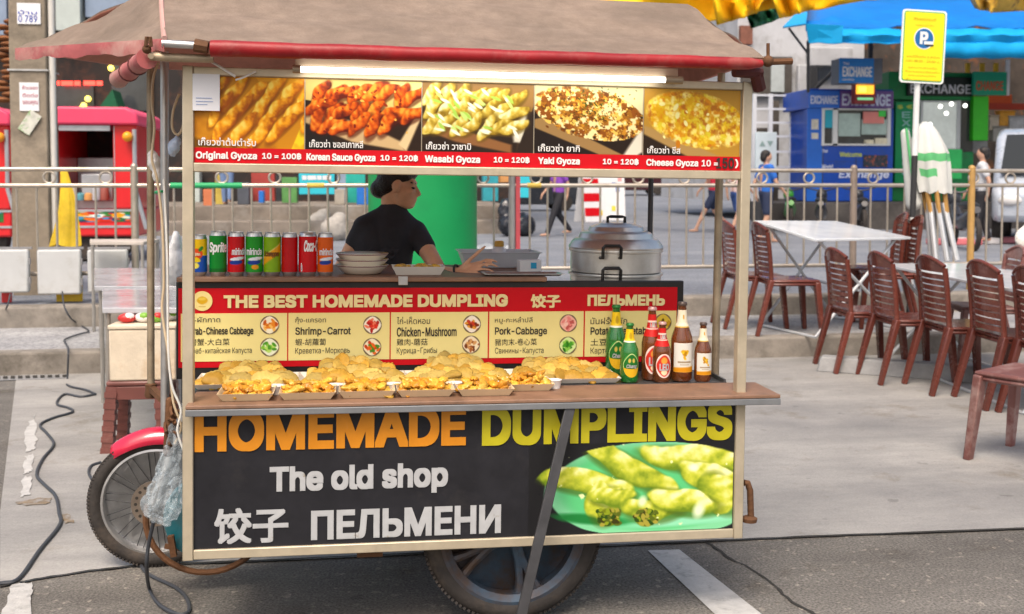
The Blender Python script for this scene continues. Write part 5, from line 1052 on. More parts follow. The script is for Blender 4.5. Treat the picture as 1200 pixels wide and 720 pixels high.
m = MB(); xa_, za_ = onW(36, 145, 10.28); m.bar((xa_ - .07 - pc_, -pw_ - .012, za_ - .08 - .347), (xa_ + .05 - pc_, -pw_ - .02, za_ + .10 - .347), .008, .12, up=(1, 0, 0)); m.build('rolled_leaflet', mk('leaflet paper', (.62, .62, .55), .5, var=.25, scale=14, dirt=(.2, .4, .12), dscale=10, dlo=.5, dhi=.6), t)
m = MB(); zz = onW(36, 82, 10.28)[1] - .347; m.box(-pw_ - .008, pw_ + .01, -pw_ - .008, pw_ + .008, zz - .008, zz + .008); m.build('binding_wire', SILV, t)
xx = onW(60.5, 200, 10.3)[0] - pc_; m = MB(); m.tube([(xx, -.1, 0), (xx, -.1, 3.1)], .032, 10); m.build('conduit', mk('white pvc', (.66, .64, .6), .4, var=.08), t)
# green pillar
GRN = mk('green painted pillar', (.003, .27, .075), .45, var=.08, scale=3, dirt=(.005, .22, .07), dscale=2)
pr_ = .127 * 8.72 / 2.4; pp = lat((495.5 - 600) / 1200 * 8.72, 8.72, .166); t = thing('green_pillar', 'thick round green pillar behind the seller', 'pillar', pp); m = MB(); m.lathe([(pr_, 0), (pr_, 4.6)], 48); m.build('shaft', GRN, t); m = MB(); m.lathe([(pr_ + .02, 0), (pr_ + .02, .12), (pr_, .14)], 48); m.build('base_ring', M_kerb, t)
# plastic chairs
CH = mk('brown chair plastic', (.125, .030, .020), .25, var=.1, scale=6, coat=.25, dirt=(.32, .13, .10), dscale=4, dlo=.58, dhi=.8)
CHL = mk('dusty chair plastic', (.19, .075, .065), .42, var=.12, scale=6, dirt=(.45, .33, .30), dscale=5, dlo=.5, dhi=.75)
def make_chair(mat):
    t = thing('plastic_chair', 'x', 'chair', Matrix(), 'brown plastic chairs around the folding tables')
    m = MB(); m.box(-.19, .21, -.205, .205, .425, .45); m.box(-.19, .205, -.2, .2, .40, .425); m.build('seat', mat, t, bevel=.012)
    for s in (-1, 1): m = MB(); m.bar((.225, s * .215, 0), (.185, s * .185, .43), .035, .05, 0, .045, .075, up=(0, 1, 0)); m.build('leg', mat, t, bevel=.008)
    for s in (-1, 1): m = MB(); m.bar((-.30, s * .205, 0), (-.185, s * .195, .45), .03, .045, 0, .04, .07, up=(0, 1, 0)); m.build('leg', mat, t, bevel=.008)
    m = MB()
    def bp(y, z, off=0.): h = (z - .45) / .5; return Vector((-.185 - .02 * h - .035 * h * h + .030 * (1 - (y / .2) ** 2) * -1 + off, y, z))
    for s in (-1, 1): m.tube([bp(s * .195, .43 + .4 * k / 6) for k in range(7)], .019, 8)
    def slat(z0, z1, th=.012, dome=0.):
        n = 10; vs = []
        for i in range(n + 1):
            y = -.19 + .38 * i / n; zz1 = z1 + dome * (1 - (y / .19) ** 2) if dome else z1
            a, b = bp(y, z0), bp(y, zz1); vs += [a + Vector((th / 2, 0, 0)), a - Vector((th / 2, 0, 0)), b - Vector((th / 2, 0, 0)), b + Vector((th / 2, 0, 0))]
        m.add(vs, [(4 * i + j, 4 * i + (j + 1) % 4, 4 * i + 4 + (j + 1) % 4, 4 * i + 4 + j) for i in range(n) for j in range(4)] + [(0, 1, 2, 3), (4 * n + 3, 4 * n + 2, 4 * n + 1, 4 * n)])
    for k in range(8): slat(.475 + .040 * k, .475 + .040 * k + .031)
    slat(.80, .845, .014, .055); m.tube([bp(y, .842 + .055 * (1 - (y / .195) ** 2)) for y in [-.195 + .039 * q for q in range(11)]], .014, 8)
    m.build('backrest', mat, t, ang=50); return t
ch0 = make_chair(CH); ch1 = make_chair(CHL); used = set(); randvar(CH, .22); randvar(CHL, .2)
def chair(p, deg, label, proto=None, sc=1.03):
    proto = proto or ch0; M = TR(p, -YAW + R(deg), sc)
    if proto.name in used: return copy_tree(proto, M, label)
    used.add(proto.name); proto.matrix_world = M; proto['label'] = label; return proto
kk = .166
def mid(a, b, z=0): return (gnd(*a, z) + gnd(*b, z)) / 2
chair(lat(2.70, 7.80), 4, 'brown chair at the far end of the near row of five, by the wheel stop')
chair(lat(2.88, 7.36), 3, 'brown chair, second from the far end of the near row of five')
chair(lat(3.09, 6.99), 3, 'brown chair in the middle of the near row, worn patch on its top edge')
chair(lat(3.25, 6.55), 2, 'brown chair, fourth from the far end of the near row of five')
chair(lat(3.32, 6.08), 1, 'brown chair of the near row of five, cut by the photo edge')
chair(lat(2.12, 8.98, kk), 4, 'brown chair standing just left of the cart right post, seen between the posts')
chair(lat(2.30, 8.55, kk), 3, 'brown chair with its seat showing just right of the cart right post')
chair(lat(3.28, 9.3, kk), 170, 'brown chair behind the far folding table, the left one', None, 1.1)
chair(lat(3.28, 8.95, kk), 170, 'brown chair behind the far folding table, nearest the closed umbrella', None, 1.08)
chair(lat(3.72, 8.05), 172, 'dusty brown chair on the far side of the near table, with a pale rim', ch1)
chair(lat(2.66, 5.16), 128, 'nearest dusty brown chair, only seat and legs in view at lower right', ch1)
# folding tables
TOPM = mk('white table laminate', (.66, .69, .72), .22, var=.06, scale=3, coat=.4)
def folding_table(q, zf, label):
    o = (q[0] + q[2]) / 2; o.z = zf; t = thing('folding_table', label, 'folding table', o.copy()); m = MB(); qs = [p - o for p in q]; m.slab(qs, .022); m.build('tabletop', TOPM, t, bevel=.004)
    c = sum(qs, Vector()) / 4
    for a, b in ((0, 1), (3, 2)):
        for u, v in ((a, b), (b, a)):
            p_ = qs[u].lerp(c, .18) + Vector((0, 0, -.022)); e = qs[v].lerp(c, .1); e = Vector((e.x, e.y, .012)); m = MB(); m.tube([p_, e], .013, 8); m.build('leg', PWD, t)
    for a, b in ((0, 3), (1, 2)):
        u, v = qs[a].lerp(c, .1), qs[b].lerp(c, .1); m = MB(); m.tube([(u.x, u.y, .014), (v.x, v.y, .014)], .012, 8); m.build('foot_bar', PWD, t)
    m = MB(); u, v = (qs[0] + qs[1]) / 2, (qs[2] + qs[3]) / 2; u, v = u.lerp(c, .15), v.lerp(c, .15); m.tube([(u.x, u.y, u.z * .45), (v.x, v.y, v.z * .45)], .012, 8); m.build('cross_bar', PWD, t)
folding_table([at(955, 280.5, 8.15), at(1068, 278, 8.75), at(979, 259, 9.55), at(884, 258.5, 8.95)], kk, 'white folding table farther back on the pavement, left of the closed umbrella')
ft = .77; folding_table([lat(3.1, 6.1, ft), lat(3.78, 6.1, ft), lat(3.7, 8.3, ft), lat(2.98, 8.3, ft)], 0, 'white folding table nearer the road, behind the row of brown chairs')
m = MB(); a = gnd(958, 434); b = gnd(1215, 452); d = (b - a).normalized(); s_ = Vector((-d.y, d.x, 0)) * .085; vs = []
for p_, e in ((a, .03), (b, -.03)):
    for w_, z in ((-1, 0), (1, 0), (.72, .115), (-.72, .115)): vs.append(p_ + s_ * w_ + d * (e if z else 0) + Vector((0, 0, z)))
m.add(vs, [(0, 1, 2, 3), (7, 6, 5, 4)] + [(i, (i + 1) % 4, (i + 1) % 4 + 4, i + 4) for i in range(4)]); tag(m.build('wheel_stop', mk('grey concrete block', (.30, .30, .30), .85, var=.2, scale=8, bump=.4, dirt=(.16, .15, .14), dscale=4), bevel=.012), 'grey concrete wheel stop lying under the row of brown chairs', 'wheel stop')
# parking sign
t = thing('parking_sign', 'yellow parking notice board on a black and white pole', 'parking sign', lat(3.58, 9.05, kk)); ti = t.matrix_world.inverted()
sx0_, sz0_ = onW(1055.5, 97.5, 8.55); sx1_, sz1_ = onW(1108.5, 12.5, 8.55); o = t.location; bw = sx1_ - sx0_; bh = sz1_ - sz0_; bx0 = sx0_ - o.x; bz0 = sz0_ - o.z; by = 8.55 - o.y + .0
YSG = mk('yellow sign face', (.86, .72, .012), .45, var=.05); WSG = mk('white sign rim', (.78, .80, .78), .4, var=.03); 
def rrect(x0, x1, z0, z1, r, n=6): return [(cx + r * math.cos(a), cz + r * math.sin(a)) for cx, cz, a0 in ((x1 - r, z1 - r, 0), (x0 + r, z1 - r, 90), (x0 + r, z0 + r, 180), (x1 - r, z0 + r, 270)) for a in [R(a0 + 90 * k / n) for k in range(n + 1)]]
LT = Matrix.Rotation(R(2.2), 4, 'Y')
def signM(): return Matrix.Translation((bx0 + bw / 2, by, bz0 + bh / 2)) @ LT
m = MB(); m.prism(rrect(-bw / 2, bw / 2, -bh / 2, bh / 2, .03), 0, .012, 0, signM()); pl_ = m.build('sign_plate', WSG, t)
m = MB(); m.prism(rrect(-bw / 2 + .015, bw / 2 - .015, -bh / 2 + .015, bh / 2 - .015, .025), -.002, -.0005, 0, signM()); m.prism(rrect(-bw / 2 + .024, bw / 2 - .024, -bh / 2 + .024, bh / 2 - .024, .02), -.004, -.0025, 1, signM()); m.build('sign_face', [mk('green border', (.05, .4, .12), .4, var=0), YSG], pl_, smooth=False)
m = MB(); SM = signM() @ Matrix.Translation((0, 0, bh * .11)); m.prism([(.095 * math.cos(a), .095 * math.sin(a)) for a in [k * .2618 for k in range(24)]], -.0055, -.0045, 0, SM); m.prism([(.086 * math.cos(a), .086 * math.sin(a)) for a in [k * .2618 for k in range(24)]], -.0075, -.006, 1, SM)
fit(m, 'P', -.04, .035, -.05, .06, -.009, 0, .06, 0, SM); m.box(.0, .085, -.010, -.0085, -.052, -.024, 0, SM); m.box(.012, .09, -.0115, -.0105, -.062, -.050, 2, SM)
for z, w_, h_, tx_ in ((.30, .2, .026, 'ที่จอดรถยนต์'), (.23, .16, .016, 'เฉพาะลูกค้า'), (-.11, .3, .02, 'จอดได้ไม่เกิน 2 ชั่วโมง'), (-.16, .31, .02, 'เวลา 08.00 - 24.00 น.'), (-.23, .26, .018, 'ขอความร่วมมือ'), (-.275, .31, .018, 'ห้ามจอดรถซ้อนคัน'), (-.32, .25, .018, 'ขอบคุณครับ'), (-.365, .31, .018, 'สำนักงานเขต')): fit(m, tx_, -w_ / 2 * bw / .4, w_ / 2 * bw / .4, z * bh / .8 - h_ / 2, z * bh / .8 + h_ / 2, -.0065, 3, .0, 0, signM())
m.build('lettering', [WSG, mk('sign blue', (.01, .13, .36), .4, var=0), M_bk, mk('ochre print', (.40, .26, .01), .5, var=0)], pl_, smooth=False)
cx_ = bx0 + bw / 2; 
for (z0_, z1_, c_, nm) in ((0, .35, 'k', 'lower_pole'), (.35, .95, 'w', 'pole_band'), (.95, 1.50, 'k', 'pole_band'), (1.50, bz0 + .5, 'w', 'upper_pole')):
    tp = bz0 + .5; m = MB(); f_ = lambda z: Vector((cx_ - .02 - .05 * (1 - z / tp), by + .04, z)); m.tube([f_(z0_), f_(z1_)], .026, 12); m.build(nm, mk('pole black', (.03, .03, .032), .4, var=.1) if c_ == 'k' else mk('pole white', (.68, .69, .69), .4, var=.08), t)
# closed umbrella leaning at the barrier
UW = mk('white umbrella cloth', (.58, .59, .56), .7, var=.08, scale=6, bump=.3, bscale=9); UG = mk('green umbrella cloth', (.10, .42, .16), .7, var=.15)
t = thing('closed_umbrella', 'closed white and green market umbrella with rusty ribs leaning upside down', 'umbrella', lat(3.85, 9.2, kk)); o = t.location
ua, ub, uc = at(1084, 143, 9.2) - o, at(1095, 226, 9.2) - o, at(1107, 305, 9.15) - o
m = MB(); n = 18; k_ = 14; vs = []
for i in range(n + 1):
    f = i / n; c_ = ua.lerp(ub, f); rr = .018 + .165 * min(1, f * 2.2) ** .6 * (1 - .25 * f)
    for j in range(28): a = 2 * math.pi * j / 28; r2 = rr * (1 + .16 * math.cos(7 * a + f * 2)); vs.append(c_ + Vector((r2 * math.cos(a), r2 * .7 * math.sin(a), .012 * math.cos(7 * a) * f)))
fs = [(i * 28 + j, i * 28 + (j + 1) % 28, (i + 1) * 28 + (j + 1) % 28, (i + 1) * 28 + j) for i in range(n) for j in range(28)]; m.add(vs, fs); m.m = [1 if ((i // 28) in (8, 9) and (i % 28) > 12) or ((i // 28) in (12, 13) and (i % 28) in (16, 17, 18, 19, 20)) else 0 for i in range(len(fs))]; m.build('cloth', [UW, UG], t, ang=80)
m = MB(); 
for j in range(7): a = 2 * math.pi * j / 7; q = Vector((math.cos(a) * .11, math.sin(a) * .08, 0)); m.tube([ub + q * .9 + Vector((0, 0, .02)), ub + (uc - ub) * .3 + q * .8], .021, 6)
m.build('rusty_ribs', mk('rusty ribs', (.40, .22, .06), .7, var=.3), t)
m = MB()
for j in range(7): a = 2 * math.pi * j / 7; q = Vector((math.cos(a) * .10, math.sin(a) * .07, 0)); m.tube([ub + (uc - ub) * .15 + q * .8, uc + q * 1.2], .022, 8)
m.build('pole', PWD, t)
m = MB(); a_, b_ = at(1061, 150, 9.25) - o, at(1071, 238, 9.25) - o; m.caps(a_ + Vector((0, 0, -.05)), b_, .04, .07, 12); m.build('sleeve', UW, t)
m = MB(); m.bar(at(1062, 150, 9.15) - o, at(1070, 215, 9.15) - o, .02, .012); m.build('sleeve_trim', UG, t)
tag(bag('patterned_bag', [(at(1203, 280, 9.0), (.11, .06, .11)), (at(1212, 270, 9.0), (.11, .06, .10))], mk('white patterned cloth', (.78, .77, .72), .7, var=.1, scale=9, dirt=(.25, .24, .25), dscale=34, dlo=.58, dhi=.62), 21, .016, .006), 'white cloth bundle with small dark marks at the right edge by the dusty chair', 'cloth bundle')
# ================================================================== people in the street
def cloth(n, c): return mk(n, c, .8, var=.15, scale=6, bump=.2)
SK2 = mk('pale skin', (.50, .29, .20), .5, var=.08); SHOE = mk('shoe', (.5, .48, .45), .5, var=.1)
def walker(foot, face, h, label, shirt, legs, short=True, stride=.3, skin=None, hair=HAIR, arm=.25, shoes=True):
    skin = skin or SK2; t = thing('person', label, 'person', Matrix.Translation(foot) @ Matrix.Rotation(-YAW + R(face), 4, 'Z') @ Matrix.Scale(h / 1.7, 4)); V = Vector   # local +x is forward
    hips = [V((0, s * .085, .88)) for s in (1, -1)]; kn = [V((stride * .55, .09, .48)), V((-stride * .1, -.09, .47))]; an = [V((stride, .09, .09)), V((-stride * .95, -.09, .14 if stride else .09))]
    sh = [V((0, .18, 1.38)), V((0, -.18, 1.38))]; el = [V((-arm * .5, .23, 1.11)), V((arm * .4, -.23, 1.11))]; hd_ = [V((-arm * .4, .22, .87)), V((arm * 1.2, -.22, .90))]
    m = MB(); m.ell((.01, 0, 1.585), (.095, .076, .115)); m.ell((.10, 0, 1.57), (.02, .014, .02)); m.caps((0, 0, 1.40), (0, 0, 1.52), .055, .05); m.caps((0, 0, .95), (0, 0, 1.3), .11, .13); m.caps(sh[0], sh[1], .06)
    for i in range(2):
        m.caps(hips[i], kn[i], .085, .055); m.caps(kn[i], an[i], .054, .036); m.caps(an[i] + V((-.02, 0, -.045)), an[i] + V((.15, 0, -.055)), .035, .028)
        m.caps(sh[i], el[i], .05, .036); m.caps(el[i], hd_[i], .036, .026); m.caps(hd_[i], hd_[i] + V((.03, 0, -.10)), .03, .02)
    blob('body', m, skin, t, .018, 3)
    m = MB(); m.caps((0, .06, .98), (0, .09, 1.34), .115, .10); m.caps((0, -.06, .98), (0, -.09, 1.34), .115, .10); m.caps(sh[0], sh[1], .075)
    for i in range(2): m.caps(sh[i], sh[i].lerp(el[i], .6), .068, .06)
    blob('shirt', m, shirt, t, .018, 3)
    m = MB(); m.caps((0, .05, .92), (0, -.05, .92), .118)
    for i in range(2):
        if short: m.caps(hips[i], hips[i].lerp(kn[i], .75), .10, .085)
        else: m.caps(hips[i], kn[i], .10, .072); m.caps(kn[i], an[i], .07, .055)
    blob('shorts' if short else 'trousers', m, legs, t, .018, 3)
    m = MB(); m.ell((-.015, 0, 1.625), (.098, .085, .09)); m.ell((-.055, 0, 1.57), (.062, .078, .09)); blob('hair', m, hair, t, .018, 2)
    return t
def street(px, py, z=.347): p = gnd(px, py, z); return p
NAVY = cloth('navy cloth', (.02, .03, .07)); 
walker(street(836, 272), 185, 1.66, 'person in red top and navy shorts walking left in the street', cloth('red cloth', (.62, .03, .06)), NAVY, True, .42)
walker(street(863, 276), 20, 1.6, 'person in pale pink top and blue shorts between the cart posts', cloth('pink cloth', (.66, .48, .46)), cloth('denim blue', (.03, .07, .22)), True, .18)
walker(street(897, 285), 10, 1.66, 'person in bright blue top and dark shorts walking behind the barrier', cloth('blue cloth', (.02, .13, .50)), NAVY, True, .16)
walker(street(655, 277), 200, 1.6, 'person in purple top and black trousers walking past the parked cars', cloth('purple cloth', (.22, .06, .42)), cloth('black cloth', (.02, .02, .025)), False, .3)
walker(street(1150, 287), 150, 1.70, 'person in white shirt standing by the motorbike and the grey van', cloth('white cloth', (.55, .57, .6)), cloth('black cloth', (.02, .02, .025)), False, .1)
walker(street(434, 262), 90, 1.5, 'person in pale pink shirt half hidden behind the seller', cloth('rose cloth', (.70, .45, .48)), cloth('grey cloth', (.2, .2, .22)), False, .08)
walker(gnd(266, 240, .95), 80, 1.62, 'person in jeans standing on the terrace left of the red panel', cloth('grey blue cloth', (.2, .26, .36)), cloth('jeans cloth', (.16, .24, .42)), False, .06)
walker(gnd(592, 246, .62), 250, 1.5, 'person in orange vest at the end of the terrace beside the black bag', cloth('orange cloth', (.75, .17, .05)), NAVY, False, .05)
# ================================================================== street clutter behind the barrier
BAGB = mk('black bin bag', (.015, .018, .025), .25, var=.2, bump=.6, bscale=9, spec=.6)
p = street(606, 277); tag(bag('bin_bag', [(p + Vector((0, 0, .22)), (.40, .3, .26)), (p + Vector((-.22, .1, .45)), (.16, .15, .32))], BAGB, 31, .03, .03), 'slumped black bin bag on the street behind the red striped post', 'bin bag')
for k, (px, py) in enumerate(((578, 272), (572, 301))):
    p = street(px, py); tag(bag('rubbish_bag', [(p + Vector((0, 0, .08)), (.34, .22, .10)), (p + Vector((.2, .05, .07)), (.2, .2, .1))], mk('pale plastic rubbish', (.26, .28, .30), .4, var=.4, scale=9, bump=.5), 41 + k, .03, .03), ['pale plastic rubbish lying by the terrace step', 'pale plastic rubbish lying nearer the barrier right of the pillar'][k], 'rubbish')
def aboard(px, py, w, h, mats, label, rz, dots=False):
    p = street(px, py); t = thing('sign_board_stand', label, 'sign board', TR(p, -YAW + R(rz)))
    for s in (-1, 1): m = MB(); m.bar((0, s * .28, 0), (0, s * .03, h), .03, w, up=(1, 0, 0)); m.build('board_leaf', mats[0], t, bevel=.004)
    m = MB()
    for k in range(11 if dots else 3):
        z = (.1 + .8 * ((k * .37) % 1)) if dots else (.12 + .3 * k); y = -.28 + .25 * z - .019; x = (rnd.uniform(-.38, .38) * w) if dots else 0; hw = .06 if dots else w * .5
        m.add([(x - hw, y - .004, (z) * h), (x + hw, y - .004, z * h), (x + hw, y + .25 * .12 - .004, (z + (.1 if dots else .17)) * h), (x - hw, y + .25 * .12 - .004, (z + (.1 if dots else .17)) * h)], [(0, 1, 2, 3)], k % (len(mats) - 1))
    m.build('printed_marks', mats[1:], t, smooth=False)
WB = mk('white board', (.72, .72, .74), .5, var=.05)
aboard(712, 258, .95, 1.45, [WB, mk('board yellow', (.8, .6, .05), .5, var=0), mk('board blue', (.2, .28, .5), .5, var=0), mk('board pink', (.7, .3, .3), .5, var=0)], 'white folding sign board with scattered coloured marks in the street', 5, True)
aboard(689, 260, .55, 1.35, [WB, RED], 'narrow red and white folding sign board beside the marked white one', 30)
def car(px, py, z, rz, col, label, L_=4.2, H__=1.45):
    p = gnd(px, py, z); t = thing('parked_car', label, 'car', TR(p, R(rz)), 'cars parked beyond the street'); CG = mk('car glass', (.03, .035, .04), .3, var=0, spec=.1)
    h = H__; m = MB(); m.prism([(-L_ / 2, .35), (-L_ / 2 + .05, .8), (-L_ / 2 + .8, .92), (-L_ / 2 + 1.5, h - .05), (-L_ / 2 + 1.9, h), (L_ / 2 - 1.1, h), (L_ / 2 - .5, .98), (L_ / 2, .9), (L_ / 2 + .03, .4), (L_ / 2 - .1, .25), (-L_ / 2 + .1, .25)], -.85, .85); m.build('body', mk('car paint ' + col[0], col[1], .25, var=.05, coat=.8), t, bevel=.07)
    m = MB(); m.prism([(-L_ / 2 + 1.05, .97), (-L_ / 2 + 1.6, h - .1), (-.1, h - .1), (-.1, .97)], -.858, .858); m.prism([(0, .97), (0, h - .1), (L_ / 2 - 1.2, h - .1), (L_ / 2 - .8, .99)], -.858, .858); m.build('side_window', CG, t)
    for s in (-1, 1):
        for x in (-L_ / 2 + .8, L_ / 2 - .85): m = MB(); m.lathe([(.0001, -.1), (.2, -.1), (.31, -.09), (.325, -.05), (.325, .05), (.31, .09), (.0001, .1)], 24, 0, Matrix.Translation((x, s * .78, .325)) @ Matrix.Rotation(R(90), 4, 'X')); w_ = m.build('wheel', RUB, t); m = MB(); m.lathe([(.0001, -.115), (.12, -.118), (.19, -.112), (.2, -.1), (.0001, -.1)], 16, 0, Matrix.Translation((x, s * .78, .325)) @ Matrix.Rotation(R(90 if s < 0 else -90), 4, 'X')); m.build('hub_cap', mk('hub metal', (.4, .35, .22), .35, .8, var=.1), w_)
    for s in (-1, 1): m = MB(); m.ell((-L_ / 2 + .08, s * .6, .72), (.08, .16, .07), 10, 6); m.build('headlight', mk('lamp glass', (.6, .6, .6), .1, var=0), t)
DK = ('dark', (.03, .035, .045)); car(622, 247, .347, 4, DK, 'dark car parked behind the purple dressed walker', 4.0, 1.4)
far_z = .757
car(655, 228.3, far_z, -3, ('black', (.02, .02, .022)), 'black car parked far down the side street behind the sign boards', 4.3); car(742, 228.3, far_z, 1, ('wine', (.06, .02, .025)), 'dark wine car far down the side street right of the sign boards', 4.2)
car(830, 228.3, far_z, 2, ('blue', (.03, .05, .09)), 'dark blue car far down the side street behind the red dressed walker', 4.2); car(917, 228.3, far_z, 0, ('grey', (.12, .12, .13)), 'grey car parked far down the side street behind the blue dressed walker', 4.2)
# grey van and motorbikes at the right
p = lat((1232 - 600) / 1200 * 19.2, 19.2, .347); t = thing('grey_van', 'silver grey van facing the barrier at the right edge of the photo', 'van', TR(p, R(54))); m = MB()
m.prism([(-2.15, .4), (-2.2, .95), (-1.75, 1.15), (-1.05, 1.95), (-.6, 2.08), (2.2, 2.08), (2.3, .4)], -.9, .9); m.build('body', mk('silver van paint', (.48, .53, .60), .28, .2, var=.05, coat=.7), t, bevel=.12)
m = MB(); m.add([(-1.745, -.78, 1.22), (-1.745, .78, 1.22), (-1.11, .72, 1.93), (-1.11, -.72, 1.93)], [(0, 1, 2, 3)]); m.v = [(x - .03, y, z + .02) for x, y, z in m.v]; m.build('windscreen', mk('car glass', (.03, .035, .04), .3, var=0, spec=.1), t)
m = MB(); m.prism([(-1.25, 1.25), (-.85, 1.85), (.2, 1.85), (.2, 1.25)], -.915, -.89); m.prism([(.35, 1.25), (.35, 1.85), (1.9, 1.85), (1.9, 1.25)], -.915, -.89); m.build('side_window', _m['car glass'], t, smooth=False)
for s in (-1, 1): m = MB(); m.ell((-2.17, s * .6, .78), (.07, .2, .1), 12, 7); m.build('headlight', mk('lamp glass', (.6, .6, .6), .1, var=0), t)
m = MB(); m.box(-2.27, -2.205, -.28, .28, .5, .62); m.build('number_plate', WB, t, bevel=.004)
for s in (-1, 1):
    for x in (-1.4, 1.4): m = MB(); m.lathe([(.0001, -.1), (.31, -.09), (.33, -.05), (.33, .05), (.31, .09), (.0001, .1)], 24, 0, Matrix.Translation((x, s * .82, .33)) @ Matrix.Rotation(R(90), 4, 'X')); m.build('wheel', RUB, t)
def bike(px, py, rz, col, label):
    t = thing('parked_motorbike', label, 'motorbike', TR(street(px, py), R(rz)), 'motorbikes parked behind the barrier')
    for x in (-.6, .6): m = MB(); Mw = Matrix.Translation((x, 0, .28)) @ Matrix.Rotation(R(90), 4, 'X'); m.tube([Mw @ Vector((.235 * math.cos(a), .235 * math.sin(a), 0)) for a in [k * .3491 for k in range(18)]], .045, 8, 0, True); w_ = m.build('wheel', RUB, t); m = MB(); [m.tube([Mw @ Vector((0, 0, 0)), Mw @ Vector((.2 * math.cos(a), .2 * math.sin(a), 0))], .012, 5) for a in (0, 1.05, 2.1, 3.14, 4.19, 5.24)]; m.build('spokes', SILV, w_)
    m = MB(); m.tube([(.5, 0, .75), (.3, 0, .5), (0, 0, .42), (-.3, 0, .5), (-.7, 0, .66)], [.06, .10, .13, .13, .06], 10); m.tube([(.6, 0, .28), (.45, 0, .85)], .03, 8); m.ell((.52, 0, .82), (.10, .12, .14), 12, 8); m.build('body', col, t)
    m = MB(); m.ell((-.25, 0, .72), (.38, .13, .07), 14, 8); m.build('seat', HB, t); m = MB(); m.tube([(.35, -.33, .98), (.45, -.1, .92), (.45, .1, .92), (.35, .33, .98)], .016, 8); m.build('handlebar', DGREY, t)
GBK = mk('green bike plastic', (.04, .30, .03), .3, var=.1, coat=.5); BBK = mk('black bike plastic', (.02, .022, .03), .3, var=.1, coat=.5)
bike(925, 272, 70, GBK, 'green motorbike parked behind the barrier right of the blue dressed walker'); bike(962, 274, 65, BBK, 'black motorbike parked in front of the blue exchange booth, the left one'); bike(1008, 275, 70, BBK, 'black motorbike parked in front of the blue exchange booth, the right one'); bike(1128, 292, 75, BBK, 'black motorbike parked beside the white shirted person')
for k, (px, py, w_, c_) in enumerate(((1118, 287, .9, (.6, .16, .18)), (1142, 286, .8, (.75, .72, .72)), (1166, 285, .8, (.55, .2, .24)))):
    p = street(px, py); m = MB(); m.box(-w_ / 2, w_ / 2, -.12, .12, 0, .11); tag(m.build('kerb_block', mk('kerb paint %d' % k, c_, .8, var=.25), M=TR(p, -YAW), bevel=.02), ['faded red painted kerb block left of the white one behind the barrier', 'white painted kerb block between the two red ones behind the barrier', 'faded red painted kerb block nearest the van behind the barrier'][k], 'kerb block')
# ================================================================== shops on the left
def boxW(mb, px0, px1, py0, py1, yw, dep, mi=0, z0=None):
    x0, z1 = onW(px0, py0, yw); x1, zb = onW(px1, py1, yw); mb.box(x0, x1, yw, yw + dep, zb if z0 is None else z0, z1, mi)
def lett(mb, txt, px0, px1, py0, py1, yw, mi=0, bold=.03, shear=0.):
    fit(mb, txt, onW(px0, py0, yw)[0], onW(px1, py0, yw)[0], onW(px0, py1, yw)[1], onW(px0, py0, yw)[1], yw, mi, bold, shear)
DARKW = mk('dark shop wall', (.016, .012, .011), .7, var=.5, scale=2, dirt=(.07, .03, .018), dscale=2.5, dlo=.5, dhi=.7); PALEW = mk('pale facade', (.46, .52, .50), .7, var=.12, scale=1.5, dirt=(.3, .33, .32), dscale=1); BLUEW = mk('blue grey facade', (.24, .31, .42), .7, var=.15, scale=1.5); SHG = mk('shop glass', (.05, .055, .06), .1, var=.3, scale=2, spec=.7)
t = thing('shophouse', 'dark open fronted shop building behind the red food trucks at the left', 'building'); YW = 27.0
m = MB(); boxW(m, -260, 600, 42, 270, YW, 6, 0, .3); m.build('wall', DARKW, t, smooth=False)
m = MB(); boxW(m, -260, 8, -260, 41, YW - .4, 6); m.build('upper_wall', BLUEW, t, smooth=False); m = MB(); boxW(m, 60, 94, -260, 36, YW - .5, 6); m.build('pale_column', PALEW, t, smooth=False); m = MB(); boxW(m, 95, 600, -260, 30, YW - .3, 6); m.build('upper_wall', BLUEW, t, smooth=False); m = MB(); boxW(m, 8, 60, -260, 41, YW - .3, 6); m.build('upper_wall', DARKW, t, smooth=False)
for a, b, c, d, mm in ((100, 128, 20, 60, SHG), (64, 110, 100, 128, SHG), (130, 180, 60, 130, SHG), (300, 330, 205, 240, SHG), (395, 408, 203, 240, BLUEW)): m = MB(); boxW(m, a, b, c, d, YW - .06, .05); m.build('window', mm, t, smooth=False)
m = MB(); boxW(m, 226, 234, 200, 250, YW - .5, .4); m.build('pale_column', PALEW, t, smooth=False); m = MB(); boxW(m, 310, 316, 200, 250, YW - .7, .2); m.build('pale_column', PALEW, t, smooth=False)
LREDE = mk('lit red sign', (.6, .02, .02), .5, var=0, emit=(1, .05, .03), es=3.); LYEL = mk('lit yellow lamp', (.8, .6, .1), .5, var=0, emit=(1, .75, .12), es=2.2)
for a, b, tx_ in ((63, 94, '▬ ▬▬ ▬'), (98, 120, '▬▬ ▬')): m = MB(); lett(m, tx_, a, b, 95, 100, YW - .5); m.build('lit_lettering', LREDE, t, smooth=False)
WLP = mk('white lamp shade', (.7, .7, .68), .5, var=.05)
for k, px in enumerate((70, 83)):
    q = at(px, 84, 26); tt = thing('hanging_lamp', ['white hanging lamp shade in the dark shop, the left one', 'white hanging lamp shade in the dark shop, the right one'][k], 'lamp', q, 'white lamps hanging in the dark shop'); m = MB(); m.lathe([(.04, .16), (.13, -.1), (.14, -.14), (.12, -.14), (.03, .15)], 16); m.build('lamp_shade', WLP, tt); m = MB(); m.tube([(0, 0, .15), (0, 0, 1.2)], .01, 6); m.build('cord', BLACKF, tt)
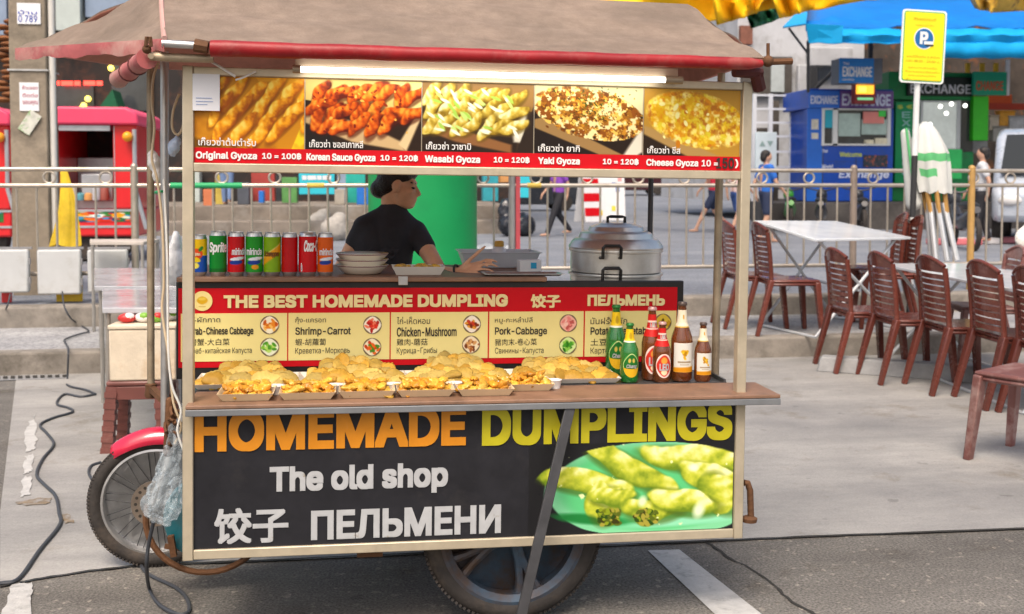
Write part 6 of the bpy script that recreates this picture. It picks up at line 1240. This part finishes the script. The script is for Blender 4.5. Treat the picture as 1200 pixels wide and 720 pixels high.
for k, (px, py) in enumerate(((103, 116), (98, 124), (95, 128), (130, 80))):
    q = at(px, py, 25.6); m = MB(); m.ell(q, .075, 10, 8); tag(m.build('round_lamp', LYEL), ['small round yellow lamp in the dark shop, topmost of a cluster of three', 'small round yellow lamp in the middle of the cluster of three in the dark shop', 'small round yellow lamp lowest of the cluster of three in the dark shop', 'round yellow lamp under the canopy edge at the upper left'][k], 'lamp', 'round lamps in the dark shop')
m = MB(); x0, z0_ = onW(112, 132, 25.8); x1, z1_ = onW(140, 105, 25.8); m.add([(x0, 25.8, z0_), (x1, 25.8, z0_), ((x0 * .3 + x1 * .7), 25.8, z1_), (x0, 26.6, z0_), (x1, 26.6, z0_), ((x0 * .3 + x1 * .7), 26.6, z1_)], [(0, 1, 2), (3, 5, 4), (0, 3, 4, 1), (1, 4, 5, 2), (2, 5, 3, 0)]); tag(m.build('green_parasol', mk('dark green cloth', (.004, .10, .04), .7, var=.2)), 'dark green parasol folded in front of the dark shop', 'parasol')
for k, (px, lb) in enumerate(((74, 'bundle of rust brown hanging cloth at the left edge of the dark shop'),)):
    q = at(4, 72, 24); m = MB(); [m.ell(q + Vector((rnd.uniform(-.1, .25), 0, -.9 + .13 * j)), (.22, .2, .07), 12, 6) for j in range(15)]; tag(m.build('hanging_goods', mk('rust brown cloth', (.22, .085, .03), .8, var=.4, scale=4)), lb, 'goods')
# red food trucks
RTR = mk('red truck paint', (.66, .015, .02), .35, var=.1, scale=2, coat=.4); RTP = mk('pink red roof', (.75, .06, .14), .4, var=.1, scale=2); STL = mk('steel panel', (.45, .47, .50), .35, .5, var=.15)
def truck(px0, px1, pyt, yw, label):
    x0, zt__ = onW(px0, pyt, yw); x1, _ = onW(px1, pyt, yw); w = x1 - x0; t = thing('food_truck', label, 'food truck', (x0, yw, .347), 'red food trucks on the street'); h = zt__ - .347; m = MB()
    m.box(0, w, 0, 1.5, .35, h * .36); m.box(0, .12, 0, 1.5, h * .36, h - .12); m.box(w - .32, w, 0, 1.5, h * .36, h - .12); m.box(.12, w - .32, 1.4, 1.5, h * .36, h - .12); m.build('body', RTR, t, bevel=.03)
    m = MB(); m.prism([(-.08, h - .14), (w + .05, h - .14), (w + .02, h + .02), (w - .12, h + .10), (.0, h + .10), (-.08, h + .02)], -.1, 1.6); m.build('roof', RTP, t, bevel=.03)
    m = MB(); m.box(.12, w - .32, .3, 1.3, h * .36, h * .42); m.box(.12, w - .32, .9, 1.35, h * .42, h * .72); m.box(w * .3, w * .66, .25, .6, h * .42, h * .60); m.build('steel_counter', STL, t, bevel=.01); m = MB(); m.box(.15, w - .34, -.05, .0, h - .22, h - .15); m.build('serving_shutter', STL, t)
    p = Pic(60, 36, '2c6a3a', 5 + int(px1)); p.bits(110, (0, 0, 1, 1), ['e8a020', '3a8ab8', 'e86a18', '2a7a34', 'd8d8c0', 'c82818', '183a60'], .04, .14); p.ell(.55, .5, .13, .17, 'e8ece8', 0, .2); p.ell(.55, .5, .08, .1, '4a9ab0', 0, .3); p.ell(.82, .45, .16, .2, 'e89818', 0, .3)
    p.mesh('printed_panel', lambda u, v: (.1 + (w - .2) * u, -.006, h * .355 - (h * .355 - .55) * v), t)
    m = MB(); m.tube([(w - .02, -.06, h - .2), (w - .02, -.06, h * .5), (w + .12, -.06, .45)], .03, 8); m.build('awning_strut', STL, t); m = MB(); m.ell((w - .1, -.1, h - .3), .07, 10, 6); m.build('turn_lamp', mk('amber lamp', (.85, .35, .02), .3, var=0), t)
    for k in range(5): m = MB(); xx = .2 + (w - .62) * (k + .5) / 5; hh = rnd.uniform(.10, .24); m.lathe([(.0001, 0), (.055, 0), (.06, .02), (.055, hh * .8), (.03, hh), (.0001, hh)], 12, 0, Matrix.Translation((xx, .16, h * .42))); m.build('jar', mk('jar %d' % k, ((.5, .45, .4), (.1, .3, .35), (.6, .3, .1), (.4, .42, .45), (.3, .08, .06))[k], .3, var=.1), t)
    m = MB(); m.box(.14, w - .34, 1.36, 1.39, h * .72, h - .16); m.build('rear_board', DARKW, t, smooth=False)
    m = MB(); m.box(-.005, w + .005, -.012, -.002, h * .36 - .03, h * .36 + .0); m.box(-.005, w + .005, -.012, -.002, .47, .50); m.box(w - .30, w - .29, -.008, .002, h * .37, h - .15); m.build('trim_strip', STL, t, smooth=False)
    for x in (.35, w - .4): m = MB(); m.lathe([(.0001, -.1), (.3, -.09), (.32, 0), (.3, .09), (.0001, .1)], 20, 0, Matrix.Translation((x, .2, .32)) @ Matrix.Rotation(R(90), 4, 'X')); m.build('wheel', RUB, t)
truck(56, 160, 134, 14.5, 'red food truck with a printed food panel, right of the concrete pole'); truck(-120, 11, 134, 14.5, 'red food truck cut by the left edge of the photo, left of the concrete pole')
# goods on the left terrace
CY = mk('cyan sign', (.03, .48, .58), .45, var=.08)
def panel(px0, px1, py0, py1, yw, dep, mat, name, label, cat, txt=None, tm=None, tb=None):
    t = thing(name, label, cat, (onW((px0 + px1) / 2, py1, yw)[0], yw, onW(px0, py1, yw)[1])); ti = t.matrix_world.inverted(); m = MB(); boxW(m, px0, px1, py0, py1, yw, dep); m.v = [tuple(ti @ Vector(v)) for v in m.v]; b = m.build('panel', mat, t, bevel=.01)
    if txt:
        m = MB(); lett(m, txt, *tb, yw - .006); m.v = [tuple(ti @ Vector(v)) for v in m.v]; m.build('lettering', tm, b, smooth=False)
    return t
panel(350, 392, 186, 228, 21.2, .12, CY, 'cyan_sign', 'cyan shop sign standing on the terrace behind the cans', 'sign', '▬ ▬▬ ▬ ▬▬', _m['white board'], (354, 388, 206, 211))
panel(405, 428, 195, 238, 23, .5, mk('teal crate plastic', (.02, .38, .30), .45, var=.15), 'teal_crate_stack', 'tall teal box on the terrace behind the seller', 'box'); panel(418, 432, 218, 240, 22.6, .3, mk('blue tub plastic', (.02, .16, .55), .4, var=.1), 'blue_bin', 'blue bin beside the tall teal box on the terrace', 'bin')
panel(294, 322, 180, 236, 23.5, .3, mk('dark red board', (.36, .05, .04), .5, var=.2), 'red_board', 'dark red board leaning on the terrace left of the cyan sign', 'board'); panel(303, 309, 224, 238, 22.5, .3, _m['blue tub plastic'], 'blue_bucket', 'small blue bucket under the dark red board', 'bucket'); panel(238, 249, 222, 244, 22.3, .3, mk('orange pot', (.55, .17, .07), .6, var=.15), 'orange_pot', 'orange clay pot on the terrace at the left of the jeans person', 'pot')
panel(566, 584, 196, 236, 21.2, .3, mk('teal drum', (.03, .30, .36), .5, var=.2), 'teal_drum', 'teal drum at the end of the terrace just right of the green pillar', 'drum'); panel(604, 622, 196, 232, 20.5, .4, CY, 'cyan_cooler', 'cyan cooler box behind the red striped post', 'cooler')
for a, b, c, d, yw, cc, nm, lb in ((330, 348, 208, 238, 23.2, (.10, .28, .08), 'green_crate', 'green crate on the terrace between the dark red board and the cyan sign'), (252, 262, 205, 240, 23.6, (.55, .42, .08), 'yellow_carton', 'mustard yellow carton on the terrace behind the jeans person'), (278, 292, 214, 240, 23.0, (.08, .09, .11), 'black_cabinet', 'black cabinet on the terrace right of the jeans person'), (392, 404, 222, 240, 22.6, (.40, .36, .30), 'cardboard_box', 'cardboard box on the terrace right of the cyan sign'), (586, 600, 200, 214, 23.8, (.62, .30, .10), 'orange_sign', 'orange shop sign behind the orange vest person'), (160, 172, 205, 250, 18.5, (.30, .32, .34), 'grey_cabinet', 'grey street cabinet right of the red food truck')): panel(a, b, c, d, yw, .35, mk(nm.replace('_', ' '), cc, .5, var=.25, scale=5), nm, lb, nm.split('_')[1])
for k, (px, py) in enumerate(((374, 262), (392, 270), (246, 262))):
    p = street(px, py + 12); tag(bag('sack', [(p + Vector((0, 0, .2)), (.26, .22, .26)), (p + Vector((.1, .05, .38)), (.16, .16, .16))], mk('grey sack', (.34, .32, .29), .8, var=.25, scale=6), 51 + k, .03, .02), ['grey sack at the terrace step under the cyan sign', 'grey sack right of the one under the cyan sign', 'grey sack at the terrace step near the left cart post'][k], 'sack')
# ================================================================== shops on the right
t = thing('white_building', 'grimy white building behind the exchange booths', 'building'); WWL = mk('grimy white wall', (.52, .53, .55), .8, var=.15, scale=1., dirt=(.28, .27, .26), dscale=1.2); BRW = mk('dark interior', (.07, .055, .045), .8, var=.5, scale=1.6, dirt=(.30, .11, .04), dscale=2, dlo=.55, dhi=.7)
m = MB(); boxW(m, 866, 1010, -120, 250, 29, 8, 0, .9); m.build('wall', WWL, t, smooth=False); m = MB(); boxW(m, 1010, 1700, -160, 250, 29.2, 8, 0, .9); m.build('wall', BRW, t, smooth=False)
m = MB(); boxW(m, 870, 928, 66, 112, 28.8, .15); m.build('window_frame', mk('dark window frame', (.09, .08, .07), .6, var=.2), t); m = MB(); boxW(m, 904, 919, 74, 108, 28.72, .05); m.build('pane', mk('milky pane', (.5, .55, .55), .2, var=.1), t)
m = MB(); boxW(m, 950, 1000, 55, 78, 28.6, .35); boxW(m, 936, 950, 76, 110, 28.7, .2); m.build('air_unit', WWL, t, bevel=.03); m = MB(); boxW(m, 868, 882, 30, 52, 28.8, .15); m.build('brick_patch', mk('brown brick', (.22, .09, .06), .8, var=.3), t)
m = MB(); boxW(m, 950, 958, 78, 108, 28.5, .1); m.build('post', DGREY, t); m = MB(); a, b = at(956, 104, 29), at(985, 76, 29); m.bar(a, b, .09); m.build('brace', DGREY, t)
t = thing('rear_building', 'shaded shop row closing the side street behind the menu board', 'building'); m = MB(); boxW(m, 540, 890, -60, 236, 90, 10, 0, .9); m.build('wall', mk('far facade', (.36, .37, .40), .8, var=.25, scale=.5), t, smooth=False)
for k in range(6): m = MB(); boxW(m, 570 + 52 * k, 600 + 52 * k, 120, 170, 89.9, .08); m.build('window', SHG, t, smooth=False)
# lattice shelf
t = thing('lattice_rack', 'white metal lattice rack left of the blue exchange booth', 'rack', (onW(915, 235, 25)[0], 25, .97)); ti = t.matrix_world.inverted(); m = MB()
for x in (884, 903, 928, 947): boxW(m, x - 1.6, x + 1.6, 110, 236, 25, .06)
for y in (112, 128, 144, 160, 178, 196, 214): boxW(m, 884, 948, y - 1.5, y + 1.5, 25.002, .05)
m.v = [tuple(ti @ Vector(v)) for v in m.v]; m.build('lattice', mk('white metal', (.66, .69, .74), .4, var=.06), t, smooth=False); m = MB(); boxW(m, 905, 912, 118, 236, 25.4, .1); boxW(m, 930, 946, 118, 236, 25.5, .1); boxW(m, 885, 899, 150, 200, 25.5, .1); m.v = [tuple(ti @ Vector(v)) for v in m.v]; m.build('backing', mk('dark slat', (.10, .085, .07), .7, var=.3), t, smooth=False)
panel(886, 910, 155, 210, 24.4, .08, mk('pale blue board', (.58, .68, .74), .5, var=.06), 'notice_board', 'pale board with two triangle marks in front of the lattice rack', 'notice board', '▲ ▼', mk('grey green print', (.25, .36, .36), .5, var=0), (890, 906, 165, 172))
# blue exchange booth
BB = mk('blue booth panel', (.012, .07, .42), .3, var=.15, scale=2, dirt=(.03, .07, .25), dscale=3, dlo=.5, dhi=.8); BB2 = mk('blue booth frame', (.02, .14, .60), .4, var=.06); WFR = mk('white window frame', (.70, .72, .72), .4, var=.04); BTXT = mk('booth letters', (.62, .68, .85), .4, var=0); YTXT = mk('booth yellow letters', (.6, .68, .08), .4, var=0); PPL = mk('purple sign', (.16, .08, .30), .4, var=.2, scale=3)
YB_ = 23.6; x0, zt__ = onW(948, 106, YB_); x1, _ = onW(1046, 106, YB_); t = thing('exchange_booth', 'blue money exchange booth with white framed window', 'booth', (x0, YB_, .97)); ti = t.matrix_world.inverted()
def sub(name, mat, fn, par=None, **k):
    m = MB(); fn(m); m.v = [tuple(ti @ Vector(v)) for v in m.v]; return m.build(name, mat, par or t, **k)
def body(m):
    for a, b, c, d in ((948, 964, 128, 236), (1042.5, 1046, 128, 236), (964, 1042.5, 170, 236)): boxW(m, a, b, c, d, YB_, .3)
    boxW(m, 948, 1046, 104, 128, YB_ + .002, 1.6); boxW(m, 948, 1046, 110, 236, YB_ + 1.5, .2); boxW(m, 948, 951, 128, 236, YB_ + .3, 1.2); boxW(m, 1043, 1046, 128, 236, YB_ + .3, 1.2)
sub('booth_body', BB, body, bevel=.02); sub('booth_side', BB2, lambda m: (boxW(m, 946.5, 963, 127, 236, YB_ - .03, .03)), bevel=.005)
def wf(m):
    for a, b, c, d in ((963.5, 966, 127, 171), (976.5, 981.5, 127, 171), (1040.5, 1043.5, 127, 171), (966, 1040.5, 127, 129.5), (966, 1040.5, 168.5, 171)): boxW(m, a, b, c, d, YB_ - .05, .1)
wfo = sub('window_frame', WFR, wf, smooth=False); sub('pane', SHG, lambda m: boxW(m, 966, 1041, 129, 169, YB_ + .02, .02), wfo, smooth=False)
sub('interior', mk('booth interior', (.22, .30, .28), .5, var=.4, scale=2.2, emit=(.5, .6, .55), es=.12), lambda m: (boxW(m, 983, 1008, 133, 160, YB_ - .01, .02), boxW(m, 1010, 1039, 140, 158, YB_ - .012, .02)), wfo, smooth=False)
sub('window_poster', mk('cyan poster', (.02, .40, .55), .4, var=.05), lambda m: boxW(m, 967, 976, 129, 150, YB_ - .016, .015), wfo, smooth=False)
sub('window_sign', mk('salmon sign', (.75, .25, .22), .4, var=.05), lambda m: boxW(m, 1012, 1036, 131, 145, YB_ - .09, .03), wfo, smooth=False); sub('green_badge', mk('green badge', (.05, .65, .08), .4, var=0), lambda m: boxW(m, 1030, 1038, 130, 137, YB_ - .11, .015), wfo, smooth=False)
sub('counter_papers', mk('papers', (.7, .66, .5), .6, var=.3, scale=9), lambda m: (boxW(m, 1014, 1024, 164, 169, YB_ - .05, .1), boxW(m, 1026, 1040, 162, 169, YB_ - .04, .1)), smooth=False)
sub('poster', mk('small poster', (.6, .58, .5), .5, var=.3, scale=12), lambda m: (boxW(m, 951, 959, 140, 152, YB_ - .036, .005), boxW(m, 951, 959, 156, 163, YB_ - .036, .005)), smooth=False); sub('rate_board', mk('rate board', (.03, .04, .06), .4, var=.3, scale=9, dirt=(.4, .1, .05), dscale=18, dlo=.55, dhi=.6), lambda m: boxW(m, 1012, 1040, 182, 196, YB_ - .02, .018), smooth=False)
sub('panel_seam', DGREY, lambda m: [boxW(m, a, b, c, d, YB_ - .004, .003) for a, b, c, d in ((963.6, 964.1, 171, 236), (1003, 1003.4, 186, 199), (964, 1043, 189.5, 190))], smooth=False)
fs_ = sub('fascia', BB2, lambda m: boxW(m, 948.5, 984, 106.5, 127, YB_ - .05, .045), bevel=.004); sub('lettering', BTXT, lambda m: lett(m, 'EXCHANGE', 950, 982, 112, 122, YB_ - .056), fs_, smooth=False)
f2 = sub('fascia', PPL, lambda m: boxW(m, 985, 1047, 106.5, 127, YB_ - .06, .055), bevel=.004); sub('lettering', BTXT, lambda m: lett(m, 'EXCHANGE', 987, 1044, 110, 124, YB_ - .066), f2, smooth=False)
sub('lettering', BTXT, lambda m: (lett(m, 'Exchange', 983, 1042, 200, 211, YB_ - .006, 0, .03, .15), lett(m, 'Thai', 963, 970, 175, 179, YB_ - .006), lett(m, 'World', 963, 976, 193, 199, YB_ - .006)), smooth=False); sub('lettering', YTXT, lambda m: lett(m, 'Welcome', 984, 1010, 178.5, 184, YB_ - .006), smooth=False)
t = thing('hanging_sign', 'blue hanging box sign reading EXCHANGE above the booth', 'sign', (onW(985, 98, 22.6)[0], 22.6, onW(985, 98, 22.6)[1])); ti = t.matrix_world.inverted()
sub('sign_side', mk('grey sign side', (.13, .14, .16), .5, var=.1), lambda m: boxW(m, 985, 1034, 68, 98, 22.62, .5), bevel=.01); s1 = sub('sign_face', mk('bright blue sign', (.01, .19, .55), .4, var=.05), lambda m: boxW(m, 984, 1024, 68, 98, 22.58, .035), bevel=.01); sub('lettering', _m['white board'], lambda m: (lett(m, 'EXCHANGE', 987.5, 1022, 78, 90, 22.57), lett(m, 'Thai', 988, 995, 73, 76, 22.57), lett(m, 'currency', 987, 1001, 92.5, 95, 22.57)), s1, smooth=False); sub('bracket', DGREY, lambda m: boxW(m, 1019, 1023, 40, 68, 22.8, .06), smooth=False)
t = thing('led_panel', 'small red framed display glowing orange and yellow above the booth window', 'display', (onW(1002, 120, 23.1)[0], 23.1, onW(1002, 120, 23.1)[1])); ti = t.matrix_world.inverted()
s1 = sub('casing', mk('dark red casing', (.25, .03, .03), .5, var=.1), lambda m: boxW(m, 1002, 1026, 98, 122, 23.1, .2), bevel=.01); sub('screen', mk('lit screen', (.6, .2, .02), .5, var=.5, scale=6, emit=(1, .38, .03), es=1.3), lambda m: boxW(m, 1003.5, 1024, 99.5, 110.5, 23.09, .008), s1, smooth=False); sub('yellow_spot', mk('lit yellow spot', (.8, .7, .05), .5, var=0, emit=(1, .85, .1), es=1.2), lambda m: boxW(m, 1007, 1015, 102, 108, 23.08, .006), s1, smooth=False); sub('green_row', mk('lit green row', (.2, .4, .2), .5, var=0, emit=(.2, .7, .3), es=.5), lambda m: boxW(m, 1005, 1023, 114.5, 117.5, 23.09, .006), s1, smooth=False)
# green exchange shop
GS = mk('green shop panel', (.008, .26, .07), .4, var=.15, scale=2, dirt=(.03, .16, .06), dscale=3, dlo=.5, dhi=.8); GS2 = mk('bright green column', (.05, .62, .02), .4, var=.08); YG = 24.4
t = thing('exchange_shop', 'green exchange shop with black EXCHANGE fascia beside the blue booth', 'shop', (onW(1046, 236, YG)[0], YG, .97)); ti = t.matrix_world.inverted()
sub('shop_body', GS, lambda m: (boxW(m, 1042, 1140, 84, 118, YG, 1.5), boxW(m, 1046, 1080, 118, 236, YG, .3), boxW(m, 1080, 1140, 178, 236, YG, .3)), bevel=.02)
s1 = sub('fascia', mk('black fascia', (.012, .02, .016), .4, var=.1), lambda m: boxW(m, 1064, 1141, 90, 113, YG - .1, .09), bevel=.01); sub('lettering', _m['white board'], lambda m: lett(m, 'EXCHANGE', 1067, 1138, 98.5, 109.5, YG - .108), s1, smooth=False)
s1 = sub('fascia', mk('sea green sign', (.01, .36, .20), .4, var=.08), lambda m: boxW(m, 1141.5, 1180, 84, 112, YG - .3, .1), bevel=.01); sub('lettering', mk('red orange letters', (.62, .10, .04), .4, var=0), lambda m: lett(m, 'CHANGE', 1144, 1176, 95, 106, YG - .308), s1, smooth=False); sub('sign_edge', WFR, lambda m: boxW(m, 1180, 1183, 70, 112, YG - .3, .06), smooth=False)
sub('column', GS2, lambda m: boxW(m, 1141, 1158, 112.5, 165, YG - .1, .3), bevel=.02); s1 = sub('banner', mk('green banner', (.01, .36, .12), .5, var=.1), lambda m: boxW(m, 1050, 1072, 120, 218, YG - .16, .05), bevel=.005)
sub('lettering', mk('pale cyan letters', (.35, .66, .62), .5, var=0), lambda m: [lett(m, c, 1057, 1067, 131 + 9.5 * k, 138.5 + 9.5 * k, YG - .166) for k, c in enumerate('EXCHANGE')], s1, smooth=False); sub('lettering', YTXT, lambda m: lett(m, '$ €', 1052, 1070, 123, 128, YG - .166), s1, smooth=False)
s1 = sub('window_frame', WFR, lambda m: [boxW(m, a, b, c, d, YG - .04, .08) for a, b, c, d in ((1079, 1081, 118, 178), (1122, 1125, 118, 178), (1081, 1122, 118, 120), (1081, 1122, 174, 178))], smooth=False); sub('pane', mk('bright shop glass', (.42, .44, .42), .15, var=.4, scale=2.2, emit=(.7, .75, .7), es=.25), lambda m: boxW(m, 1081, 1122, 120, 174, YG, .03), s1, smooth=False)
sub('ceiling_lamp', mk('lit shop lamp', (.9, .9, .85), .5, var=0, emit=(1, .97, .9), es=2), lambda m: [m.ell(at(x, y, 24.2), .05, 8, 6) for x, y in ((1102, 125), (1109, 133), (1115, 122), (1090, 146), (1131, 124))], s1)
sub('shop_front', SHG, lambda m: boxW(m, 1126, 1140, 118, 178, YG + .05, .05), smooth=False)
panel(1100, 1127, 175, 210, 22.9, .5, mk('green bin plastic', (.02, .36, .09), .45, var=.1), 'green_bin', 'green bin in front of the exchange shop window', 'bin')
panel(1159, 1186, 111, 122, 27.5, .1, mk('orange red board', (.75, .12, .015), .45, var=.1), 'orange_board', 'orange red shop board right of the bright green column', 'board'); panel(1158, 1215, 121, 129, 27.3, .1, mk('deep red board', (.62, .06, .02), .45, var=.1), 'red_fascia', 'long red shop board under the orange red one', 'board')
for k, (px, py, c_) in enumerate(((1166, 145, (.6, .5, .4)), (1178, 140, (.8, .35, .03)), (1189, 146, (.5, .5, .52)), (1170, 158, (.45, .42, .38)), (1146, 172, (.3, .3, .3)), (1140, 160, (.55, .6, .55)))):
    q = at(px, py, 27); m = MB(); m.box(-.22, .22, -.1, .1, -.18, .18); m.box(-.24, .24, -.12, .12, .18, .22); tag(m.build('shop_goods', mk('goods %d' % k, c_, .5, var=.35, scale=6), M=Matrix.Translation(q), bevel=.02), ['beige packs on the open shop shelf at the right', 'orange packs on the open shop shelf at the right', 'grey packs on the open shop shelf behind the van', 'brownish packs on the lower open shop shelf behind the van', 'dark grey packs beside the bright green column', 'pale green packs beside the bright green column'][k], 'goods')
for k, (px, c_) in enumerate(((1135, (.75, .45, .02)), (1152, (.72, .42, .02)), (1168, (.7, .4, .03)))):
    m = MB(); boxW(m, px - 2, px + 2, 74, 86, 26.5, .08); tag(m.build('yellow_strut', mk('yellow strut', (.72, .44, .02), .5, var=.1), smooth=False), ['yellow upright under the blue awning, the left one of three', 'yellow upright under the blue awning, the middle one of three', 'yellow upright under the blue awning, the right one of three'][k], 'strut', 'yellow uprights under the awning')
# blue awning and yellow tarpaulins
BAW = mk('blue awning vinyl', (.005, .17, .56), .5, spec=.2, var=.15, scale=1.6, bump=.25, bscale=3); BAW2 = mk('light blue valance', (.008, .33, .70), .5, spec=.2, var=.12, scale=2, bump=.2, bscale=5)
t = thing('blue_awning', 'long bright blue vinyl awning over the exchange booths', 'awning', (onW(930, 50, 21.5)[0], 21.5, 3.9)); ti = t.matrix_world.inverted()
def aw(m):
    n = 40; vs = []; prof = [(0, -10, 26.5), (0, 6, 24), (0, 22, 22.2), (0, 33, 21.6)]
    for i in range(n + 1):
        px = 944 + (1560 - 944) * i / n
        for j, (_, py, yw) in enumerate(prof): x, z = onW(px, py + (26 if i == 0 and j < 2 else 0) + 2.0 * math.sin(i * 1.1 + j), yw); vs.append((x, yw, z + .04 * math.sin(i * 2.1 + j * 1.7)))
    m.add(vs, [(4 * i + j, 4 * i + j + 1, 4 * i + j + 5, 4 * i + j + 4) for i in range(n) for j in range(3)])
o = sub('canopy', BAW, aw, ang=70); so_ = o.modifiers.new('t', 'SOLIDIFY'); so_.thickness = .03
def vl(m):
    n = 60; vs = []
    for i in range(n + 1):
        px = 948 + (1560 - 948) * i / n
        for j, py in enumerate((33, 42, 49.5, 50.5, 60, 68.5)): x, z = onW(px, py + .9 * math.sin(i * 1.9 + j), 21.5); vs.append((x, 21.5 + [.1, -.06, .03, -.02, -.06, .0][j] + .03 * math.sin(i * 1.3 + j), z))
    m.add(vs, [(6 * i + j, 6 * i + j + 1, 6 * i + j + 7, 6 * i + j + 6) for i in range(n) for j in range(5) if not (i < 14 and j > 2)])
o = sub('valance', BAW2, vl, ang=70); so_ = o.modifiers.new('t', 'SOLIDIFY'); so_.thickness = .02
def lf(m):
    q = [at(917, 32, 22.3), at(944, 28, 21.4), at(946, 14, 23), at(938, 10, 24)]; m.slab(q, .03); m.slab([at(944, 28, 21.4), at(988, 30, 21.4), at(986, 50, 21.4), at(947, 50, 21.5)], .03)
sub('folded_end', BAW2, lf, smooth=False); sub('strut', DGREY, lambda m: (m.tube([at(925, 34, 22.5), at(946, 62, 24)], .03, 6), m.tube([at(947, 48, 22), at(947, 108, 22.6)], .035, 6)))
YT_ = mk('yellow tarpaulin', (.90, .53, .012), .6, spec=.2, var=.12, scale=1.5, bump=.2, bscale=2.2, dirt=(.55, .27, .02), dscale=1.1, dlo=.56, dhi=.74)
t = thing('yellow_tarpaulin', 'crumpled yellow tarpaulin hanging in folds behind the canopy top', 'tarpaulin', at(820, 0, 20)); ti = t.matrix_world.inverted()
def tarp(pts_top, pts_bot, D, seed):
    def f(m):
        n = 30; k = 8; vs = []
        for i in range(n + 1):
            u = i / n * (len(pts_top) - 1); a = min(int(u), len(pts_top) - 2); w = u - a
            T_ = (pts_top[a][0] * (1 - w) + pts_top[a + 1][0] * w, pts_top[a][1] * (1 - w) + pts_top[a + 1][1] * w); B_ = (pts_bot[a][0] * (1 - w) + pts_bot[a + 1][0] * w, pts_bot[a][1] * (1 - w) + pts_bot[a + 1][1] * w)
            for j in range(k + 1):
                q = j / k; vs.append(at(T_[0] * (1 - q) + B_[0] * q, T_[1] * (1 - q) + B_[1] * q, D + .40 * math.sin(i * .55 + seed + j * .35) + .15 * math.sin(i * .9 - j * .8 + seed)))
        m.add(vs, [(i * (k + 1) + j, i * (k + 1) + j + 1, (i + 1) * (k + 1) + j + 1, (i + 1) * (k + 1) + j) for i in range(n) for j in range(k)])
    return f
for a, b, D, s in (([(560, -60), (700, -60), (850, -60), (960, -60)], [(560, 6), (700, 10), (830, 26), (945, 2)], 20, 1), ([(830, -30), (880, -30), (930, -30)], [(840, 30), (885, 16), (890, 10)], 19.4, 2), ([(895, -40), (940, -40), (1060, -40)], [(915, 22), (950, 12), (1030, -2)], 19.2, 3)): o = sub('tarpaulin_fold', YT_, tarp(a, b, D, s), ang=35); so_ = o.modifiers.new('t', 'SOLIDIFY'); so_.thickness = .03
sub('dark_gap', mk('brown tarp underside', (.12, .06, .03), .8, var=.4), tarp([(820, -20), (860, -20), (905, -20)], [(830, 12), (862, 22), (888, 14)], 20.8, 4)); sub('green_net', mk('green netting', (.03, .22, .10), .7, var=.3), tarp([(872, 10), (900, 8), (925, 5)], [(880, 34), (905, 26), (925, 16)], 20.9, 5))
t = thing('yellow_tarpaulin', 'small crumpled yellow tarpaulin lying over the blue awning at the upper right', 'tarpaulin', at(1160, 0, 20.4)); ti = t.matrix_world.inverted()
o = sub('tarpaulin_fold', mk('stained yellow tarpaulin', (.62, .40, .06), .6, var=.4, scale=3, bump=.7, bscale=5, dirt=(.14, .09, .04), dscale=3, dlo=.48, dhi=.62), tarp([(1120, -30), (1180, -30), (1290, -30)], [(1142, 10), (1165, 15), (1290, 8)], 20.4, 7), ang=35); so_ = o.modifiers.new('t', 'SOLIDIFY'); so_.thickness = .03
